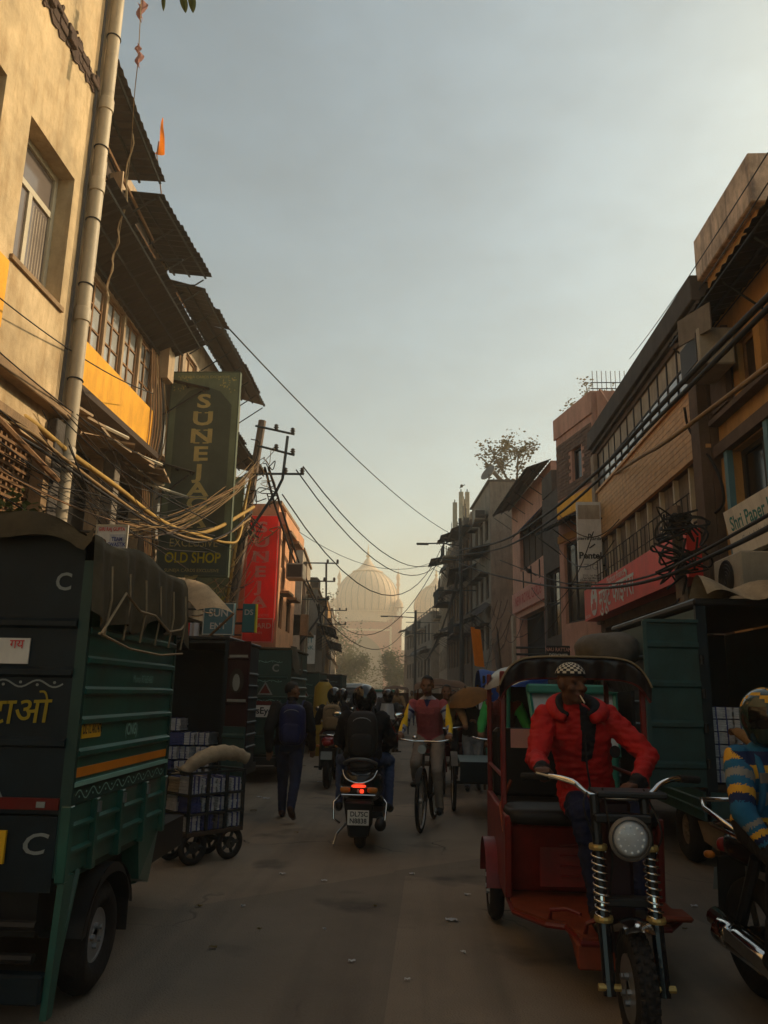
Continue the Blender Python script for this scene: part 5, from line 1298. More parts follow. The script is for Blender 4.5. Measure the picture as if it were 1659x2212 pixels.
q = MB(); q.prism([(.55,5.55),(.55,4.98),(.70,4.74),(.80,4.70),(.83,4.42),(1.14,4.42),(1.18,4.70),(1.36,4.72),(1.47,4.9),(1.47,5.55)], (0,0,.285), (1,0,0), (0,1,0), .022); q.build('floor_pan', 'erick_floor', e)
q = MB(); rim_ = [(.55,5.5),(.55,4.98),(.70,4.74),(.80,4.70),(.83,4.42),(1.14,4.42),(1.18,4.70),(1.36,4.72),(1.47,4.9),(1.47,5.5)]
q.tube([(x, y, .28) for x, y in rim_], .016, 6); q.build('floor_edge', 'erick_red', e)
MB().hexa([V(.80,4.40,.16), V(1.16,4.40,.16), V(1.12,4.75,.18), V(.84,4.75,.18)], [V(.80,4.42,.28), V(1.16,4.42,.28), V(1.16,4.76,.28), V(.80,4.76,.28)]).build('front_well', 'erick_floor', e, bevel=.01)
MB().bx(1.30, 1.47, 4.66, 4.84, .33, .36).build('step_plate', 'erick_floor', e, bevel=.012)
MB().tube([(.72,4.76,.30), (.72,4.72,.36), (.80,4.66,.38), (.86,4.6,.37)], .011, 6).build('guard_rail', 'erick_red', e)
MB().tube([(.86,4.5,.30), (.86,4.44,.37), (.92,4.42,.40), (.98,4.42,.40)], .012, 6).build('guard_rail', 'erick_red', e)
MB().hexa([V(.56,5.34,.31), V(1.44,5.34,.31), V(1.44,5.5,.31), V(.56,5.5,.31)], [V(.54,5.20,.72), V(1.46,5.20,.72), V(1.46,5.5,.72), V(.54,5.5,.72)]).build('seat_box', 'erick_red', e, bevel=.015)
q = MB()
q.bx(.74, 1.16, 5.245, 5.26, .36, .68); q.build('hatch', 'erick_red', e, bevel=.004)
for k in range(4): MB().bx(.86, .98, 5.225, 5.24, .42+k*.06, .432+k*.06).build('louvre', 'erick_red', e, bevel=.003)
q = MB(); superball(q, (1.0, 5.32, .775), (.47, .22, .05), .35, 24, 8); q.build('seat_cushion', 'cushion', e, smooth=True)
for s_, x in ((-1, .545), (1, 1.46)):
    MB().hexa([V(x-.02,5.2,.30), V(x+.02,5.2,.30), V(x+.02,6.5,.30), V(x-.02,6.5,.30)], [V(x-.02,5.15,.78), V(x+.02,5.15,.78), V(x+.02,6.5,.78), V(x-.02,6.5,.78)]).build('side_panel', 'erick_red', e, bevel=.008)
    for y in (5.42, 6.45): MB().box((x, y, 1.18), (.035, .035, .95)).build('roof_post', 'erick_red', e, bevel=.006)
    MB().tube([(x, 5.42, .98), (x, 6.45, .98)], .014, 6).build('side_rail', 'erick_red', e)
    wheel(e, (x+s_*.02, 5.92, .24), .24, .10)
    q = MB(); q.grid(lambda a, b_: V(x-s_*.05+s_*.15*b_, 5.92-math.cos(math.pi*a)*.29, .26+math.sin(math.pi*a)*.27), 12, 2); q.build('mudguard', 'erick_red', e, smooth=True)
MB().bx(.56, 1.44, 6.3, 6.42, .75, 1.25).build('rear_backrest', 'cushion', e, bevel=.03); MB().bx(.56, 1.44, 5.95, 6.32, .62, .76).build('rear_seat', 'cushion', e, bevel=.03)
def can(u, t):                            # vinyl canopy: arched across, rolled over at the front edge
    a = -1+2*u; x = 1.005+.49*math.copysign(abs(a)**.85, a); drop = .17*abs(a)**6
    z = 1.735-.02*a*a-drop
    if t < .25: k = t/.25; y = 5.30+.02*(1-k)+.012*math.sin(40*u); z -= .12*(1-k)*(1-.35*abs(a)**4)
    else: y = 5.30+1.3*(t-.25)/.75; z += .01*math.sin(6*t)
    return V(x, y, z)
q = MB(); q.grid(can, 48, 24); q.build('canopy', 'canopy_black', e, smooth=True)
MB().tube([can(i/40, .25)+V(0,-.006,.006) for i in range(41)], .007, 5).build('canopy_piping', 'canopy_edge', e)
MB().tube([can(i/40, 0)+V(0,.02,0) for i in range(41)], .012, 5).build('canopy_bow', 'erick_red', e)
q = MB(); q.slab((.60, 5.47, 1.16), (.85, 5.47, 1.16), (.85, 5.47, 1.28), (.60, 5.47, 1.28), .012); q.build('notice_plate', 'sign_pinkprint', e)
for k in range(4): MB().bx(.615, .835, 5.464, 5.468, 1.175+k*.025, 1.187+k*.025).build('notice_line', 'ink_black', e)
MB().tube([(.60,5.5,.95), (.52,5.42,.8), (.53,5.3,.66)], .012, 5).build('hanging_strap', 'erick_floor', e)

for k, (x, y) in enumerate(((.84, 4.16), (.90, 4.14), (1.10, 4.15))):
    MB().tube(spline([V(x, y, 1.06), V(x-.05+.05*k, y-.10, .98-.05*k), V(x+.02, y-.06, .75), V(x+.01*k, y-.02, .55), V(x, 4.0, .34)], 5), .005, 5).build('control_cable', 'wire_black', e)
for x, z, w_ in ((.66, .60, .07), (1.28, .55, .09)): MB().slab((x, 5.262-.0, z-.03), (x+w_, 5.262, z-.03), (x+w_, 5.252, z+.02), (x, 5.252, z+.02), -.002).build('sticker', 'paint_white', e)
for y in ys[1:4]:
    MB().bx(VX1+.018, VX1+.03, y-.012, y+.012, .90, .95).build('latch', 'steel', v)
# ---- two-wheelers
def motorcycle(label, loc, rz, paint, group='motorcycles in the traffic', shield=False, back=False, tail=False):
    m_ = thing('motorcycle', label, 'motorcycle', loc, rz, group)
    wheel(m_, (0,-.62,.29), .29, .11, kind='cast', rim='black_metal'); wheel(m_, (0,.64,.29), .29, .09, kind='cast', rim='black_metal')
    q = MB(); superball(q, (0,.16,.80), (.15,.30,.13), .75, 20, 12); q.build('fuel_tank', paint, m_, smooth=True)
    q = MB(); superball(q, (0,-.30,.80), (.135,.36,.06), .55, 20, 8); q.build('seat', 'cushion', m_, smooth=True)
    q = MB(); superball(q, (0,-.50,.72), (.12,.32,.085), .7, 18, 10); q.build('tail_cowl', paint, m_, smooth=True)
    q = MB(); q.box((0,.08,.42), (.26,.36,.30)); q.cyl((0,.12,.5), (0,.2,.74), .09, n=12); q.cyl((-.17,.02,.36), (.17,.02,.36), .11, n=14); q.build('engine', 'black_metal', m_, bevel=.02)
    for s_ in (-1, 1):
        MB().cyl((s_*.09,.64,.29), (s_*.09,.42,.92), .024, n=8).build('fork_leg', 'steel', m_); MB().cyl((s_*.12,-.62,.29), (s_*.13,-.38,.72), .03, n=8).build('shock_absorber', 'black_metal', m_)
        MB().tube([(0,.36,.98), (s_*.18,.36,1.0), (s_*.34,.28,1.0)], .013, 6).build('handlebar', 'chrome', m_)
        MB().tube([(s_*.22,.34,1.0), (s_*.27,.38,1.16)], .006, 5).build('mirror_stem', 'black_metal', m_)
        q = MB(); superball(q, (s_*.30,.38,1.2), (.06,.018,.042), .8, 14, 8); mi = q.build('mirror', 'moto_black', m_, smooth=True)
        q = MB(); superball(q, (s_*.30,.363,1.2), (.052,.006,.036), .8, 14, 8); q.build('mirror_glass', 'mirror', mi, smooth=True)
        MB().tube([(s_*.12,-.45,.78), (s_*.13,-.80,.82), (0,-.86,.83)], .010, 6).build('grab_rail', 'chrome', m_)
        q = MB(); superball(q, (s_*.15,-.80,.66), (.03,.03,.02), .8, 8, 6); q.build('indicator', 'amber', m_)
        MB().cyl((s_*.14,.0,.27), (s_*.30,.0,.27), .014, n=6).build('footrest', 'rubber', m_)
    q = MB(); q.lathe([(.02,-.10),(.08,-.06),(.10,0),(.085,.02)], (0,.50,.86), (0,1,0), 20); q.build('headlamp', 'chrome', m_, smooth='auto')
    MB().lathe([(.085,0),(.05,.015),(.01,.02)], (0,.505,.86), (0,1,0), 20).build('lens', 'lens', m_, smooth=True)
    MB().tube([(.10,.26,.30), (.13,.0,.22), (.16,-.3,.30), (.17,-.75,.36)], [.018,.022,.045,.05], 12).build('exhaust', 'chrome', m_, smooth=True)
    q = MB(); superball(q, (0,-.86,.70), (.07,.025,.04), .7, 12, 8); q.build('tail_lamp', 'tail_red', m_, smooth=True)
    q = MB(); q.slab((-.09,-.90,.46), (.09,-.90,.46), (.09,-.87,.58), (-.09,-.87,.58), -.005); q.build('number_plate', 'paint_white', m_)
    MB().slab((-.08,-.86,.34), (.08,-.86,.34), (.08,-.84,.64), (-.08,-.84,.64), .01).build('mud_flap', 'rubber', m_)
    q = MB(); q.grid(lambda a, b_: V((b_-.5)*.12, .64-math.cos(math.pi*(.15+.7*a))*.32, .29+math.sin(math.pi*(.15+.7*a))*.32), 12, 3); q.build('front_mudguard', paint, m_, smooth=True)
    if shield: q = MB(); q.grid(lambda a, b_: V((a-.5)*.36*(1-.3*b_), .55-.12*b_-.1*(2*a-1)**2, .95+.32*b_), 10, 6); q.build('windshield', 'glass_sky', m_, smooth=True)
    return m_
moto_a = motorcycle('red motorcycle ridden away by the rider with a tan backpack', (-1.46, 13.7, 0), 0, 'moto_red')
motorcycle('oncoming motorcycle with small windshield behind the scooter', (-.70, 17.6, 0), math.pi, 'moto_grey', shield=True)
rb_h = math.atan2(.5, .86)                # right-hand bike, nose swung out of the frame towards the camera
rb = motorcycle('black motorcycle with chrome exhaust beside the electric rickshaw', (1.89, 4.0, 0), -math.radians(170.2), 'moto_black')
rb['group'] = 'motorcycles in the traffic'
q = MB(); q.tube(spline([V(.16,.30,.28), V(.20,.0,.24), V(.22,-.20,.29), V(.235,-.48,.33)], 5), [.03]*5+[.05]*5+[.06]*6, 14); q.lathe([(.062,0),(.066,.02),(.066,.10),(.05,.12),(.04,.08)], (.235,-.46,.328), (.02,-.98,.16), 16); q.build('silencer', 'chrome', rb, smooth=True)
MB().slab((.292,.05,.24), (.300,-.44,.33), (.300,-.44,.39), (.292,0,.31), .006).build('heat_shield', 'steel', rb)
MB().tube([(.14,-.42,.80), (.16,-.80,.90), (.10,-.94,.93), (-.10,-.94,.93), (-.16,-.80,.90), (-.14,-.42,.80)], .014, 8).build('tail_rail', 'chrome', rb, smooth=True)

def bicycle(name, label, loc, rz, colm='wire_black', Rw=.33):
    b_ = thing(name, label, 'bicycle', loc, rz)
    wheel(b_, (0,-.53,Rw), Rw, .045, kind='spoke', rim='steel'); wheel(b_, (0,.53,Rw), Rw, .045, kind='spoke', rim='steel')
    bb, st, hd, hb_ = V(0,-.05,.30), V(0,-.20,.78), V(0,.34,.82), V(0,.38,.62)
    q = MB()
    for a_, c_ in ((bb,st),(st,hd),(bb,hb_),(hd,hb_),(st,V(.05,-.53,Rw)),(st,V(-.05,-.53,Rw)),(bb,V(.05,-.53,Rw)),(bb,V(-.05,-.53,Rw))): q.tube([a_,c_], .015, 6)
    q.build('frame', colm, b_)
    for s_ in (-1, 1): MB().tube([hb_, V(s_*.05,.50,.4), V(s_*.05,.53,Rw)], .011, 6).build('fork_blade', colm, b_)
    MB().tube([hd, hd+V(0,-.01,.14)], .012, 6).build('stem', 'steel', b_)
    MB().tube(spline([V(-.30,.22,.98), V(-.27,.34,.975), V(-.14,.36,.96), V(0,.34,.96), V(.14,.36,.96), V(.27,.34,.975), V(.30,.22,.98)], 4), .011, 6).build('handlebar', 'chrome', b_, smooth=True)
    q = MB(); q.ball((.10,.38,1.0), (.03,.03,.025), 10, 7); q.build('bell', 'chrome', b_, smooth=True)
    MB().cyl((0,.42,.88), (0,.50,.88), .04, .05, n=12).build('lamp', 'steel', b_)
    MB().tube([st, st+V(0,-.02,.10)], .013, 6).build('seat_post', 'steel', b_)
    q = MB(); superball(q, (0,-.26,.91), (.09,.13,.035), .8, 14, 8); q.ball((0,-.10,.905), (.035,.10,.025), 8, 6); q.build('saddle', 'shoe_brown', b_, smooth=True)
    for s_ in (-.53, .53):
        q = MB(); q.grid(lambda a, c: V((c-.5)*.06, s_-math.cos(math.pi*(.05+.75*a))*(Rw+.025), Rw+math.sin(math.pi*(.05+.75*a))*(Rw+.025)), 14, 2); q.build('mudguard', colm, b_, smooth=True)
    q = MB(); q.torus((.045,-.05,.30), (1,0,0), .09, .008, 18, 5); q.tube([(.045,-.05,.39),(.045,-.53,Rw+.04)], .006, 4); q.tube([(.045,-.05,.21),(.045,-.53,Rw-.04)], .006, 4); q.build('chain', 'iron', b_)
    for s_ in (1, -1):
        MB().tube([(s_*.05,-.05,.30), (s_*.08,-.05+s_*.0,.30+s_*.16)], .009, 5).build('crank', 'steel', b_)
        MB().box((s_*.13,-.05,.30+s_*.16), (.09,.06,.02)).build('pedal', 'rubber', b_)
    return b_
bicycle('bicycle', 'black roadster bicycle with chrome handlebar ridden towards the camera', (.10, 9.80, 0), math.pi-math.radians(9))

# ---- scooter (rear end towards the camera)
s_c = thing('scooter', 'dark scooter with lit tail lamp and number plate DL7SC N8838', 'scooter', (-.58, 8.75, 0), 0)
wheel(s_c, (0,-.45,.24), .24, .11, rim='black_metal'); wheel(s_c, (0,.75,.24), .24, .10, rim='black_metal')
q = MB(); superball(q, (0,-.30,.58), (.22,.52,.17), .72, 28, 16); q.v = [(x*(1-.35*max(0,.55-z)), y, z+.10*max(0,-y-.3)) for x, y, z in q.v]; q.build('rear_body', 'moto_black', s_c, smooth=True)
q = MB(); superball(q, (0,-.12,.775), (.15,.50,.055), .55, 22, 8); q.build('seat', 'cushion', s_c, smooth=True)
MB().hexa([V(-.2,.1,.2), V(.2,.1,.2), V(.2,.62,.2), V(-.2,.62,.2)], [V(-.19,.12,.26), V(.19,.12,.26), V(.19,.62,.26), V(-.19,.62,.26)]).build('floorboard', 'black_metal', s_c)
MB().hexa([V(-.2,.58,.2), V(.2,.58,.2), V(.14,.68,.2), V(-.14,.68,.2)], [V(-.17,.42,.92), V(.17,.42,.92), V(.12,.52,.95), V(-.12,.52,.95)]).build('leg_shield', 'moto_black', s_c, bevel=.03, seg=2)
q = MB(); superball(q, (0,.42,1.0), (.16,.10,.08), .7, 16, 10); q.build('head_cowl', 'moto_black', s_c, smooth=True)
MB().tube(spline([V(-.13,-.45,.80), V(-.15,-.72,.82), V(-.06,-.80,.86), V(.06,-.80,.86), V(.15,-.72,.82), V(.13,-.45,.80)], 4), .02, 8).build('grab_rail', 'moto_grey', s_c, smooth=True)
for s_ in (-1, 1):
    MB().tube(spline([V(s_*.17,-.72,.76), V(s_*.13,-.81,.69), V(s_*.05,-.83,.655), V(0,-.835,.65)], 4), .009, 6).build('chrome_trim', 'chrome', s_c, smooth=True)
    MB().tube([(s_*.20,-.55,.50), (s_*.26,-.60,.44), (s_*.25,-.68,.30), (s_*.19,-.66,.26)], .012, 6).build('side_guard', 'chrome', s_c, smooth=True)
    MB().tube([(0,.42,1.05), (s_*.2,.40,1.06), (s_*.33,.32,1.05)], .014, 6).build('handlebar', 'black_metal', s_c)
    MB().tube([(s_*.22,.38,1.07), (s_*.34,.36,1.22)], .007, 5).build('mirror_stem', 'black_metal', s_c)
    q = MB(); superball(q, (s_*.345,.36,1.25), (.058,.02,.034), .9, 14, 8); mi = q.build('mirror', 'moto_black', s_c, smooth=True)
    q = MB(); superball(q, (s_*.345,.34,1.25), (.050,.006,.028), .9, 14, 8, Matrix.Rotation(.15*s_, 3, 'Z')); q.build('mirror_glass', 'mirror', mi, smooth=True)
    q = MB(); superball(q, (s_*.13,-.815,.585), (.05,.03,.028), .7, 12, 8); q.build('indicator', 'amber', s_c, smooth=True)
q = MB(); superball(q, (0,-.835,.622), (.07,.028,.014), .6, 14, 8); q.build('tail_lamp', 'tail_on', s_c, smooth=True)
q = MB(); superball(q, (.03,-.83,.575), (.02,.03,.018), .6, 10, 6); q.build('brake_lamp', 'tail_on', s_c, smooth=True)
q = MB(); superball(q, (-.005,-.83,.575), (.012,.03,.018), .6, 10, 6); q.build('reflector', 'paint_white', s_c, smooth=True)
MB().tube([(-.17,-.80,.56), (-.16,-.86,.545), (.16,-.86,.545), (.17,-.80,.56), (.17,-.82,.61), (-.17,-.82,.61), (-.17,-.80,.56)], .006, 5).build('lamp_bezel', 'chrome', s_c)
MB().hexa([V(-.10,-.74,.14), V(.10,-.74,.14), V(.08,-.62,.14), V(-.08,-.62,.14)], [V(-.15,-.80,.48), V(.15,-.80,.48), V(.12,-.6,.5), V(-.12,-.6,.5)]).build('rear_mudguard', 'black_metal', s_c, bevel=.02)
MB().box((0,-.82,.335), (.205,.008,.135)).build('number_plate', 'sign_white', s_c, bevel=.003)
text('DL7SC', .062, 'ink_black', s_c, (.008,-.8255,.366), (1,0,0), (0,0,1), bold=.02, sx=.95); text('N8838', .062, 'ink_black', s_c, (0,-.8255,.305), (1,0,0), (0,0,1), bold=.02, sx=.95)
MB().tube([(.16,.0,.2), (.2,-.4,.24), (.21,-.8,.27)], [.03,.05,.055], 12).build('exhaust', 'black_metal', s_c, smooth=True)
MB().tube([(-.14,-.2,.22), (-.24,-.42,.12), (-.26,-.5,.03)], .012, 6).build('side_stand', 'steel', s_c)

# ---- cycle rickshaw, cargo tricycle, auto rickshaw, car, tarpaulin stall
def tricycle_front(r_, y, colm):
    wheel(r_, (0, y, .33), .33, .05, kind='spoke', rim='steel')
    q = MB(); q.tube([(0,y-.12,.92),(.05,y,.33)], .012, 6); q.tube([(0,y-.12,.92),(-.05,y,.33)], .012, 6); q.tube([(0,y-.13,.9),(0,y-.62,.80),(0,y-.9,.45)], .016, 6); q.tube([(0,y-.1,.75),(0,y-.5,.3),(0,y-.9,.4)], .016, 6); q.build('frame', colm, r_)
    MB().tube(spline([V(-.30,y-.25,1.0), V(-.25,y-.12,.99), V(0,y-.12,.97), V(.25,y-.12,.99), V(.30,y-.25,1.0)], 4), .011, 6).build('handlebar', 'chrome', r_, smooth=True)
    q = MB(); superball(q, (0,y-.68,.90), (.09,.13,.035), .8, 12, 6); q.build('saddle', 'shoe_brown', r_, smooth=True)
cr = thing('cycle_rickshaw', 'cycle rickshaw with brown folding hood and red passenger seat', 'cycle rickshaw', (.36, 13.6, 0), math.pi)
tricycle_front(cr, .95, 'maroon_vest')
for s_ in (-1, 1): wheel(cr, (s_*.46,-.75,.33), .33, .05, kind='spoke', rim='steel'); MB().tube([(s_*.38,-.45,.7), (s_*.42,-.5,1.2), (s_*.40,-.6,1.6)], .016, 6).build('hood_post', 'maroon_vest', cr); MB().tube([(s_*.38,-1.0,.7), (s_*.42,-1.0,1.2), (s_*.40,-.95,1.6)], .016, 6).build('hood_post', 'maroon_vest', cr)
MB().bx(-.40,.40,-1.05,-.4,.46,.66).build('seat_base', 'paint_red', cr, bevel=.02); MB().bx(-.40,.40,-1.08,-1.0,.66,1.1).build('backrest', 'paint_red', cr, bevel=.02); MB().bx(-.36,.36,-.4,.0,.33,.37).build('footboard', 'wood_dark', cr); MB().cyl((-.46,-.75,.33), (.46,-.75,.33), .02, n=8).build('axle', 'iron', cr)
q = MB(); q.grid(lambda a, b_: V(-.47+.94*a, -.35-.75*b_, 1.62+.13*math.sin(math.pi*a)**.5-.12*abs(2*b_-1)**3+.01*math.sin(14*a)), 24, 10); q.grid(lambda a, b_: V(-.47+.94*a, -1.1-.02*math.sin(9*a), 1.50-.4*b_), 8, 4); q.build('hood', 'rick_hood', cr, smooth=True)
ct = thing('cargo_tricycle', 'flat bed cargo tricycle pedalled by the man in green', 'tricycle', (.93, 10.4, 0), math.pi)
tricycle_front(ct, .80, 'iron')
for s_ in (-1, 1): wheel(ct, (s_*.48,-.60,.36), .36, .05, kind='spoke', rim='steel'); q = MB(); q.grid(lambda a, b_: V(s_*.48+(b_-.5)*.09, -.60-math.cos(math.pi*(.1+.7*a))*.39, .36+math.sin(math.pi*(.1+.7*a))*.39), 12, 2); q.build('mudguard', 'tarp_grey', ct, smooth=True)
MB().bx(-.42,.42,-1.3,-.1,.62,.66).build('platform', 'van_teal', ct, bevel=.006); MB().bx(-.42,.42,-.12,-.09,.42,.66).build('front_board', 'van_navy', ct); MB().cyl((-.48,-.6,.36), (.48,-.6,.36), .02, n=8).build('axle', 'iron', ct)
MB().tube([(-.4,-.2,.45), (0,-.1,.40), (.4,-.2,.45)], .02, 6).build('leaf_spring', 'iron', ct)
au = thing('auto_rickshaw', 'green and yellow auto rickshaw parked behind the red one', 'auto rickshaw', (1.62, 9.3, 0), math.pi)
MB().hexa([V(-.62,-1.2,.3), V(.62,-1.2,.3), V(.36,1.0,.3), V(-.36,1.0,.3)], [V(-.64,-1.2,.85), V(.64,-1.2,.85), V(.40,.85,.95), V(-.40,.85,.95)]).build('body', 'auto_green', au, bevel=.06, seg=3)
for s_ in (-1, 1):
    MB().tube([(s_*.40,.82,.9), (s_*.46,.50,1.58)], .028, 6).build('screen_pillar', 'auto_green', au); MB().tube([(s_*.60,-.3,.85), (s_*.58,-.3,1.6)], .025, 6).build('door_pillar', 'auto_green', au)
    wheel(au, (s_*.52,-.8,.22), .22, .1)
wheel(au, (0,.85,.22), .22, .1)
q = MB(); q.hexa([V(-.40,.83,.95), V(.40,.83,.95), V(.45,.52,1.52), V(-.45,.52,1.52)], [V(-.40,.82,.95), V(.40,.82,.95), V(.45,.51,1.52), V(-.45,.51,1.52)]); q.build('windscreen', 'glass_sky', au)
MB().bx(-.48,.48,.46,.60,1.52,1.62).build('screen_header', 'auto_green', au, bevel=.02)
q = MB(); q.grid(lambda a, b_: V(-.62+1.24*a, .55-1.75*b_, 1.60+.10*math.sin(math.pi*a)**.6), 16, 8); q.build('roof', 'auto_yellow', au, smooth=True)
MB().bx(-.6,.6,-1.22,-1.16,.85,1.6).build('rear_curtain', 'black_metal', au); MB().bx(-.55,.55,-1.0,-.6,.6,.7).build('passenger_seat', 'cushion', au)
MB().lathe([(.07,0),(.085,.03),(.08,.05)], (0,.93,.78), (0,1,.1), 16).build('headlamp', 'lens', au, smooth='auto')
cv = thing('white_car', 'small white van far down the road in haze', 'car', (-3.3, 41, 0))
MB().hexa([V(-.75,-1.6,.3), V(.75,-1.6,.3), V(.75,1.6,.3), V(-.75,1.6,.3)], [V(-.72,-1.6,1.1), V(.72,-1.6,1.1), V(.72,1.7,1.0), V(-.72,1.7,1.0)]).build('lower_body', 'car_white', cv, bevel=.08, seg=3)
MB().hexa([V(-.70,-1.58,1.1), V(.70,-1.58,1.1), V(.70,1.0,1.1), V(-.70,1.0,1.1)], [V(-.58,-1.4,1.9), V(.58,-1.4,1.9), V(.58,.6,1.9), V(-.58,.6,1.9)]).build('cabin', 'car_white', cv, bevel=.08, seg=3)
MB().slab((-.55,-1.60,1.2), (.55,-1.60,1.2), (.48,-1.47,1.7), (-.48,-1.47,1.7), -.02).build('rear_window', 'glass_black', cv)
for s_ in (-1, 1):
    for y in (-1.05, 1.05): wheel(cv, (s_*.66,y,.29), .29, .17)
    MB().bx(s_*.6-.08, s_*.6+.08, -1.63, -1.59, .7, .95).build('tail_lamp', 'tail_red', cv)
MB().bx(-.25,.25,-1.63,-1.605,.55,.67).build('number_plate', 'sign_white', cv); MB().bx(-.7,.7,-1.68,-1.58,.3,.48).build('bumper', 'black_metal', cv, bevel=.03)
st_ = thing('tarpaulin_stall', 'roadside stall under a rumpled blue tarpaulin', 'stall', (1.55, 14.2, 0))
q = MB(); q.grid(lambda a, b_: V(-.55+1.1*a, -.8+1.6*b_, 1.86+.12*a-.25*abs(2*b_-1)**3+.05*noise.noise(V(5*a,5*b_,0))+.04*math.sin(9*a+3*b_)), 24, 24); q.grid(lambda a, b_: V(-.55+1.1*a, -.8-.03*math.sin(11*a), 1.62+.12*a-.22*b_-.05*math.sin(5*a)), 20, 5); q.build('tarpaulin', 'tarp_blue', st_, smooth=True)
for x in (-.5, .5):
    for y in (-.75, .75): MB().cyl((x,y,0), (x,y,1.8), .025, n=6).build('post', 'wood_dark', st_)
MB().bx(-.5,.5,-.7,.7,.75,.8).build('counter', 'wood_dark', st_)
bs = thing('umbrella', 'ochre brown cloth umbrella held over the man in pale jeans', 'umbrella', (.85, 13.3, 1.2))
q = MB(); n = 24; rings_ = ((.01,.42),(.12,.40),(.25,.35),(.36,.27),(.41,.21))
q.add([(rr_*(1-.06*abs(math.sin(4*math.pi*2*k/n/2)))*math.cos(2*math.pi*k/n)+.0, rr_*math.sin(2*math.pi*k/n), zz+(.03*abs(math.sin(4*math.pi*k/n)) if rr_ > .3 else 0)) for rr_, zz in rings_ for k in range(n)], [(i*n+k, i*n+(k+1)%n, (i+1)*n+(k+1)%n, (i+1)*n+k) for i in range(len(rings_)-1) for k in range(n)])
q.build('canopy', 'basket_brown', bs, smooth=True)
MB().tube([(0,0,-.25), (0,0,.46)], .009, 6).build('shaft', 'iron', bs); MB().tube([(0,0,-.25), (.02,0,-.3), (.05,0,-.28)], .012, 6).build('handle', 'wood', bs)
bs.rotation_euler = (.25, -.3, 0)
# ================================================================== people
def capsule(mb, p0, p1, r0, r1, n=12):
    p0, p1 = Vector(p0), Vector(p1); d = p1-p0; L_ = max(d.length, 1e-4); a = d/L_
    prof = []
    for k in range(5): t = -math.pi/2+math.pi/2*k/4; prof.append((max(r0*math.cos(t), 1e-4), r0*math.sin(t)))
    for k in range(5): t = math.pi/2*k/4; prof.append((max(r1*math.cos(t), 1e-4), L_+r1*math.sin(t)))
    u, v, _ = basis(a); vs_ = []
    for r_, z in prof:
        for k in range(n): th = 2*math.pi*k/n; vs_.append(p0+a*z+(u*math.cos(th)+v*math.sin(th))*r_)
    m_ = len(prof)
    mb.add(vs_, [(i*n+k, i*n+(k+1)%n, (i+1)*n+(k+1)%n, (i+1)*n+k) for i in range(m_-1) for k in range(n)]+[tuple(range(n))[::-1], tuple(range((m_-1)*n, m_*n))])
def seg_dist(p, a, b):
    ab = b-a; t = max(0, min(1, (p-a).dot(ab)/max(ab.length_squared, 1e-9))); return (p-a-ab*t).length, t

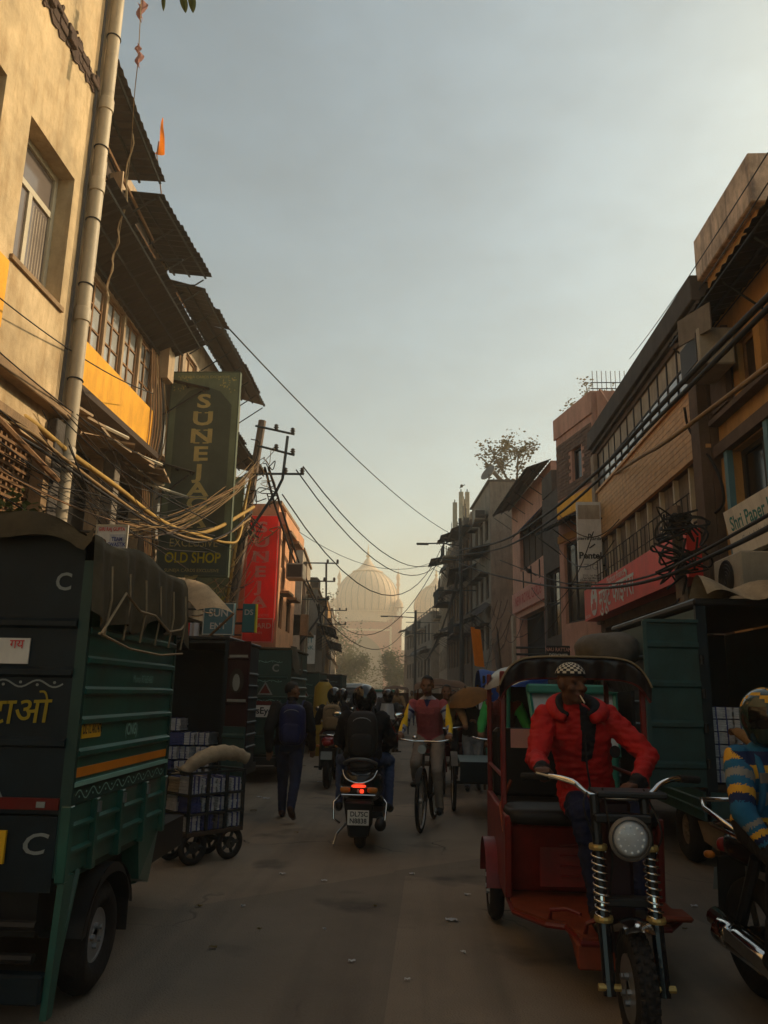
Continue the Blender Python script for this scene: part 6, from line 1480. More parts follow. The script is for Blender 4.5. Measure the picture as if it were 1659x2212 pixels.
def person(label, loc, rz, J, cloth, vox=.011, bulk=1.0, arm=.0, leg=.0, head_yaw=0.0, head_pitch=0.0, override=None, hair=True, grip=(True, True), skin='skin', group='people in the street', helmet=None, wrinkle=.004, lean=None):
    """one continuous body; J joints in a local frame facing +y with the person's right at +x"""
    J = {k: Vector(q) for k, q in J.items()}
    root = thing('person', label, 'person', loc, rz, group)
    mb = MB(); S = []                      # S: (region, a, b, radius)
    def cap(reg, a, b, r0, r1): capsule(mb, a, b, r0, r1); S.append((reg, Vector(a), Vector(b), (r0+r1)/2))
    lat_t = (J['shR']-J['shL']).normalized(); lat_h = (J['hipR']-J['hipL']).normalized()
    sh_c = (J['shR']+J['shL'])/2; pel = J['pelvis']; nk = J['neck']; sp = (nk-pel).normalized(); sw = (J['shR']-J['shL']).length
    rings = []
    for t, a, b_ in ((-.22,.10,.09),(-.12,.155,.125),(0,.172,.135),(.22,.158,.122),(.45,.165,.125),(.68,.18,.13),(.84,sw*.48/bulk,.112),(.94,sw*.36/bulk,.085),(1.02,.06,.06)):
        lat = lat_h.lerp(lat_t, max(0, min(1, t))).normalized(); c = pel.lerp(nk, t) if t > 0 else pel+sp*t*(nk-pel).length
        if .6 < t < .97: c = c.lerp(sh_c, .25)
        fw = sp.cross(lat).normalized(); rings.append((c, lat*a*bulk, fw*b_*bulk))
    n = 18; vs_ = [c+a*math.cos(2*math.pi*k/n)+b_*math.sin(2*math.pi*k/n) for c, a, b_ in rings for k in range(n)]
    mb.add(vs_, [(i*n+k, i*n+(k+1)%n, (i+1)*n+(k+1)%n, (i+1)*n+k) for i in range(len(rings)-1) for k in range(n)]+[tuple(range(n))[::-1], tuple(range((len(rings)-1)*n, len(rings)*n))])
    S.append(('top', pel.lerp(nk, .12), nk-sp*.08, .14*bulk)); S.append(('top', J['shL'].lerp(J['shR'], .1), J['shL'].lerp(J['shR'], .9), .09*bulk))
    S.append(('hip', pel-sp*.12, pel-sp*.02, .14))
    for s_ in 'LR':
        cap('arm', J['sh'+s_], J['el'+s_], .060+arm, .047+arm); cap('fore', J['el'+s_], J['wr'+s_], .046+arm*.9, .032+arm*.75)
        cap('thigh', J['hip'+s_], J['kn'+s_], .088+leg, .062+leg); cap('calf', J['kn'+s_], J['an'+s_], .058+leg, .042+leg)
        to = J['to'+s_]; an = J['an'+s_]; dn = V(0,0,-.035)
        cap('shoe', an+dn*.8-(to-an).normalized()*.035, an.lerp(to, .5)+dn*.6, .042, .043); cap('shoe', an.lerp(to, .5)+dn*.6, to, .042, .032)
        fd = (J['wr'+s_]-J['el'+s_]).normalized(); w_ = J['wr'+s_]; hd = Vector(J['hd'+s_]).normalized() if 'hd'+s_ in J else fd
        sd = hd.cross(V(0,0,1)); sd = sd.normalized() if sd.length > .1 else V(1,0,0); pn = sd.cross(hd).normalized()*-1
        if pn.z > 0: pn = -pn
        palm = w_+hd*.075; cap('skin', w_, w_+hd*.02, .028, .03); 
        for k in range(4): cap('skin', w_+hd*.02+sd*(k-1.5)*.017, palm+sd*(k-1.5)*.019, .015, .013)
        curl = .9 if grip['LR'.index(s_)] else .25
        for k, L_ in enumerate((.068,.078,.073,.056)):
            p = palm+sd*(k-1.5)*.0195; d = hd
            for j in range(3):
                d = (d*math.cos(curl)+pn*math.sin(curl)).normalized() if True else d
                q_ = p+d*L_*(.42,.33,.25)[j]; cap('skin', p, q_, .0095-.001*j, .009-.001*j); p = q_
                hp = d.cross(sd).normalized(); pn = hp if hp.dot(pn) > 0 else -hp
            pn = sd.cross(hd).normalized()*-1
            if pn.z > 0: pn = -pn
        ts = sd if s_ == 'L' else -sd; p = w_+hd*.03+ts*.028
        cap('skin', p, p+(hd*.6+ts*.5+pn*.4).normalized()*.034, .013, .011); p2 = p+(hd*.6+ts*.5+pn*.4).normalized()*.034; cap('skin', p2, p2+(hd*.75+pn*.7-ts*.1).normalized()*.03, .011, .009)
    hc_ = J['head']; cyw, syw, cpt, spt = math.cos(head_yaw), math.sin(head_yaw), math.cos(head_pitch), math.sin(head_pitch)
    hf = V(-syw*cpt, cyw*cpt, spt); hr = V(cyw, syw, 0); hu = hr.cross(hf); HM = Matrix((hr, hf, hu)).transposed()
    cap('skin', nk-V(0,0,.05), hc_-hu*.06-hf*.01, .056, .054)
    def hp(x, y, z): return hc_+hr*x+hf*y+hu*z
    def hball(reg, c, r_): mb.ball(c, r_, 14, 10, HM); S.append((reg, c, c+V(0,0,.001), sum(r_)/3))
    hball('skin', hp(0,-.008,.025), (.074,.094,.088)); hball('skin', hp(0,.022,-.04), (.060,.066,.072)); hball('skin', hp(0,.052,-.088), (.032,.030,.024))
    cap('skin', hp(0,.083,.015), hp(0,.106,-.022), .010, .0145); cap('skin', hp(-.014,.092,-.027), hp(.014,.092,-.027), .010, .010)
    cap('skin', hp(-.040,.072,.030), hp(.040,.072,.030), .013, .013); cap('lip', hp(-.018,.086,-.056), hp(.018,.086,-.056), .0085, .0085); cap('lip', hp(-.013,.084,-.067), hp(.013,.084,-.067), .008, .008)
    for s_ in (-1, 1): hball('skin', hp(s_*.077,-.005,0), (.012,.022,.032)); hball('skin', hp(s_*.044,.058,-.022), (.024,.024,.022)); S.append(('eye', hp(s_*.031,.082,.008), hp(s_*.034,.080,.008), .004))
    # fuse into one surface
    tmp = bpy.data.meshes.new('b'); tmp.from_pydata(mb.v, [], mb.f); bm = bmesh.new(); bm.from_mesh(tmp); bmesh.ops.recalc_face_normals(bm, faces=bm.faces); bm.to_mesh(tmp); bm.free()
    ob = bpy.data.objects.new('b', tmp); COL.objects.link(ob); md = ob.modifiers.new('r', 'REMESH'); md.mode = 'VOXEL'; md.voxel_size = vox
    me = bpy.data.meshes.new_from_object(ob.evaluated_get(bpy.context.evaluated_depsgraph_get()))
    bpy.data.objects.remove(ob); bpy.data.meshes.remove(tmp); me.name = 'body'
    bm = bmesh.new(); bm.from_mesh(me)
    for _ in range(2): bmesh.ops.smooth_vert(bm, verts=bm.verts, factor=.5, use_axis_x=True, use_axis_y=True, use_axis_z=True)
    bm.verts.ensure_lookup_table()
    regs = {'top': cloth['top'], 'hip': cloth['bottom'], 'arm': cloth.get('arm', cloth['top']), 'fore': cloth.get('fore', cloth.get('arm', cloth['top'])), 'thigh': cloth['bottom'], 'calf': cloth['bottom'], 'shoe': cloth['shoe'], 'skin': skin, 'lip': 'lip', 'eye': 'eye_dark'}
    keys = []
    co = np.array([v_.co for v_ in bm.verts]); A_ = np.array([x[1] for x in S]); D_ = np.array([x[2]-x[1] for x in S]); R_ = np.array([x[3]*(1.8 if x[0] == 'eye' else 1.0) for x in S]); LL = np.maximum((D_*D_).sum(1), 1e-9)
    bd = np.full(len(co), 1e9); bi = np.zeros(len(co), int); bt = np.zeros(len(co))
    for i in range(len(S)):
        t = np.clip(((co-A_[i]) @ D_[i])/LL[i], 0, 1); d = np.linalg.norm(co-A_[i]-t[:, None]*D_[i], axis=1)-R_[i]; w_ = d < bd
        bd[w_] = d[w_]; bi[w_] = i; bt[w_] = t[w_]
    vreg = [(0, S[i][0], float(t), 0, 0) for i, t in zip(bi, bt)]
    for vv in bm.verts:
        reg = vreg[vv.index][1]
        if reg not in ('skin', 'lip', 'eye', 'shoe') and wrinkle:
            p = vv.co; vv.co = p+vv.normal*wrinkle*(noise.noise(p*11+Vector(loc)*3)+.9*noise.noise(Vector((p.x*16+4*p.z, p.y*16, p.z*38)))+.12*noise.noise(p*40))
    for f in bm.faces:
        vi = f.verts[0].index; d, reg, t, a, b_ = vreg[vi]; k = regs[reg]
        if override: k = override(reg, t, f.calc_center_median(), k, f.normal) or k
        if k not in keys: keys.append(k)
        f.material_index = keys.index(k); f.smooth = True
    for k in keys: me.materials.append(MATS[k])
    bm.to_mesh(me); bm.free()
    body = bpy.data.objects.new('body', me); COL.objects.link(body); body.parent = root
    if hair and not helmet:
        q = MB(); q.ball((0,0,0), (1,1,1), 26, 18)
        vs_ = []
        for p in q.v:
            p = Vector(p); k = 1.09+.05*noise.noise(p*5)+.03*noise.noise(p*13); w_ = hp(p.x*.074*k, -.010+p.y*.094*k, .030+p.z*.089*k); vs_.append(w_)
        keep = [f for f in q.f if (lambda c: c.z > .50-.35*max(0, -c.y) - .9*max(0, -c.y-.15) and not (c.y > .55 and c.z < .62))(sum((Vector(q.v[i]) for i in f), Vector())/len(f))]
        h_ = MB(); h_.add(vs_, keep); h_.build('hair', 'hair', root, smooth=True)
    if helmet:
        q = MB(); q.ball((0,0,0), (1,1,1), 28, 20); src = [Vector(p) for p in q.v]
        q.v = [tuple(hp(p.x*.122, .005+p.y*.150, .012+p.z*.138-(.02 if p.z < -.6 else 0))) for p in src]; q.mi = []
        for f in q.f:
            c = sum((src[i] for i in f), Vector())/len(f); q.mi.append(1 if (c.y > .45 and -.42 < c.z < .28) else (2 if len(helmet) > 2 and c.z > .15 and abs(math.sin(6*c.x+4*c.y)) > .93 else 0))
        q.build('helmet', list(helmet[:2])+([helmet[2]] if len(helmet) > 2 else []), root, smooth=True)
    return root, hp, HM

def ride(el=.30, wr=(.30,.50,.98), h=.80, hz=1.43, knee=.20, back=0.0):
    J = dict(pelvis=(0,0,h+.02), neck=(0,.13+back,hz-.14), head=(0,.17+back,hz), shL=(-.185,.10+back,hz-.20), shR=(.185,.10+back,hz-.20))
    for s_, k in (('L',-1),('R',1)): J.update({'el'+s_: (k*el,.26+back,hz-.43), 'wr'+s_: (k*wr[0],wr[1],wr[2]), 'hip'+s_: (k*.09,.02,h), 'kn'+s_: (k*knee,.40,h-.06), 'an'+s_: (k*knee,.30,.36), 'to'+s_: (k*(knee+.02),.45,.31)})
    return J
def stand(sc_=1.0, ph=0.0, arm=.12):
    J = dict(pelvis=(0,0,.92), neck=(0,.03,1.42), head=(0,.06,1.555), shL=(-.19,.01,1.36), shR=(.19,.01,1.36))
    for s_, k in (('L',-1),('R',1)):
        f = ph*k; J.update({'el'+s_: (k*.25,-.02-f*.3,1.09), 'wr'+s_: (k*.25,arm-f*.5,.86), 'hip'+s_: (k*.09,0,.88), 'kn'+s_: (k*.10,.06+f*.45,.48), 'an'+s_: (k*.10,-.04+f*.9,.085+max(0,-f)*.35), 'to'+s_: (k*.11,.13+f*.9,.045+max(0,-f)*.05)})
    return {k: tuple(c*sc_ for c in p) for k, p in J.items()}
def backpack(label, m_, root_loc, rz, c, size, tilt=0.0):
    r_ = thing('backpack', label, 'backpack', root_loc, rz); Mx = Matrix.Rotation(tilt, 3, 'X'); c = Vector(c); q = MB()
    superball(q, c, (size[0]/2, size[1]/2, size[2]/2), .55, 20, 14, Mx); q.v = [tuple(Vector(p)+V(.006,.006,.006)*noise.noise(Vector(p)*15)) for p in q.v]; q.build('pack', m_, r_, smooth=True)
    q = MB(); superball(q, c+Mx @ V(0,-size[1]*.42,-size[2]*.18), (size[0]*.36, size[1]*.22, size[2]*.24), .5, 16, 10, Mx); q.build('front_pocket', m_, r_, smooth=True)
    for s_ in (-1, 1):
        MB().tube(spline([c+Mx @ V(s_*size[0]*.28, size[1]*.4, size[2]*.40), c+V(s_*.10, size[1]*.5+.10, size[2]*.52+.03), c+V(s_*.13, size[1]*.5+.22, size[2]*.35), c+V(s_*.16, size[1]*.5+.18, -size[2]*.1), c+Mx @ V(s_*size[0]*.4, size[1]*.4, -size[2]*.38)], 4), .012, 6).build('strap', m_, r_, smooth=True)
        MB().tube([c+V(s_*size[0]*.4,-.02,-size[2]*.45), c+V(s_*size[0]*.45,-.04,-size[2]*.45-.12)], .005, 4).build('loose_strap', 'ink_black', r_)
    MB().tube([c+V(-.03,size[1]*.2,size[2]*.48), c+V(0,size[1]*.2,size[2]*.48+.05), c+V(.03,size[1]*.2,size[2]*.48)], .007, 5).build('handle', m_, r_)
    q = MB(); q.tube(spline([c+Mx @ V(-size[0]*.42,-size[1]*.32,-size[2]*.05), c+Mx @ V(-size[0]*.25,-size[1]*.43,size[2]*.34), c+Mx @ V(size[0]*.25,-size[1]*.43,size[2]*.34), c+Mx @ V(size[0]*.42,-size[1]*.32,-size[2]*.05)], 5), .005, 5); q.build('zip', 'steel' if m_ != 'pack_tan' else 'ink_black', r_)
    return r_

# ---- electric rickshaw driver (joints measured in world metres, facing the camera)
DL = V(.97, 4.95, 0)
def loc_(d): return {k: (-(p[0]-DL.x), -(p[1]-DL.y), p[2]) if not k.startswith('hd') else (-p[0], -p[1], p[2]) for k, p in d.items()}
J = loc_(dict(pelvis=(1.03,5.16,.90), neck=(.935,4.95,1.43), head=(.905,4.90,1.565), shR=(.755,4.98,1.365), shL=(1.125,5.0,1.385), elR=(.675,4.80,1.14), wrR=(.655,4.44,1.115), hdR=(-.15,-1,.05),
  elL=(1.33,4.88,1.17), wrL=(1.205,4.66,1.03), hdL=(-.8,-.5,-.1), hipR=(.94,5.12,.88), hipL=(1.12,5.12,.88), knR=(.90,4.66,.86), knL=(1.20,4.68,.86), anR=(.95,4.62,.41), anL=(1.17,4.64,.41), toR=(.93,4.46,.345), toL=(1.19,4.48,.345)))
def ov(reg, t, c, k, nrm):
    if reg == 'fore' and t > .86: return 'black_cloth'
    if reg in ('top',):
        zc = c.z; cx_ = c.x-(-.02+.05*(1.4-zc)); wd = .02+.16*max(0, zc-1.02)*.55
        if c.y > .02 and abs(cx_+.01) < wd and zc > 1.0: return 'black_cloth'
        if zc < .90: return 'red_jacket'
    if reg == 'thigh' and t < .40: return 'red_jacket'
    return None
drv, hp, HM = person('driver in a red padded jacket and patterned skullcap, cigarette in mouth', DL, math.pi, J, dict(top='red_jacket', bottom='navy_cloth', shoe='shoe_black'), vox=.0065, bulk=1.07, arm=.016, leg=.006, head_yaw=.50, head_pitch=-.02, override=ov, hair=False, grip=(False, True), skin='skin_deep', wrinkle=.011)
q = MB(); q.ball((0,0,0), (1,1,1), 24, 18); src = [Vector(p) for p in q.v]; q.v = [tuple(hp(p.x*.083, -.008+p.y*.103, .052+p.z*.082)) for p in src]
fs, mi = [], []
for i, f in enumerate(q.f):
    c = sum((src[j] for j in f), Vector())/len(f)
    if c.z > -.02: fs.append(f); mi.append(1 if c.z < .24 else (i + i//24) % 2)
q.f, q.mi = fs, mi; q.build('skullcap', ['knit_white', 'black_cloth'], drv, smooth=True)
for nm_, m_, off, zz_, rk in (('hood', 'red_jacket', .0, 0, 1.0), ('hood_lining', 'black_cloth', -.030, .022, .72)):
    pts, rs = [], []
    for k in range(25):
        u = k/24; an_ = -2.55+5.1*u; bk = .5+.5*math.cos(an_); rr_ = .125+off+.012*math.sin(7*u)
        pts.append(V(.033+rr_*math.sin(an_)*1.15, -.015-rr_*math.cos(an_)*1.05, 1.435+.035*bk-.075*(1-bk)+zz_)); rs.append(rk*(.026+.032*bk+.006*math.sin(11*u)))
    MB().tube(pts, rs, 12).build(nm_, m_, drv, smooth=True)
q = MB(); q.lathe([(.035,0),(.035,.004)], (-.155,.14,1.19), (-.35,1,0), 18); q.build('round_badge', 'black_cloth', drv)
MB().tube([(.03-.01, .165, 1.28), (.015,.185,1.1), (0,.19,.98)], .006, 5).build('zip', 'black_cloth', drv)
cg = thing('cigarette', 'lit cigarette hanging from the rickshaw driver lips', 'cigarette', DL, math.pi)
p0, p1 = hp(.012,.094,-.060), hp(.030,.150,-.098)
MB().cyl(p0, p1, .0042, n=8).build('paper_tube', 'cigarette', cg); MB().cyl(p1, p1+(p1-p0).normalized()*.006, .004, n=8).build('ash_tip', 'ink_grey', cg)

# ---- rider on the right-hand motorcycle
J = ride(el=.27, wr=(.22,.34,.86), h=.86, hz=1.41); J = {k: (p[0]+.06, p[1], p[2]) if k in ('head','neck') else p for k, p in J.items()}
def stripes(reg, t, c, k, nrm):
    if reg in ('arm', 'fore', 'top'):
        z = (c.z*16) if reg == 'top' else ((t if reg == 'arm' else 1+t)*6.5)
        return ('knit_gold','knit_blue','knit_grey','knit_blue','knit_gold','knit_navy','knit_blue')[int(z*1.0) % 7]
rd, hp, HM = person('rider in a blue and gold striped sweater with a patterned helmet', (1.75, 4.32, 0), -math.radians(170.2), J, dict(top='knit_blue', bottom='black_cloth', shoe='shoe_black'), vox=.008, arm=.012, bulk=1.05, override=stripes, helmet=('helmet_green','visor','knit_gold'), head_yaw=-.2)
for s_ in (-1, 1): MB().tube(spline([V(s_*.11,-.06,1.22), V(s_*.12,.10,1.26), V(s_*.13,.21,1.15), V(s_*.14,.18,.98), V(s_*.16,.04,.92)], 4), .018, 6).build('shoulder_strap', 'knit_blue', rd, smooth=True)
MB().box((.13,.225,1.13), (.045,.012,.05)).build('strap_buckle', 'sheet_pale', rd, bevel=.004)

# ---- scooter riders
J = ride(h=.83, hz=1.42, back=.06); J = {k: (p[0]-.045, p[1], p[2]) if k in ('head','neck') else p for k, p in J.items()}
person('scooter driver in a red jacket hidden behind his passenger', (-.60, 8.86, 0), 0, J, dict(top='moto_red', bottom='denim', shoe='shoe_black'), helmet=('helmet_black','visor'), arm=.015)
J = ride(el=.27, wr=(.19,.36,.90), h=.85, hz=1.43, knee=.26)
person('scooter passenger in black jacket and black helmet', (-.58, 8.40, 0), 0, J, dict(top='black_cloth', bottom='denim', shoe='shoe_black'), helmet=('helmet_black','visor'), arm=.024, bulk=1.2, wrinkle=.008, vox=.009)
backpack('black backpack on the scooter passenger', 'pack_black', (-.58, 8.40, 0), 0, (0,-.17,1.08), (.31,.19,.46), .12)
J = ride(h=.84, hz=1.42)
rider_a, _, _ = person('motorcycle rider with dark helmet and tan backpack', (-1.46, 13.55, 0), 0, J, dict(top='black_cloth', bottom='maroon_vest', shoe='shoe_black'), helmet=('helmet_black','visor'), arm=.01, vox=.013)
backpack('tan backpack on the motorcycle rider', 'pack_tan', (-1.46, 13.55, 0), 0, (0,-.13,1.08), (.30,.18,.42), .15)
mr, hp, HM = person('oncoming motorcyclist in a dark printed top', (-.70, 17.8, 0), math.pi, J, dict(top='dark_grey_cloth', bottom='black_cloth', shoe='shoe_black'), helmet=('helmet_black','visor'), arm=.015, vox=.014)
text('DENIM', .075, 'ink_grey', mr, (0,.235,1.20), (-1,0,0), (0,0,1), name='chest_print')

# ---- cyclist
J = dict(pelvis=(0,-.24,.98), neck=(0,.0,1.45), head=(0,.05,1.585), shL=(-.185,-.03,1.37), shR=(.185,-.03,1.37), elL=(-.27,.08,1.13), elR=(.27,.08,1.13), wrL=(-.29,.20,1.03), wrR=(.29,.20,1.03), hipL=(-.09,-.2,.95), hipR=(.09,-.2,.95),
  knL=(-.13,.13,.62), knR=(.12,.15,.70), anL=(-.15,-.02,.20), anR=(.14,.0,.50), toL=(-.16,.14,.16), toR=(.15,.15,.46), hdL=(0,1,-.2), hdR=(0,1,-.2))
def plaid(reg, t, c, k, nrm):
    if reg in ('arm', 'fore') and not (reg == 'fore' and t > .97):
        z = (t if reg == 'arm' else 1+t)*2.4
        if abs(c.x) > .275 - (.05 if reg == 'arm' else .0): return 'shirt_yellow'
        return ('shirt_grey','shirt_navy')[1 if (z % 1) > .72 else 0]
    if reg == 'top' and c.z > 1.425 and abs(c.x) < .10: return 'shirt_collar'
    if reg == 'top' and c.y > .0 and c.z > 1.33 and abs(c.x) < (c.z-1.33)*.45: return 'shirt_navy'
person('cyclist in a pink knitted vest over a yellow checked shirt', (.09, 9.80, 0), math.pi-math.radians(9), J, dict(top='pink_knit', arm='shirt_grey', bottom='khaki', shoe='shoe_black'), vox=.008, override=plaid, leg=.006, head_pitch=-.1)

# ---- pedestrians and other riders
ped, hp, HM = person('pedestrian in dark clothes walking away in brown shoes', (-1.57, 9.85, 0), 0, stand(.955, -.32), dict(top='black_cloth', bottom='denim_dark', shoe='shoe_brown'), vox=.009, arm=.020, bulk=1.12, leg=.008, head_yaw=-.7, grip=(False, False))
backpack('blue backpack on the walking pedestrian', 'pack_blue', (-1.57, 9.85, 0), 0, (.05,-.17,1.10), (.32,.20,.48), .08)
J = dict(pelvis=(0,-.40,.98), neck=(0,-.16,1.40), head=(0,-.10,1.52), shL=(-.185,-.18,1.33), shR=(.185,-.18,1.33), elL=(-.27,-.05,1.12), elR=(.27,-.05,1.12), wrL=(-.29,.08,1.04), wrR=(.29,.08,1.04), hipL=(-.09,-.36,.95), hipR=(.09,-.36,.95), knL=(-.13,.0,.66), knR=(.12,.0,.72), anL=(-.14,-.15,.26), anR=(.13,-.12,.5), toL=(-.15,0,.22), toR=(.14,.03,.46))
J2 = {k: (p[0], p[1]+.62, p[2]) for k, p in J.items()}
puller, _, _ = person('cycle rickshaw puller in a tan jacket', (.42, 13.6, 0), math.pi, J2, dict(top='tan_jacket', bottom='black_cloth', shoe='shoe_brown'), vox=.013, arm=.015, leg=.01)
J3 = {k: (p[0], p[1]+.48, p[2]+.03) for k, p in J.items()}
def gr(reg, t, c, k, nrm): return None
person('tricycle rider in green sleeves and maroon waistcoat', (1.02, 10.4, 0), math.pi, J3, dict(top='maroon_vest', arm='green_jersey', bottom='black_cloth', shoe='shoe_black'), vox=.011, arm=.014, leg=.01)
J = dict(pelvis=(0,-.75,.76), neck=(0,-.72,1.25), head=(0,-.68,1.38), shL=(-.18,-.74,1.19), shR=(.18,-.74,1.19), elL=(-.24,-.6,.96), elR=(.24,-.6,.96), wrL=(-.12,-.42,.88), wrR=(.12,-.42,.88), hipL=(-.09,-.72,.74), hipR=(.09,-.72,.74), knL=(-.1,-.3,.74), knR=(.1,-.3,.74), anL=(-.1,-.22,.45), anR=(.1,-.22,.45), toL=(-.1,-.08,.40), toR=(.1,-.08,.40))
person('rickshaw passenger wrapped in a red coat', (.36, 13.6, 0), math.pi, {k: (p[0]-.12, p[1], p[2]) for k, p in J.items()}, dict(top='moto_red', bottom='denim', shoe='shoe_black'), vox=.015, arm=.02)
person('man in a black top and pale jeans under an umbrella', (.85, 13.3, 0), math.pi, {**stand(.90, .08), 'elR': (.26,.12,1.02), 'wrR': (.06,.22,1.08)}, dict(top='black_cloth', bottom='grey_denim', shoe='shoe_black'), vox=.013, leg=.01)
J = stand(.93, 0); J = {k: (p[0], p[1], p[2]+.0) for k, p in J.items()}; J.update(elR=(.26,.16,1.05), wrR=(.12,.42,1.05), elL=(-.27,.20,1.14), wrL=(-.16,.48,1.22))
person('loader in a tan sleeved jacket bent over the truck load', (3.14, 6.95, 0), .5, J, dict(top='tan_jacket', bottom='black_cloth', shoe='shoe_black'), vox=.012, arm=.015)
far = [(-1.2, 27, 0, 'dark_grey_cloth', 'far pedestrian in a grey jacket crossing behind the traffic'), (.1, 31, math.pi, 'shirt_collar', 'far pedestrian in a pale shirt walking this way'), (-2.6, 33, 0, 'navy_cloth', 'far pedestrian in navy beside the white van'), (1.0, 24, 2.8, 'shirt_grey', 'man in a grey shirt standing under the orange banner'), (-.4, 38, math.pi, 'tan_jacket', 'distant pedestrian in tan under the haze'), (1.3, 21, 2.6, 'green_jersey', 'shopper in green by the right shop fronts')]
for k, (x, y, a, m_, lab) in enumerate(far):
    person(lab, (x, y, 0), a, stand(.95, (-1)**k*.15), dict(top=m_, bottom=('black_cloth','denim','grey_denim')[k % 3], shoe='shoe_black'), vox=.02, wrinkle=0, grip=(False, False))

# ---- more traffic further off, copied thing by thing
def again(o, label, loc, rz):
    c = copy_tree(o); c.location = loc; c.rotation_euler.z = rz; c['label'] = label; return c
again(cr, 'second cycle rickshaw following behind the first', (.55, 20.6, 0), math.pi-.05); again(puller, 'puller of the second cycle rickshaw', (.62, 20.6, 0), math.pi-.05)
again(cr, 'third cycle rickshaw far off near the bend', (-.9, 29.5, 0), math.pi); again(puller, 'puller of the far cycle rickshaw', (-.84, 29.5, 0), math.pi)
again(moto_a, 'far red motorcycle ahead of the windshield bike', (-1.9, 24.6, 0), 0); again(rider_a, 'helmeted rider on the far red motorcycle', (-1.9, 24.45, 0), 0)
again(moto_a, 'motorcycle passing beside the smaller green van', (-1.75, 18.2, 0), 0); again(rider_a, 'helmeted rider passing the smaller green van', (-1.75, 18.05, 0), 0)
again(au, 'second auto rickshaw waiting beyond the blue stall', (1.5, 17.6, 0), math.pi); again(au, 'third auto rickshaw far down the lane', (-1.6, 36, 0), math.pi)
again(ct, 'second cargo tricycle standing by the right shops', (1.65, 22.5, 0), math.pi)
# ================================================================== poles, cables, small things
def wire(name, label, pts, r=.012, m_='wire_black', group='overhead cables', n=5, cat='cable'):
    o = MB().tube(pts, r, n).build(name, m_, None, smooth=True); return tag(o, label, cat, group)
def pole(label, base, top, arms, rad=(.12,.09), m_='pole'):
    base, top = Vector(base), Vector(top); r_ = thing('utility_pole', label, 'pole', base, 0, None)
    MB().cyl((0,0,0), top-base, rad[0], rad[1], n=8).build('shaft', m_, r_, bevel=0)
    for z, x0, x1, dz in arms:
        t = (z-base.z)/(top.z-base.z); p = base.lerp(top, t)-base
        q = MB(); q.tube([p+V(x0,-.08,0), p+V(x1,-.08,dz)], .028, 5); a = q.build('cross_arm', 'iron_blue', r_)
        for xx in ((x1-.04, x1-.42) if abs(x1) > .5 else (x1-.04,)):
            f = (xx-x0)/(x1-x0); c = p+V(xx,-.08,dz*f); MB().lathe([(.02,0),(.055,.02),(.03,.05),(.065,.07),(.03,.10),(.055,.12),(.02,.15)], c, n=10).build('insulator', 'porcelain', a, smooth=True)
    return r_
PB, PT = V(-4.42, 17, 0), V(-3.66, 17, 7.5)
pl = pole('leaning concrete pole with blue cross arms and tangled cables', PB, PT, [(7.35,-.12,.78,-.2), (6.88,.0,.85,-.22), (6.22,-.05,1.15,.0)])
q = MB(); q.tube([V(.80,-.1,7.1)+V(.6,0,0)*0+V(PT.x-PB.x-.18,0,0), V(PT.x-PB.x+.55,-.1,6.1), V(PT.x-PB.x+.42,-.1,5.8), V(PT.x-PB.x-.1,-.1,4.95), V(PT.x-PB.x-.35,-.1,4.6)], .035, 5); q.build('brace_arm', 'iron_blue', pl)
for k in range(16):
    c = V(PT.x-PB.x-.05+rng.uniform(-.25,.45), -.1+rng.uniform(-.08,.05), rng.uniform(4.6,6.7)); s_ = rng.uniform(.12,.32)
    MB().tube(spline([c+V(rng.uniform(-s_,s_), 0, rng.uniform(-s_,s_)) for _ in range(6)], 5), rng.choice([.008,.012]), 4).build('tangled_cable', rng.choice(['wire_black','wire_black','iron','wire_tan']), pl)
for k in range(12):
    z = 1.8+k*.42; t = z/7.5; x = (PT.x-PB.x)*t
    MB().tube(spline([V(x-.14,-.12,z), V(x+rng.uniform(-.2,.3),-.2,z+rng.uniform(-.4,.3)), V(x+.1,-.15,z+rng.uniform(.2,.5)), V(x-.1,-.13,z+.6)], 5), .012, 4).build('tangled_cable', rng.choice(['wire_black','wire_tan','wood']), pl)
MB().tube([V(.12,-.13,2.0), V(.35,-.13,4.5), V(.62,-.13,6.3)], .035, 6).build('riser_pipe', 'wire_yellow', pl)
p2 = pole('second cross-armed pole with a rusty junction box', (-4.55, 30, 0), (-4.48, 30, 6.35), [(6.3,-.6,1.3,0), (5.6,-.5,1.2,0), (4.9,-.4,1.0,0)])
MB().bx(-.28,.32,-.4,-.13,3.5,4.3).build('junction_box', 'wood', p2, bevel=.02); MB().tube([(.9,-.1,6.3), (.95,-.1,4.6), (-.2,-.1,2.9)], .04, 5).build('brace_arm', 'iron', p2)
pole('far thin pole with cross arms on the left side', (-5.7, 46, 0), (-5.5, 46, 6.3), [(6.1,-.5,1.2,0), (5.3,-.5,1.2,0)])
p4 = pole('dark pole carrying bundled cables in front of the red board', (3.72, 11.3, 0), (3.66, 11.3, 4.2), [], (.09,.08))
for k in range(14):
    c = V(-.05, -.1, rng.uniform(2.9, 3.9)); MB().tube(spline([c+V(rng.uniform(-.4,.4), rng.uniform(-.2,.1), rng.uniform(-.25,.25)) for _ in range(6)], 5), .016, 4).build('tangled_cable', rng.choice(['wire_black','iron']), p4)
for k in range(22):
    c = V(-.05, -.06, 3.95+rng.uniform(-.14,.12)); rr_ = rng.uniform(.07,.2); tl = V(rng.uniform(-.6,.6), rng.uniform(-.6,.6), 1).normalized(); u_, v_, _ = basis(tl)
    MB().tube([c+(u_*math.cos(t*.42)*rr_+v_*math.sin(t*.42)*rr_*.8)+V(rng.uniform(-.015,.015),0,rng.uniform(-.02,.02)) for t in range(14)], .012, 4).build('cable_coil', rng.choice(['wire_black','iron','wood_dark']), p4)
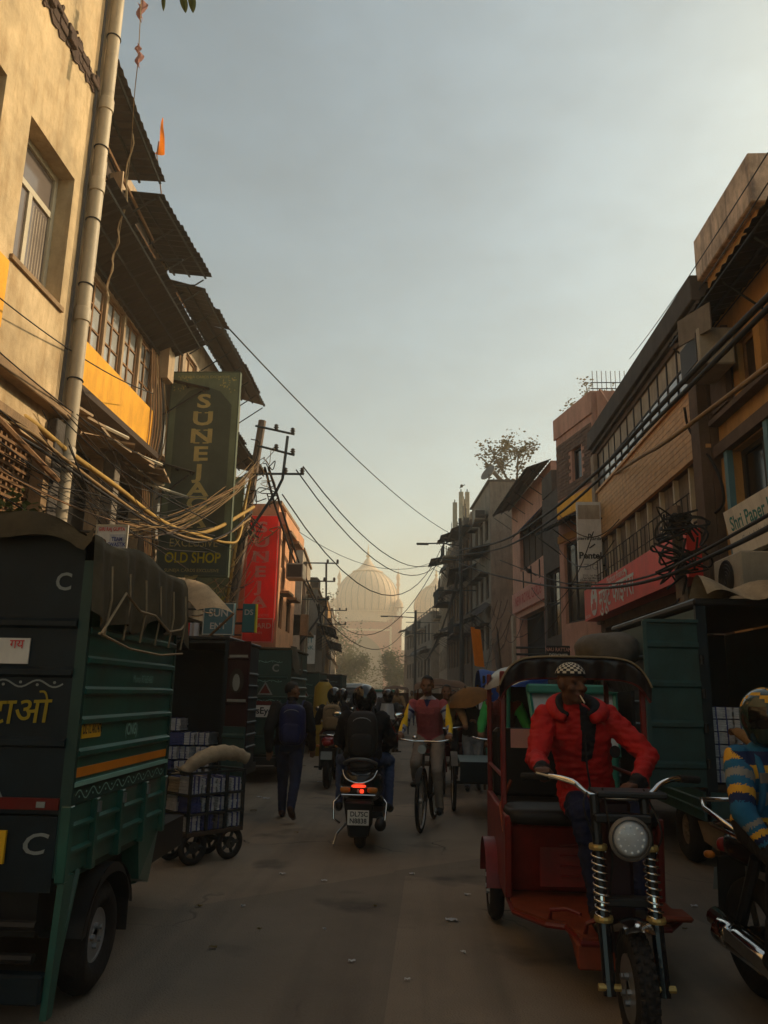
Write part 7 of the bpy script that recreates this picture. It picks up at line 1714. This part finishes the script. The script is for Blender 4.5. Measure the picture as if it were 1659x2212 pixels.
p5 = pole('dark iron pole with a street lamp arm by the tenement', (2.0, 38.5, 0), (1.9, 38.5, 10.0), [(9.6,-.2,1.6,0), (7.9,-.9,1.5,0), (6.4,-1.2,2.6,0)], (.11,.08), 'iron')
MB().tube([(-.1,-.1,8.6), (-1.0,-.1,8.72), (-1.7,-.1,8.7)], .035, 6).build('lamp_arm', 'iron', p5); MB().bx(-2.25,-1.65,-.2,0,8.63,8.72).build('lamp_head', 'iron', p5, bevel=.02)
p6 = pole('far iron frame pole on the right bend', (-.45, 66, 0), (-.45, 66, 8.2), [(8.0,-.8,3.0,0), (7.2,-.8,3.0,0), (6.3,-.8,2.2,0)], (.12,.1), 'iron')
MB().tube([(0,0,7.6), (-2.4,0,7.7)], .04, 5).build('lamp_arm', 'iron', p6); MB().bx(-2.9,-2.3,-.1,.1,7.62,7.72).build('lamp_head', 'iron', p6)
# thick yellow-brown trunk cables along the left facades
def L(px, py, X): return at(px, py, X=X)
def C(px, py, Y): return at(px, py, Y=Y)
wire('trunk_cable', 'thick yellow trunk cable looping along the left facades', spline([C(-40,850,7.4), C(60,905,8.0), C(150,978,8.8), C(250,1050,10.5), C(340,1120,12.2), C(415,1152,13.2), C(470,1140,13.9), C(520,1112,15.4), C(548,1095,16.7)], 6), .036, 'wire_yellow', n=8)
wire('trunk_cable', 'second brown trunk cable below the thick yellow one', spline([C(-40,885,7.3), C(60,930,7.9), C(150,1000,8.7), C(250,1075,10.3), C(340,1135,12.0), C(420,1165,13.2), C(480,1160,14.0), C(540,1120,16.6)], 6), .022, 'wire_tan', n=6)
wire('trunk_cable', 'black trunk cable twisted under the yellow one', spline([C(-40,900,7.3), C(70,960,7.9), C(150,1015,8.7), C(260,1090,10.3), C(340,1140,12.0), C(420,1172,13.2), C(495,1150,14.15), C(545,1105,16.7)], 6), .018, 'wire_black', n=6)
wire('trunk_cable', 'yellow cable drooping in a loop at the leaning pole', spline([C(380,1142,12.8), C(440,1160,13.5), C(490,1172,14.1), C(517,1160,15.2), C(532,1080,16.6), C(548,1000,16.9)], 6), .026, 'wire_yellow', n=6)
for k in range(20):                       # fan of tan service wires from the pole head to the facades
    s_ = rng.uniform(0, 1); e_ = C(rng.uniform(205,330), 1085+rng.uniform(35,85), rng.uniform(10.5,12.5)); a_ = C(550+rng.uniform(-8,6), 1005+rng.uniform(-8,22), 16.85); mid = C(rng.uniform(478,502), 1058+18*s_+rng.uniform(-6,6), 14.15); m2 = C(rng.uniform(370,420), 1112+22*s_+rng.uniform(-10,10), 13.1)
    wire('service_wire', 'thin service wire fanning from the leaning pole to the shop fronts', spline([a_, a_.lerp(mid,.5)-V(0,0,.04), mid, m2, m2.lerp(e_,.5)-V(0,0,.06), e_], 5), .008, rng.choice(['wire_tan','wire_tan','wood','wood_dark']), 'service wires fanning from the leaning pole', 4)
lw = [((-30,620),(330,850),'thin wire crossing the plaster wall below the window'), ((-30,735),(340,1000),'thin wire above the plaster ledge'), ((-30,860),(330,1110),'thin wire beneath the ledge'), ((-30,930),(300,1130),'thin wire in front of the lattice'), ((-30,985),(290,1165),'thin wire low across the lattice'), ((-30,1050),(270,1180),'lowest thin wire over the van tarpaulin'), ((-30,1000),(330,1140),'thin wire between the lattice and column')]
for (a, b_, lab) in lw: wire('wall_wire', lab, sag(C(*a, 6.6), C(*b_, 12.2), .12), .009, rng.choice(['wire_black','wire_black','wood']), 'wires along the left wall', 4)
for k in range(12):
    a = C(550+rng.uniform(-10,10), rng.uniform(1080,1260), 16.8); b_ = C(rng.uniform(380,470), rng.uniform(1180,1330), rng.uniform(14.4,16))
    wire('slack_wire', 'slack wire drooping between the leaning pole and the green signs', sag(a, b_, rng.uniform(.2,.6)), .008, rng.choice(['wire_black','wire_tan','wood']), 'slack wires round the leaning pole', 4)
for k in range(26):                       # finer tangle against the left shop fronts
    a = C(rng.uniform(-20,200), rng.uniform(840,1090), rng.uniform(7,9)); b_ = C(rng.uniform(250,520), rng.uniform(1040,1240), rng.uniform(11,16))
    wire('loose_wire', 'loose thin wire strung across the left shop fronts', spline([a, a.lerp(b_,.3)-V(0,0,rng.uniform(.05,.3)), a.lerp(b_,.65)-V(0,0,rng.uniform(.1,.4)), b_], 6), rng.choice([.005,.007,.009]), rng.choice(['wire_black','wire_black','wire_black','wood_dark']), 'loose wires across the left shop fronts', 4)
# wires over the street
wire('span_wire', 'long thin wire from the awnings down to the phone mast house', sag(C(480,694,15.5), C(972,1152,46), .5), .018, 'iron')
wire('span_wire', 'upper span wire from the leaning pole to the right side', sag(C(655,1008,17), C(957,1205,40), 1.2), .016)
wire('span_wire', 'lower span wire from the leaning pole to the right side', sag(C(640,1015,17), C(950,1215,40), 1.4), .016)
wire('span_wire', 'drooping span wire in front of the main dome', sag(C(610,1068,17), C(955,1180,40), 2.4), .016)
wire('span_wire', 'faint high wire behind the drooping one', sag(C(640,1145,30), C(960,1200,50), 1.2), .014, 'iron')
wire('span_wire', 'wire rising from the left fronts to the right lamp pole', sag(C(715,1330,46), C(955,1195,40), 2.4), .018)
wire('span_wire', 'low wire sagging in front of the mosque gate', sag(C(690,1320,30), C(880,1352,60), 1.6), .02)
for k in range(2): wire('twisted_cable', 'twisted black cable running down from the leaning pole', spline([C(572+8*k,1010,16.9), C(600+12*k,1110,19.5), C(640+8*k,1220,24), C(680+6*k,1300,30)], 6), .030, 'wire_black')
for k in range(2): wire('twisted_cable', 'twisted black cable continuing from the second pole', spline([C(684+4*k,1305,30), C(700,1370,36), C(722+5*k,1415,46)], 6), .03, 'wire_black')
# heavy cables along the right facades
rc = [([(1700,600),(1500,800),(1400,905),(1300,1010),(1180,1110),(1080,1170),(985,1190)], .035, 'thick black cable along the right facades, topmost'), ([(1700,625),(1500,825),(1400,925),(1300,1030),(1180,1130),(1080,1185),(985,1200)], .03, 'thick black cable just under the topmost one'), ([(1700,760),(1540,880),(1430,960),(1380,990),(1300,1045),(1180,1140),(1100,1200),(1000,1230)], .028, 'pale brown cable below the black pair'), ([(1700,1120),(1560,1190),(1420,1250),(1300,1270),(1180,1265),(1060,1240),(990,1215)], .026, 'cable sagging across the red finance board'), ([(1700,1090),(1500,1200),(1400,1245),(1300,1262),(1200,1255),(1080,1210)], .018, 'thin cable just above the sagging one')]
for pts, rr_, lab in rc:
    ys = [6.2, 8.6, 10.6, 13.5, 19.5, 27, 37, 39][:len(pts)] if len(pts) == 8 else ([6.2, 9, 11.5, 15, 21, 29, 38] if len(pts) == 7 else [6.2, 9.5, 12.5, 16, 22, 30])
    wire('facade_cable', lab, spline([C(p[0], p[1], y) for p, y in zip(pts, ys)], 7), rr_, 'wire_tan' if 'brown' in lab else 'wire_black', 'cables along the right facades', 6)
for a, b_, lab in (((1659,330),(1360,775),'left of two thin wires over the right roofs'), ((1659,395),(1400,775),'right of two thin wires over the right roofs')): wire('roof_wire', lab, sag(C(*a, 7.5), C(*b_, 19), .1), .008, 'iron')
wire('facade_cable', 'black cable hanging in a bow beside the ribbon windows', spline([C(1478,880,12.2), C(1490,930,12.2), C(1540,1000,11.6), C(1562,1060,11.4), C(1555,1100,11.6), C(1500,1130,12.4)], 6), .022, 'wire_black')
for k in range(16):
    y = rng.uniform(14, 36); a = V(3.6-.04*(y-14), y, rng.uniform(3.2,5.2)); b_ = a+V(rng.uniform(-.7,.1), rng.uniform(2,8), rng.uniform(-1.2,.8))
    wire('slack_wire', 'slack wire tangled before the right shop fronts', sag(a, b_, rng.uniform(.2,.9)), .012, rng.choice(['wire_black','iron','wood_dark']), 'slack wires before the right shops', 4)
for k in range(7): wire('guy_wire', 'dark guy wire slanting from the lamp pole to the terrace', sag(V(1.8,38.4,7.5-.15*k), V(1.0-.12*k,52+2*k,4.4-.1*k), .3), .02, 'wire_black', 'guy wires beside the terrace', 4)
# pennant, kites, leaves, pigeon
r = thing('pennant', 'orange pennant on a roof-top stick', 'flag', at(352, 392, Y=12.2), 0)
b0 = at(352, 392, Y=12.2); tip = at(354, 254, Y=12.2)-b0; lo_ = at(338, 332, Y=12.2)-b0
MB().tube([(0,0,-.3), lo_*.95, lo_+V(.02,0,.25)], .012, 5).build('stick', 'wood', r)
q = MB(); q.grid(lambda u, v_: (lo_+V(-.03+.17*v_,.02*math.sin(9*u+3*v_),0)).lerp(tip, u)+V(.02*math.sin(5*u),.03*math.sin(6*u+2*v_),0), 14, 5); q.build('cloth', 'orange_cloth', r, smooth=True)
ks = spline([C(306,-30,8.2), C(303,40,8.2), C(298,130,8.4), C(290,210,9.0), C(282,330,9.6), C(262,480,10.0), C(245,560,10.2), C(230,640,10.3)], 6)
r = thing('kite_string', 'tangled kite string with torn rags hanging past the awnings', 'string', ks[-1], 0, None, world=True)
MB().tube(ks, .006, 4).build('string', 'rope', r); MB().tube([p+V(.03*math.sin(i*1.3),.02*math.cos(i),0) for i, p in enumerate(ks[22:])], .012, 4).build('frayed_string', 'rope', r)
for px, py, s_ in ((305,22,.13), (300,128,.09), (298,105,.05)):
    c = C(px, py, 8.25); q = MB(); q.grid(lambda u, v_: c+V((u-.5)*s_*(1-.6*v_)+.02*math.sin(7*v_), .04*math.sin(8*u+5*v_), -v_*s_*2.2+s_), 8, 8); q.build('torn_rag', 'rag', r, smooth=True)
r = thing('overhanging_twig', 'leafy twig hanging in from above the street', 'plant', at(385, -60, Y=5.0), 0, None, world=True)
MB().tube([at(330,-90,Y=5.0), at(385,-45,Y=5.0), at(420,-30,Y=5.0)], .006, 5).build('twig', 'bark', r)
for px, py, px2, py2, wd in ((352,-20,352,22,.016), (392,-22,400,26,.03), (412,-24,416,26,.03), (370,-60,366,-20,.03)):
    a, b_ = at(px,py,Y=5.0), at(px2,py2,Y=5.0); sd = V(1,.25,0).normalized(); q = MB()
    q.grid(lambda u, v_: a.lerp(b_, u)+sd*((v_-.5)*2*wd*math.sin(math.pi*min(1,u*.96+.04))**.8)+V(0,.012*abs(v_-.5)*2,0), 10, 4); q.build('leaf', 'leaf', r, smooth=True)
for k, (px, py, Y_) in enumerate(((1143,1240,24),)):
    c = at(px, py, Y=Y_); r = thing('pigeon', 'dark pigeon perched on the sagging cable', 'bird', c, 0); q = MB()
    q.ball((0,0,.09), (.09,.07,.075), 12, 8, Matrix.Rotation(.5, 3, 'Y')); q.ball((-.09,0,.19), (.045,.04,.045), 10, 7); capsule(q, (-.05,0,.12), (-.085,0,.17), .05, .035, 10); q.build('body', 'ink_black', r, smooth=True)
    MB().slab((.05,-.04,.06), (.05,.04,.06), (.22,.03,-.05), (.22,-.03,-.05), .012).build('tail', 'ink_black', r); MB().cyl((-.13,0,.19), (-.155,0,.183), .01, .002, n=6).build('beak', 'ink_grey', r)
    for s_ in (-1, 1): MB().tube([(0,s_*.02,.04), (0,s_*.02,-.01)], .006, 4).build('leg', 'ink_red', r)
# litter, washing, plants
for k, (px, py, s_) in enumerate(((548,1752,.05), (560,1723,.05), (575,1726,.06), (640,1800,.03), (975,1990,.05), (935,1760,.03), (460,2050,.03), (1010,1935,.03), (690,1690,.05), (655,1655,.06), (525,1960,.02), (700,1905,.03), (810,1960,.02), (610,1890,.03), (890,1890,.03), (430,1960,.03), (760,2080,.025), (1000,2060,.02), (560,2010,.02), (880,2120,.02), (700,2010,.015), (1480,2010,.02), (1500,1960,.03))):
    c = at(px, py, Z=0.0); q = MB(); q.grid(lambda u, v_: c+V((u-.5)*s_*1.6, (v_-.5)*s_, .006+.012*abs(math.sin(5*u+4*v_+k))), 4, 3)
    tag(q.build('paper_scrap', 'paper' if k % 3 else 'leaf_dry', None), 'crumpled scrap of litter lying on the asphalt', 'litter', 'litter on the road')
for px0, px1, m_, lab in ((392,407,'sign_red','red cloth hung to dry above the open black van'), (411,428,'shirt_collar','pale cloth hung to dry above the open black van')):
    a, b_ = at(px0,1345,Y=11.5), at(px1,1382,Y=11.5); q = MB(); q.grid(lambda u, v_: V(a.x+(b_.x-a.x)*u, 11.5+.03*math.sin(9*u), a.z+(b_.z-a.z)*v_), 8, 6); tag(q.build('hung_cloth', m_, None, smooth=True), lab, 'cloth', None)
r = thing('awning_flap', 'tan canvas flap propped on a stick above the vans', 'awning', at(420, 1290, Y=12.6), 0, None, world=True)
q = MB(); c0, c1, c2, c3 = at(375,1255,Y=12.4), at(450,1265,Y=12.4), at(505,1325,Y=11.8), at(425,1318,Y=11.8); q.grid(lambda u, v_: (c0.lerp(c1,u)).lerp(c3.lerp(c2,u), v_)+V(0,0,.06*math.sin(math.pi*u)), 10, 8); q.build('canvas', 'beige_board', r, smooth=True)
MB().tube([c2, at(430,1395,Y=12.2)], .02, 5).build('prop_stick', 'wood', r)
def shrub(label, c, s_, n, seed):
    rr = random.Random(seed); r_ = thing('wall_plant', label, 'plant', c); q = MB(); st = MB()
    for k in range(9): d = V(rr.gauss(0,.5), rr.gauss(0,.5), rr.uniform(-.3,1)).normalized()*s_; st.tube([(0,0,0), d*.5+V(0,0,.05), d], .006, 4)
    for k in range(n):
        p = V(rr.gauss(0,.45), rr.gauss(0,.45), rr.gauss(.1,.5))*s_; u_, v_, _ = basis((rr.gauss(0,1), rr.gauss(0,1), rr.gauss(0,1))); L_ = .05
        q.add([p-u_*L_, p+v_*L_*.6, p+u_*L_, p-v_*L_*.6], [(0,1,2,3)])
    st.build('stem', 'bark', r_); q.build('foliage', 'leaf', r_)
shrub('dark creeper growing under the lattice of the plaster building', (-4.1, 7.45, 2.95), .35, 500, 2)
shrub('scrubby plant on the ledge beside the drain pipe', (-4.15, 8.6, 2.6), .25, 260, 4)
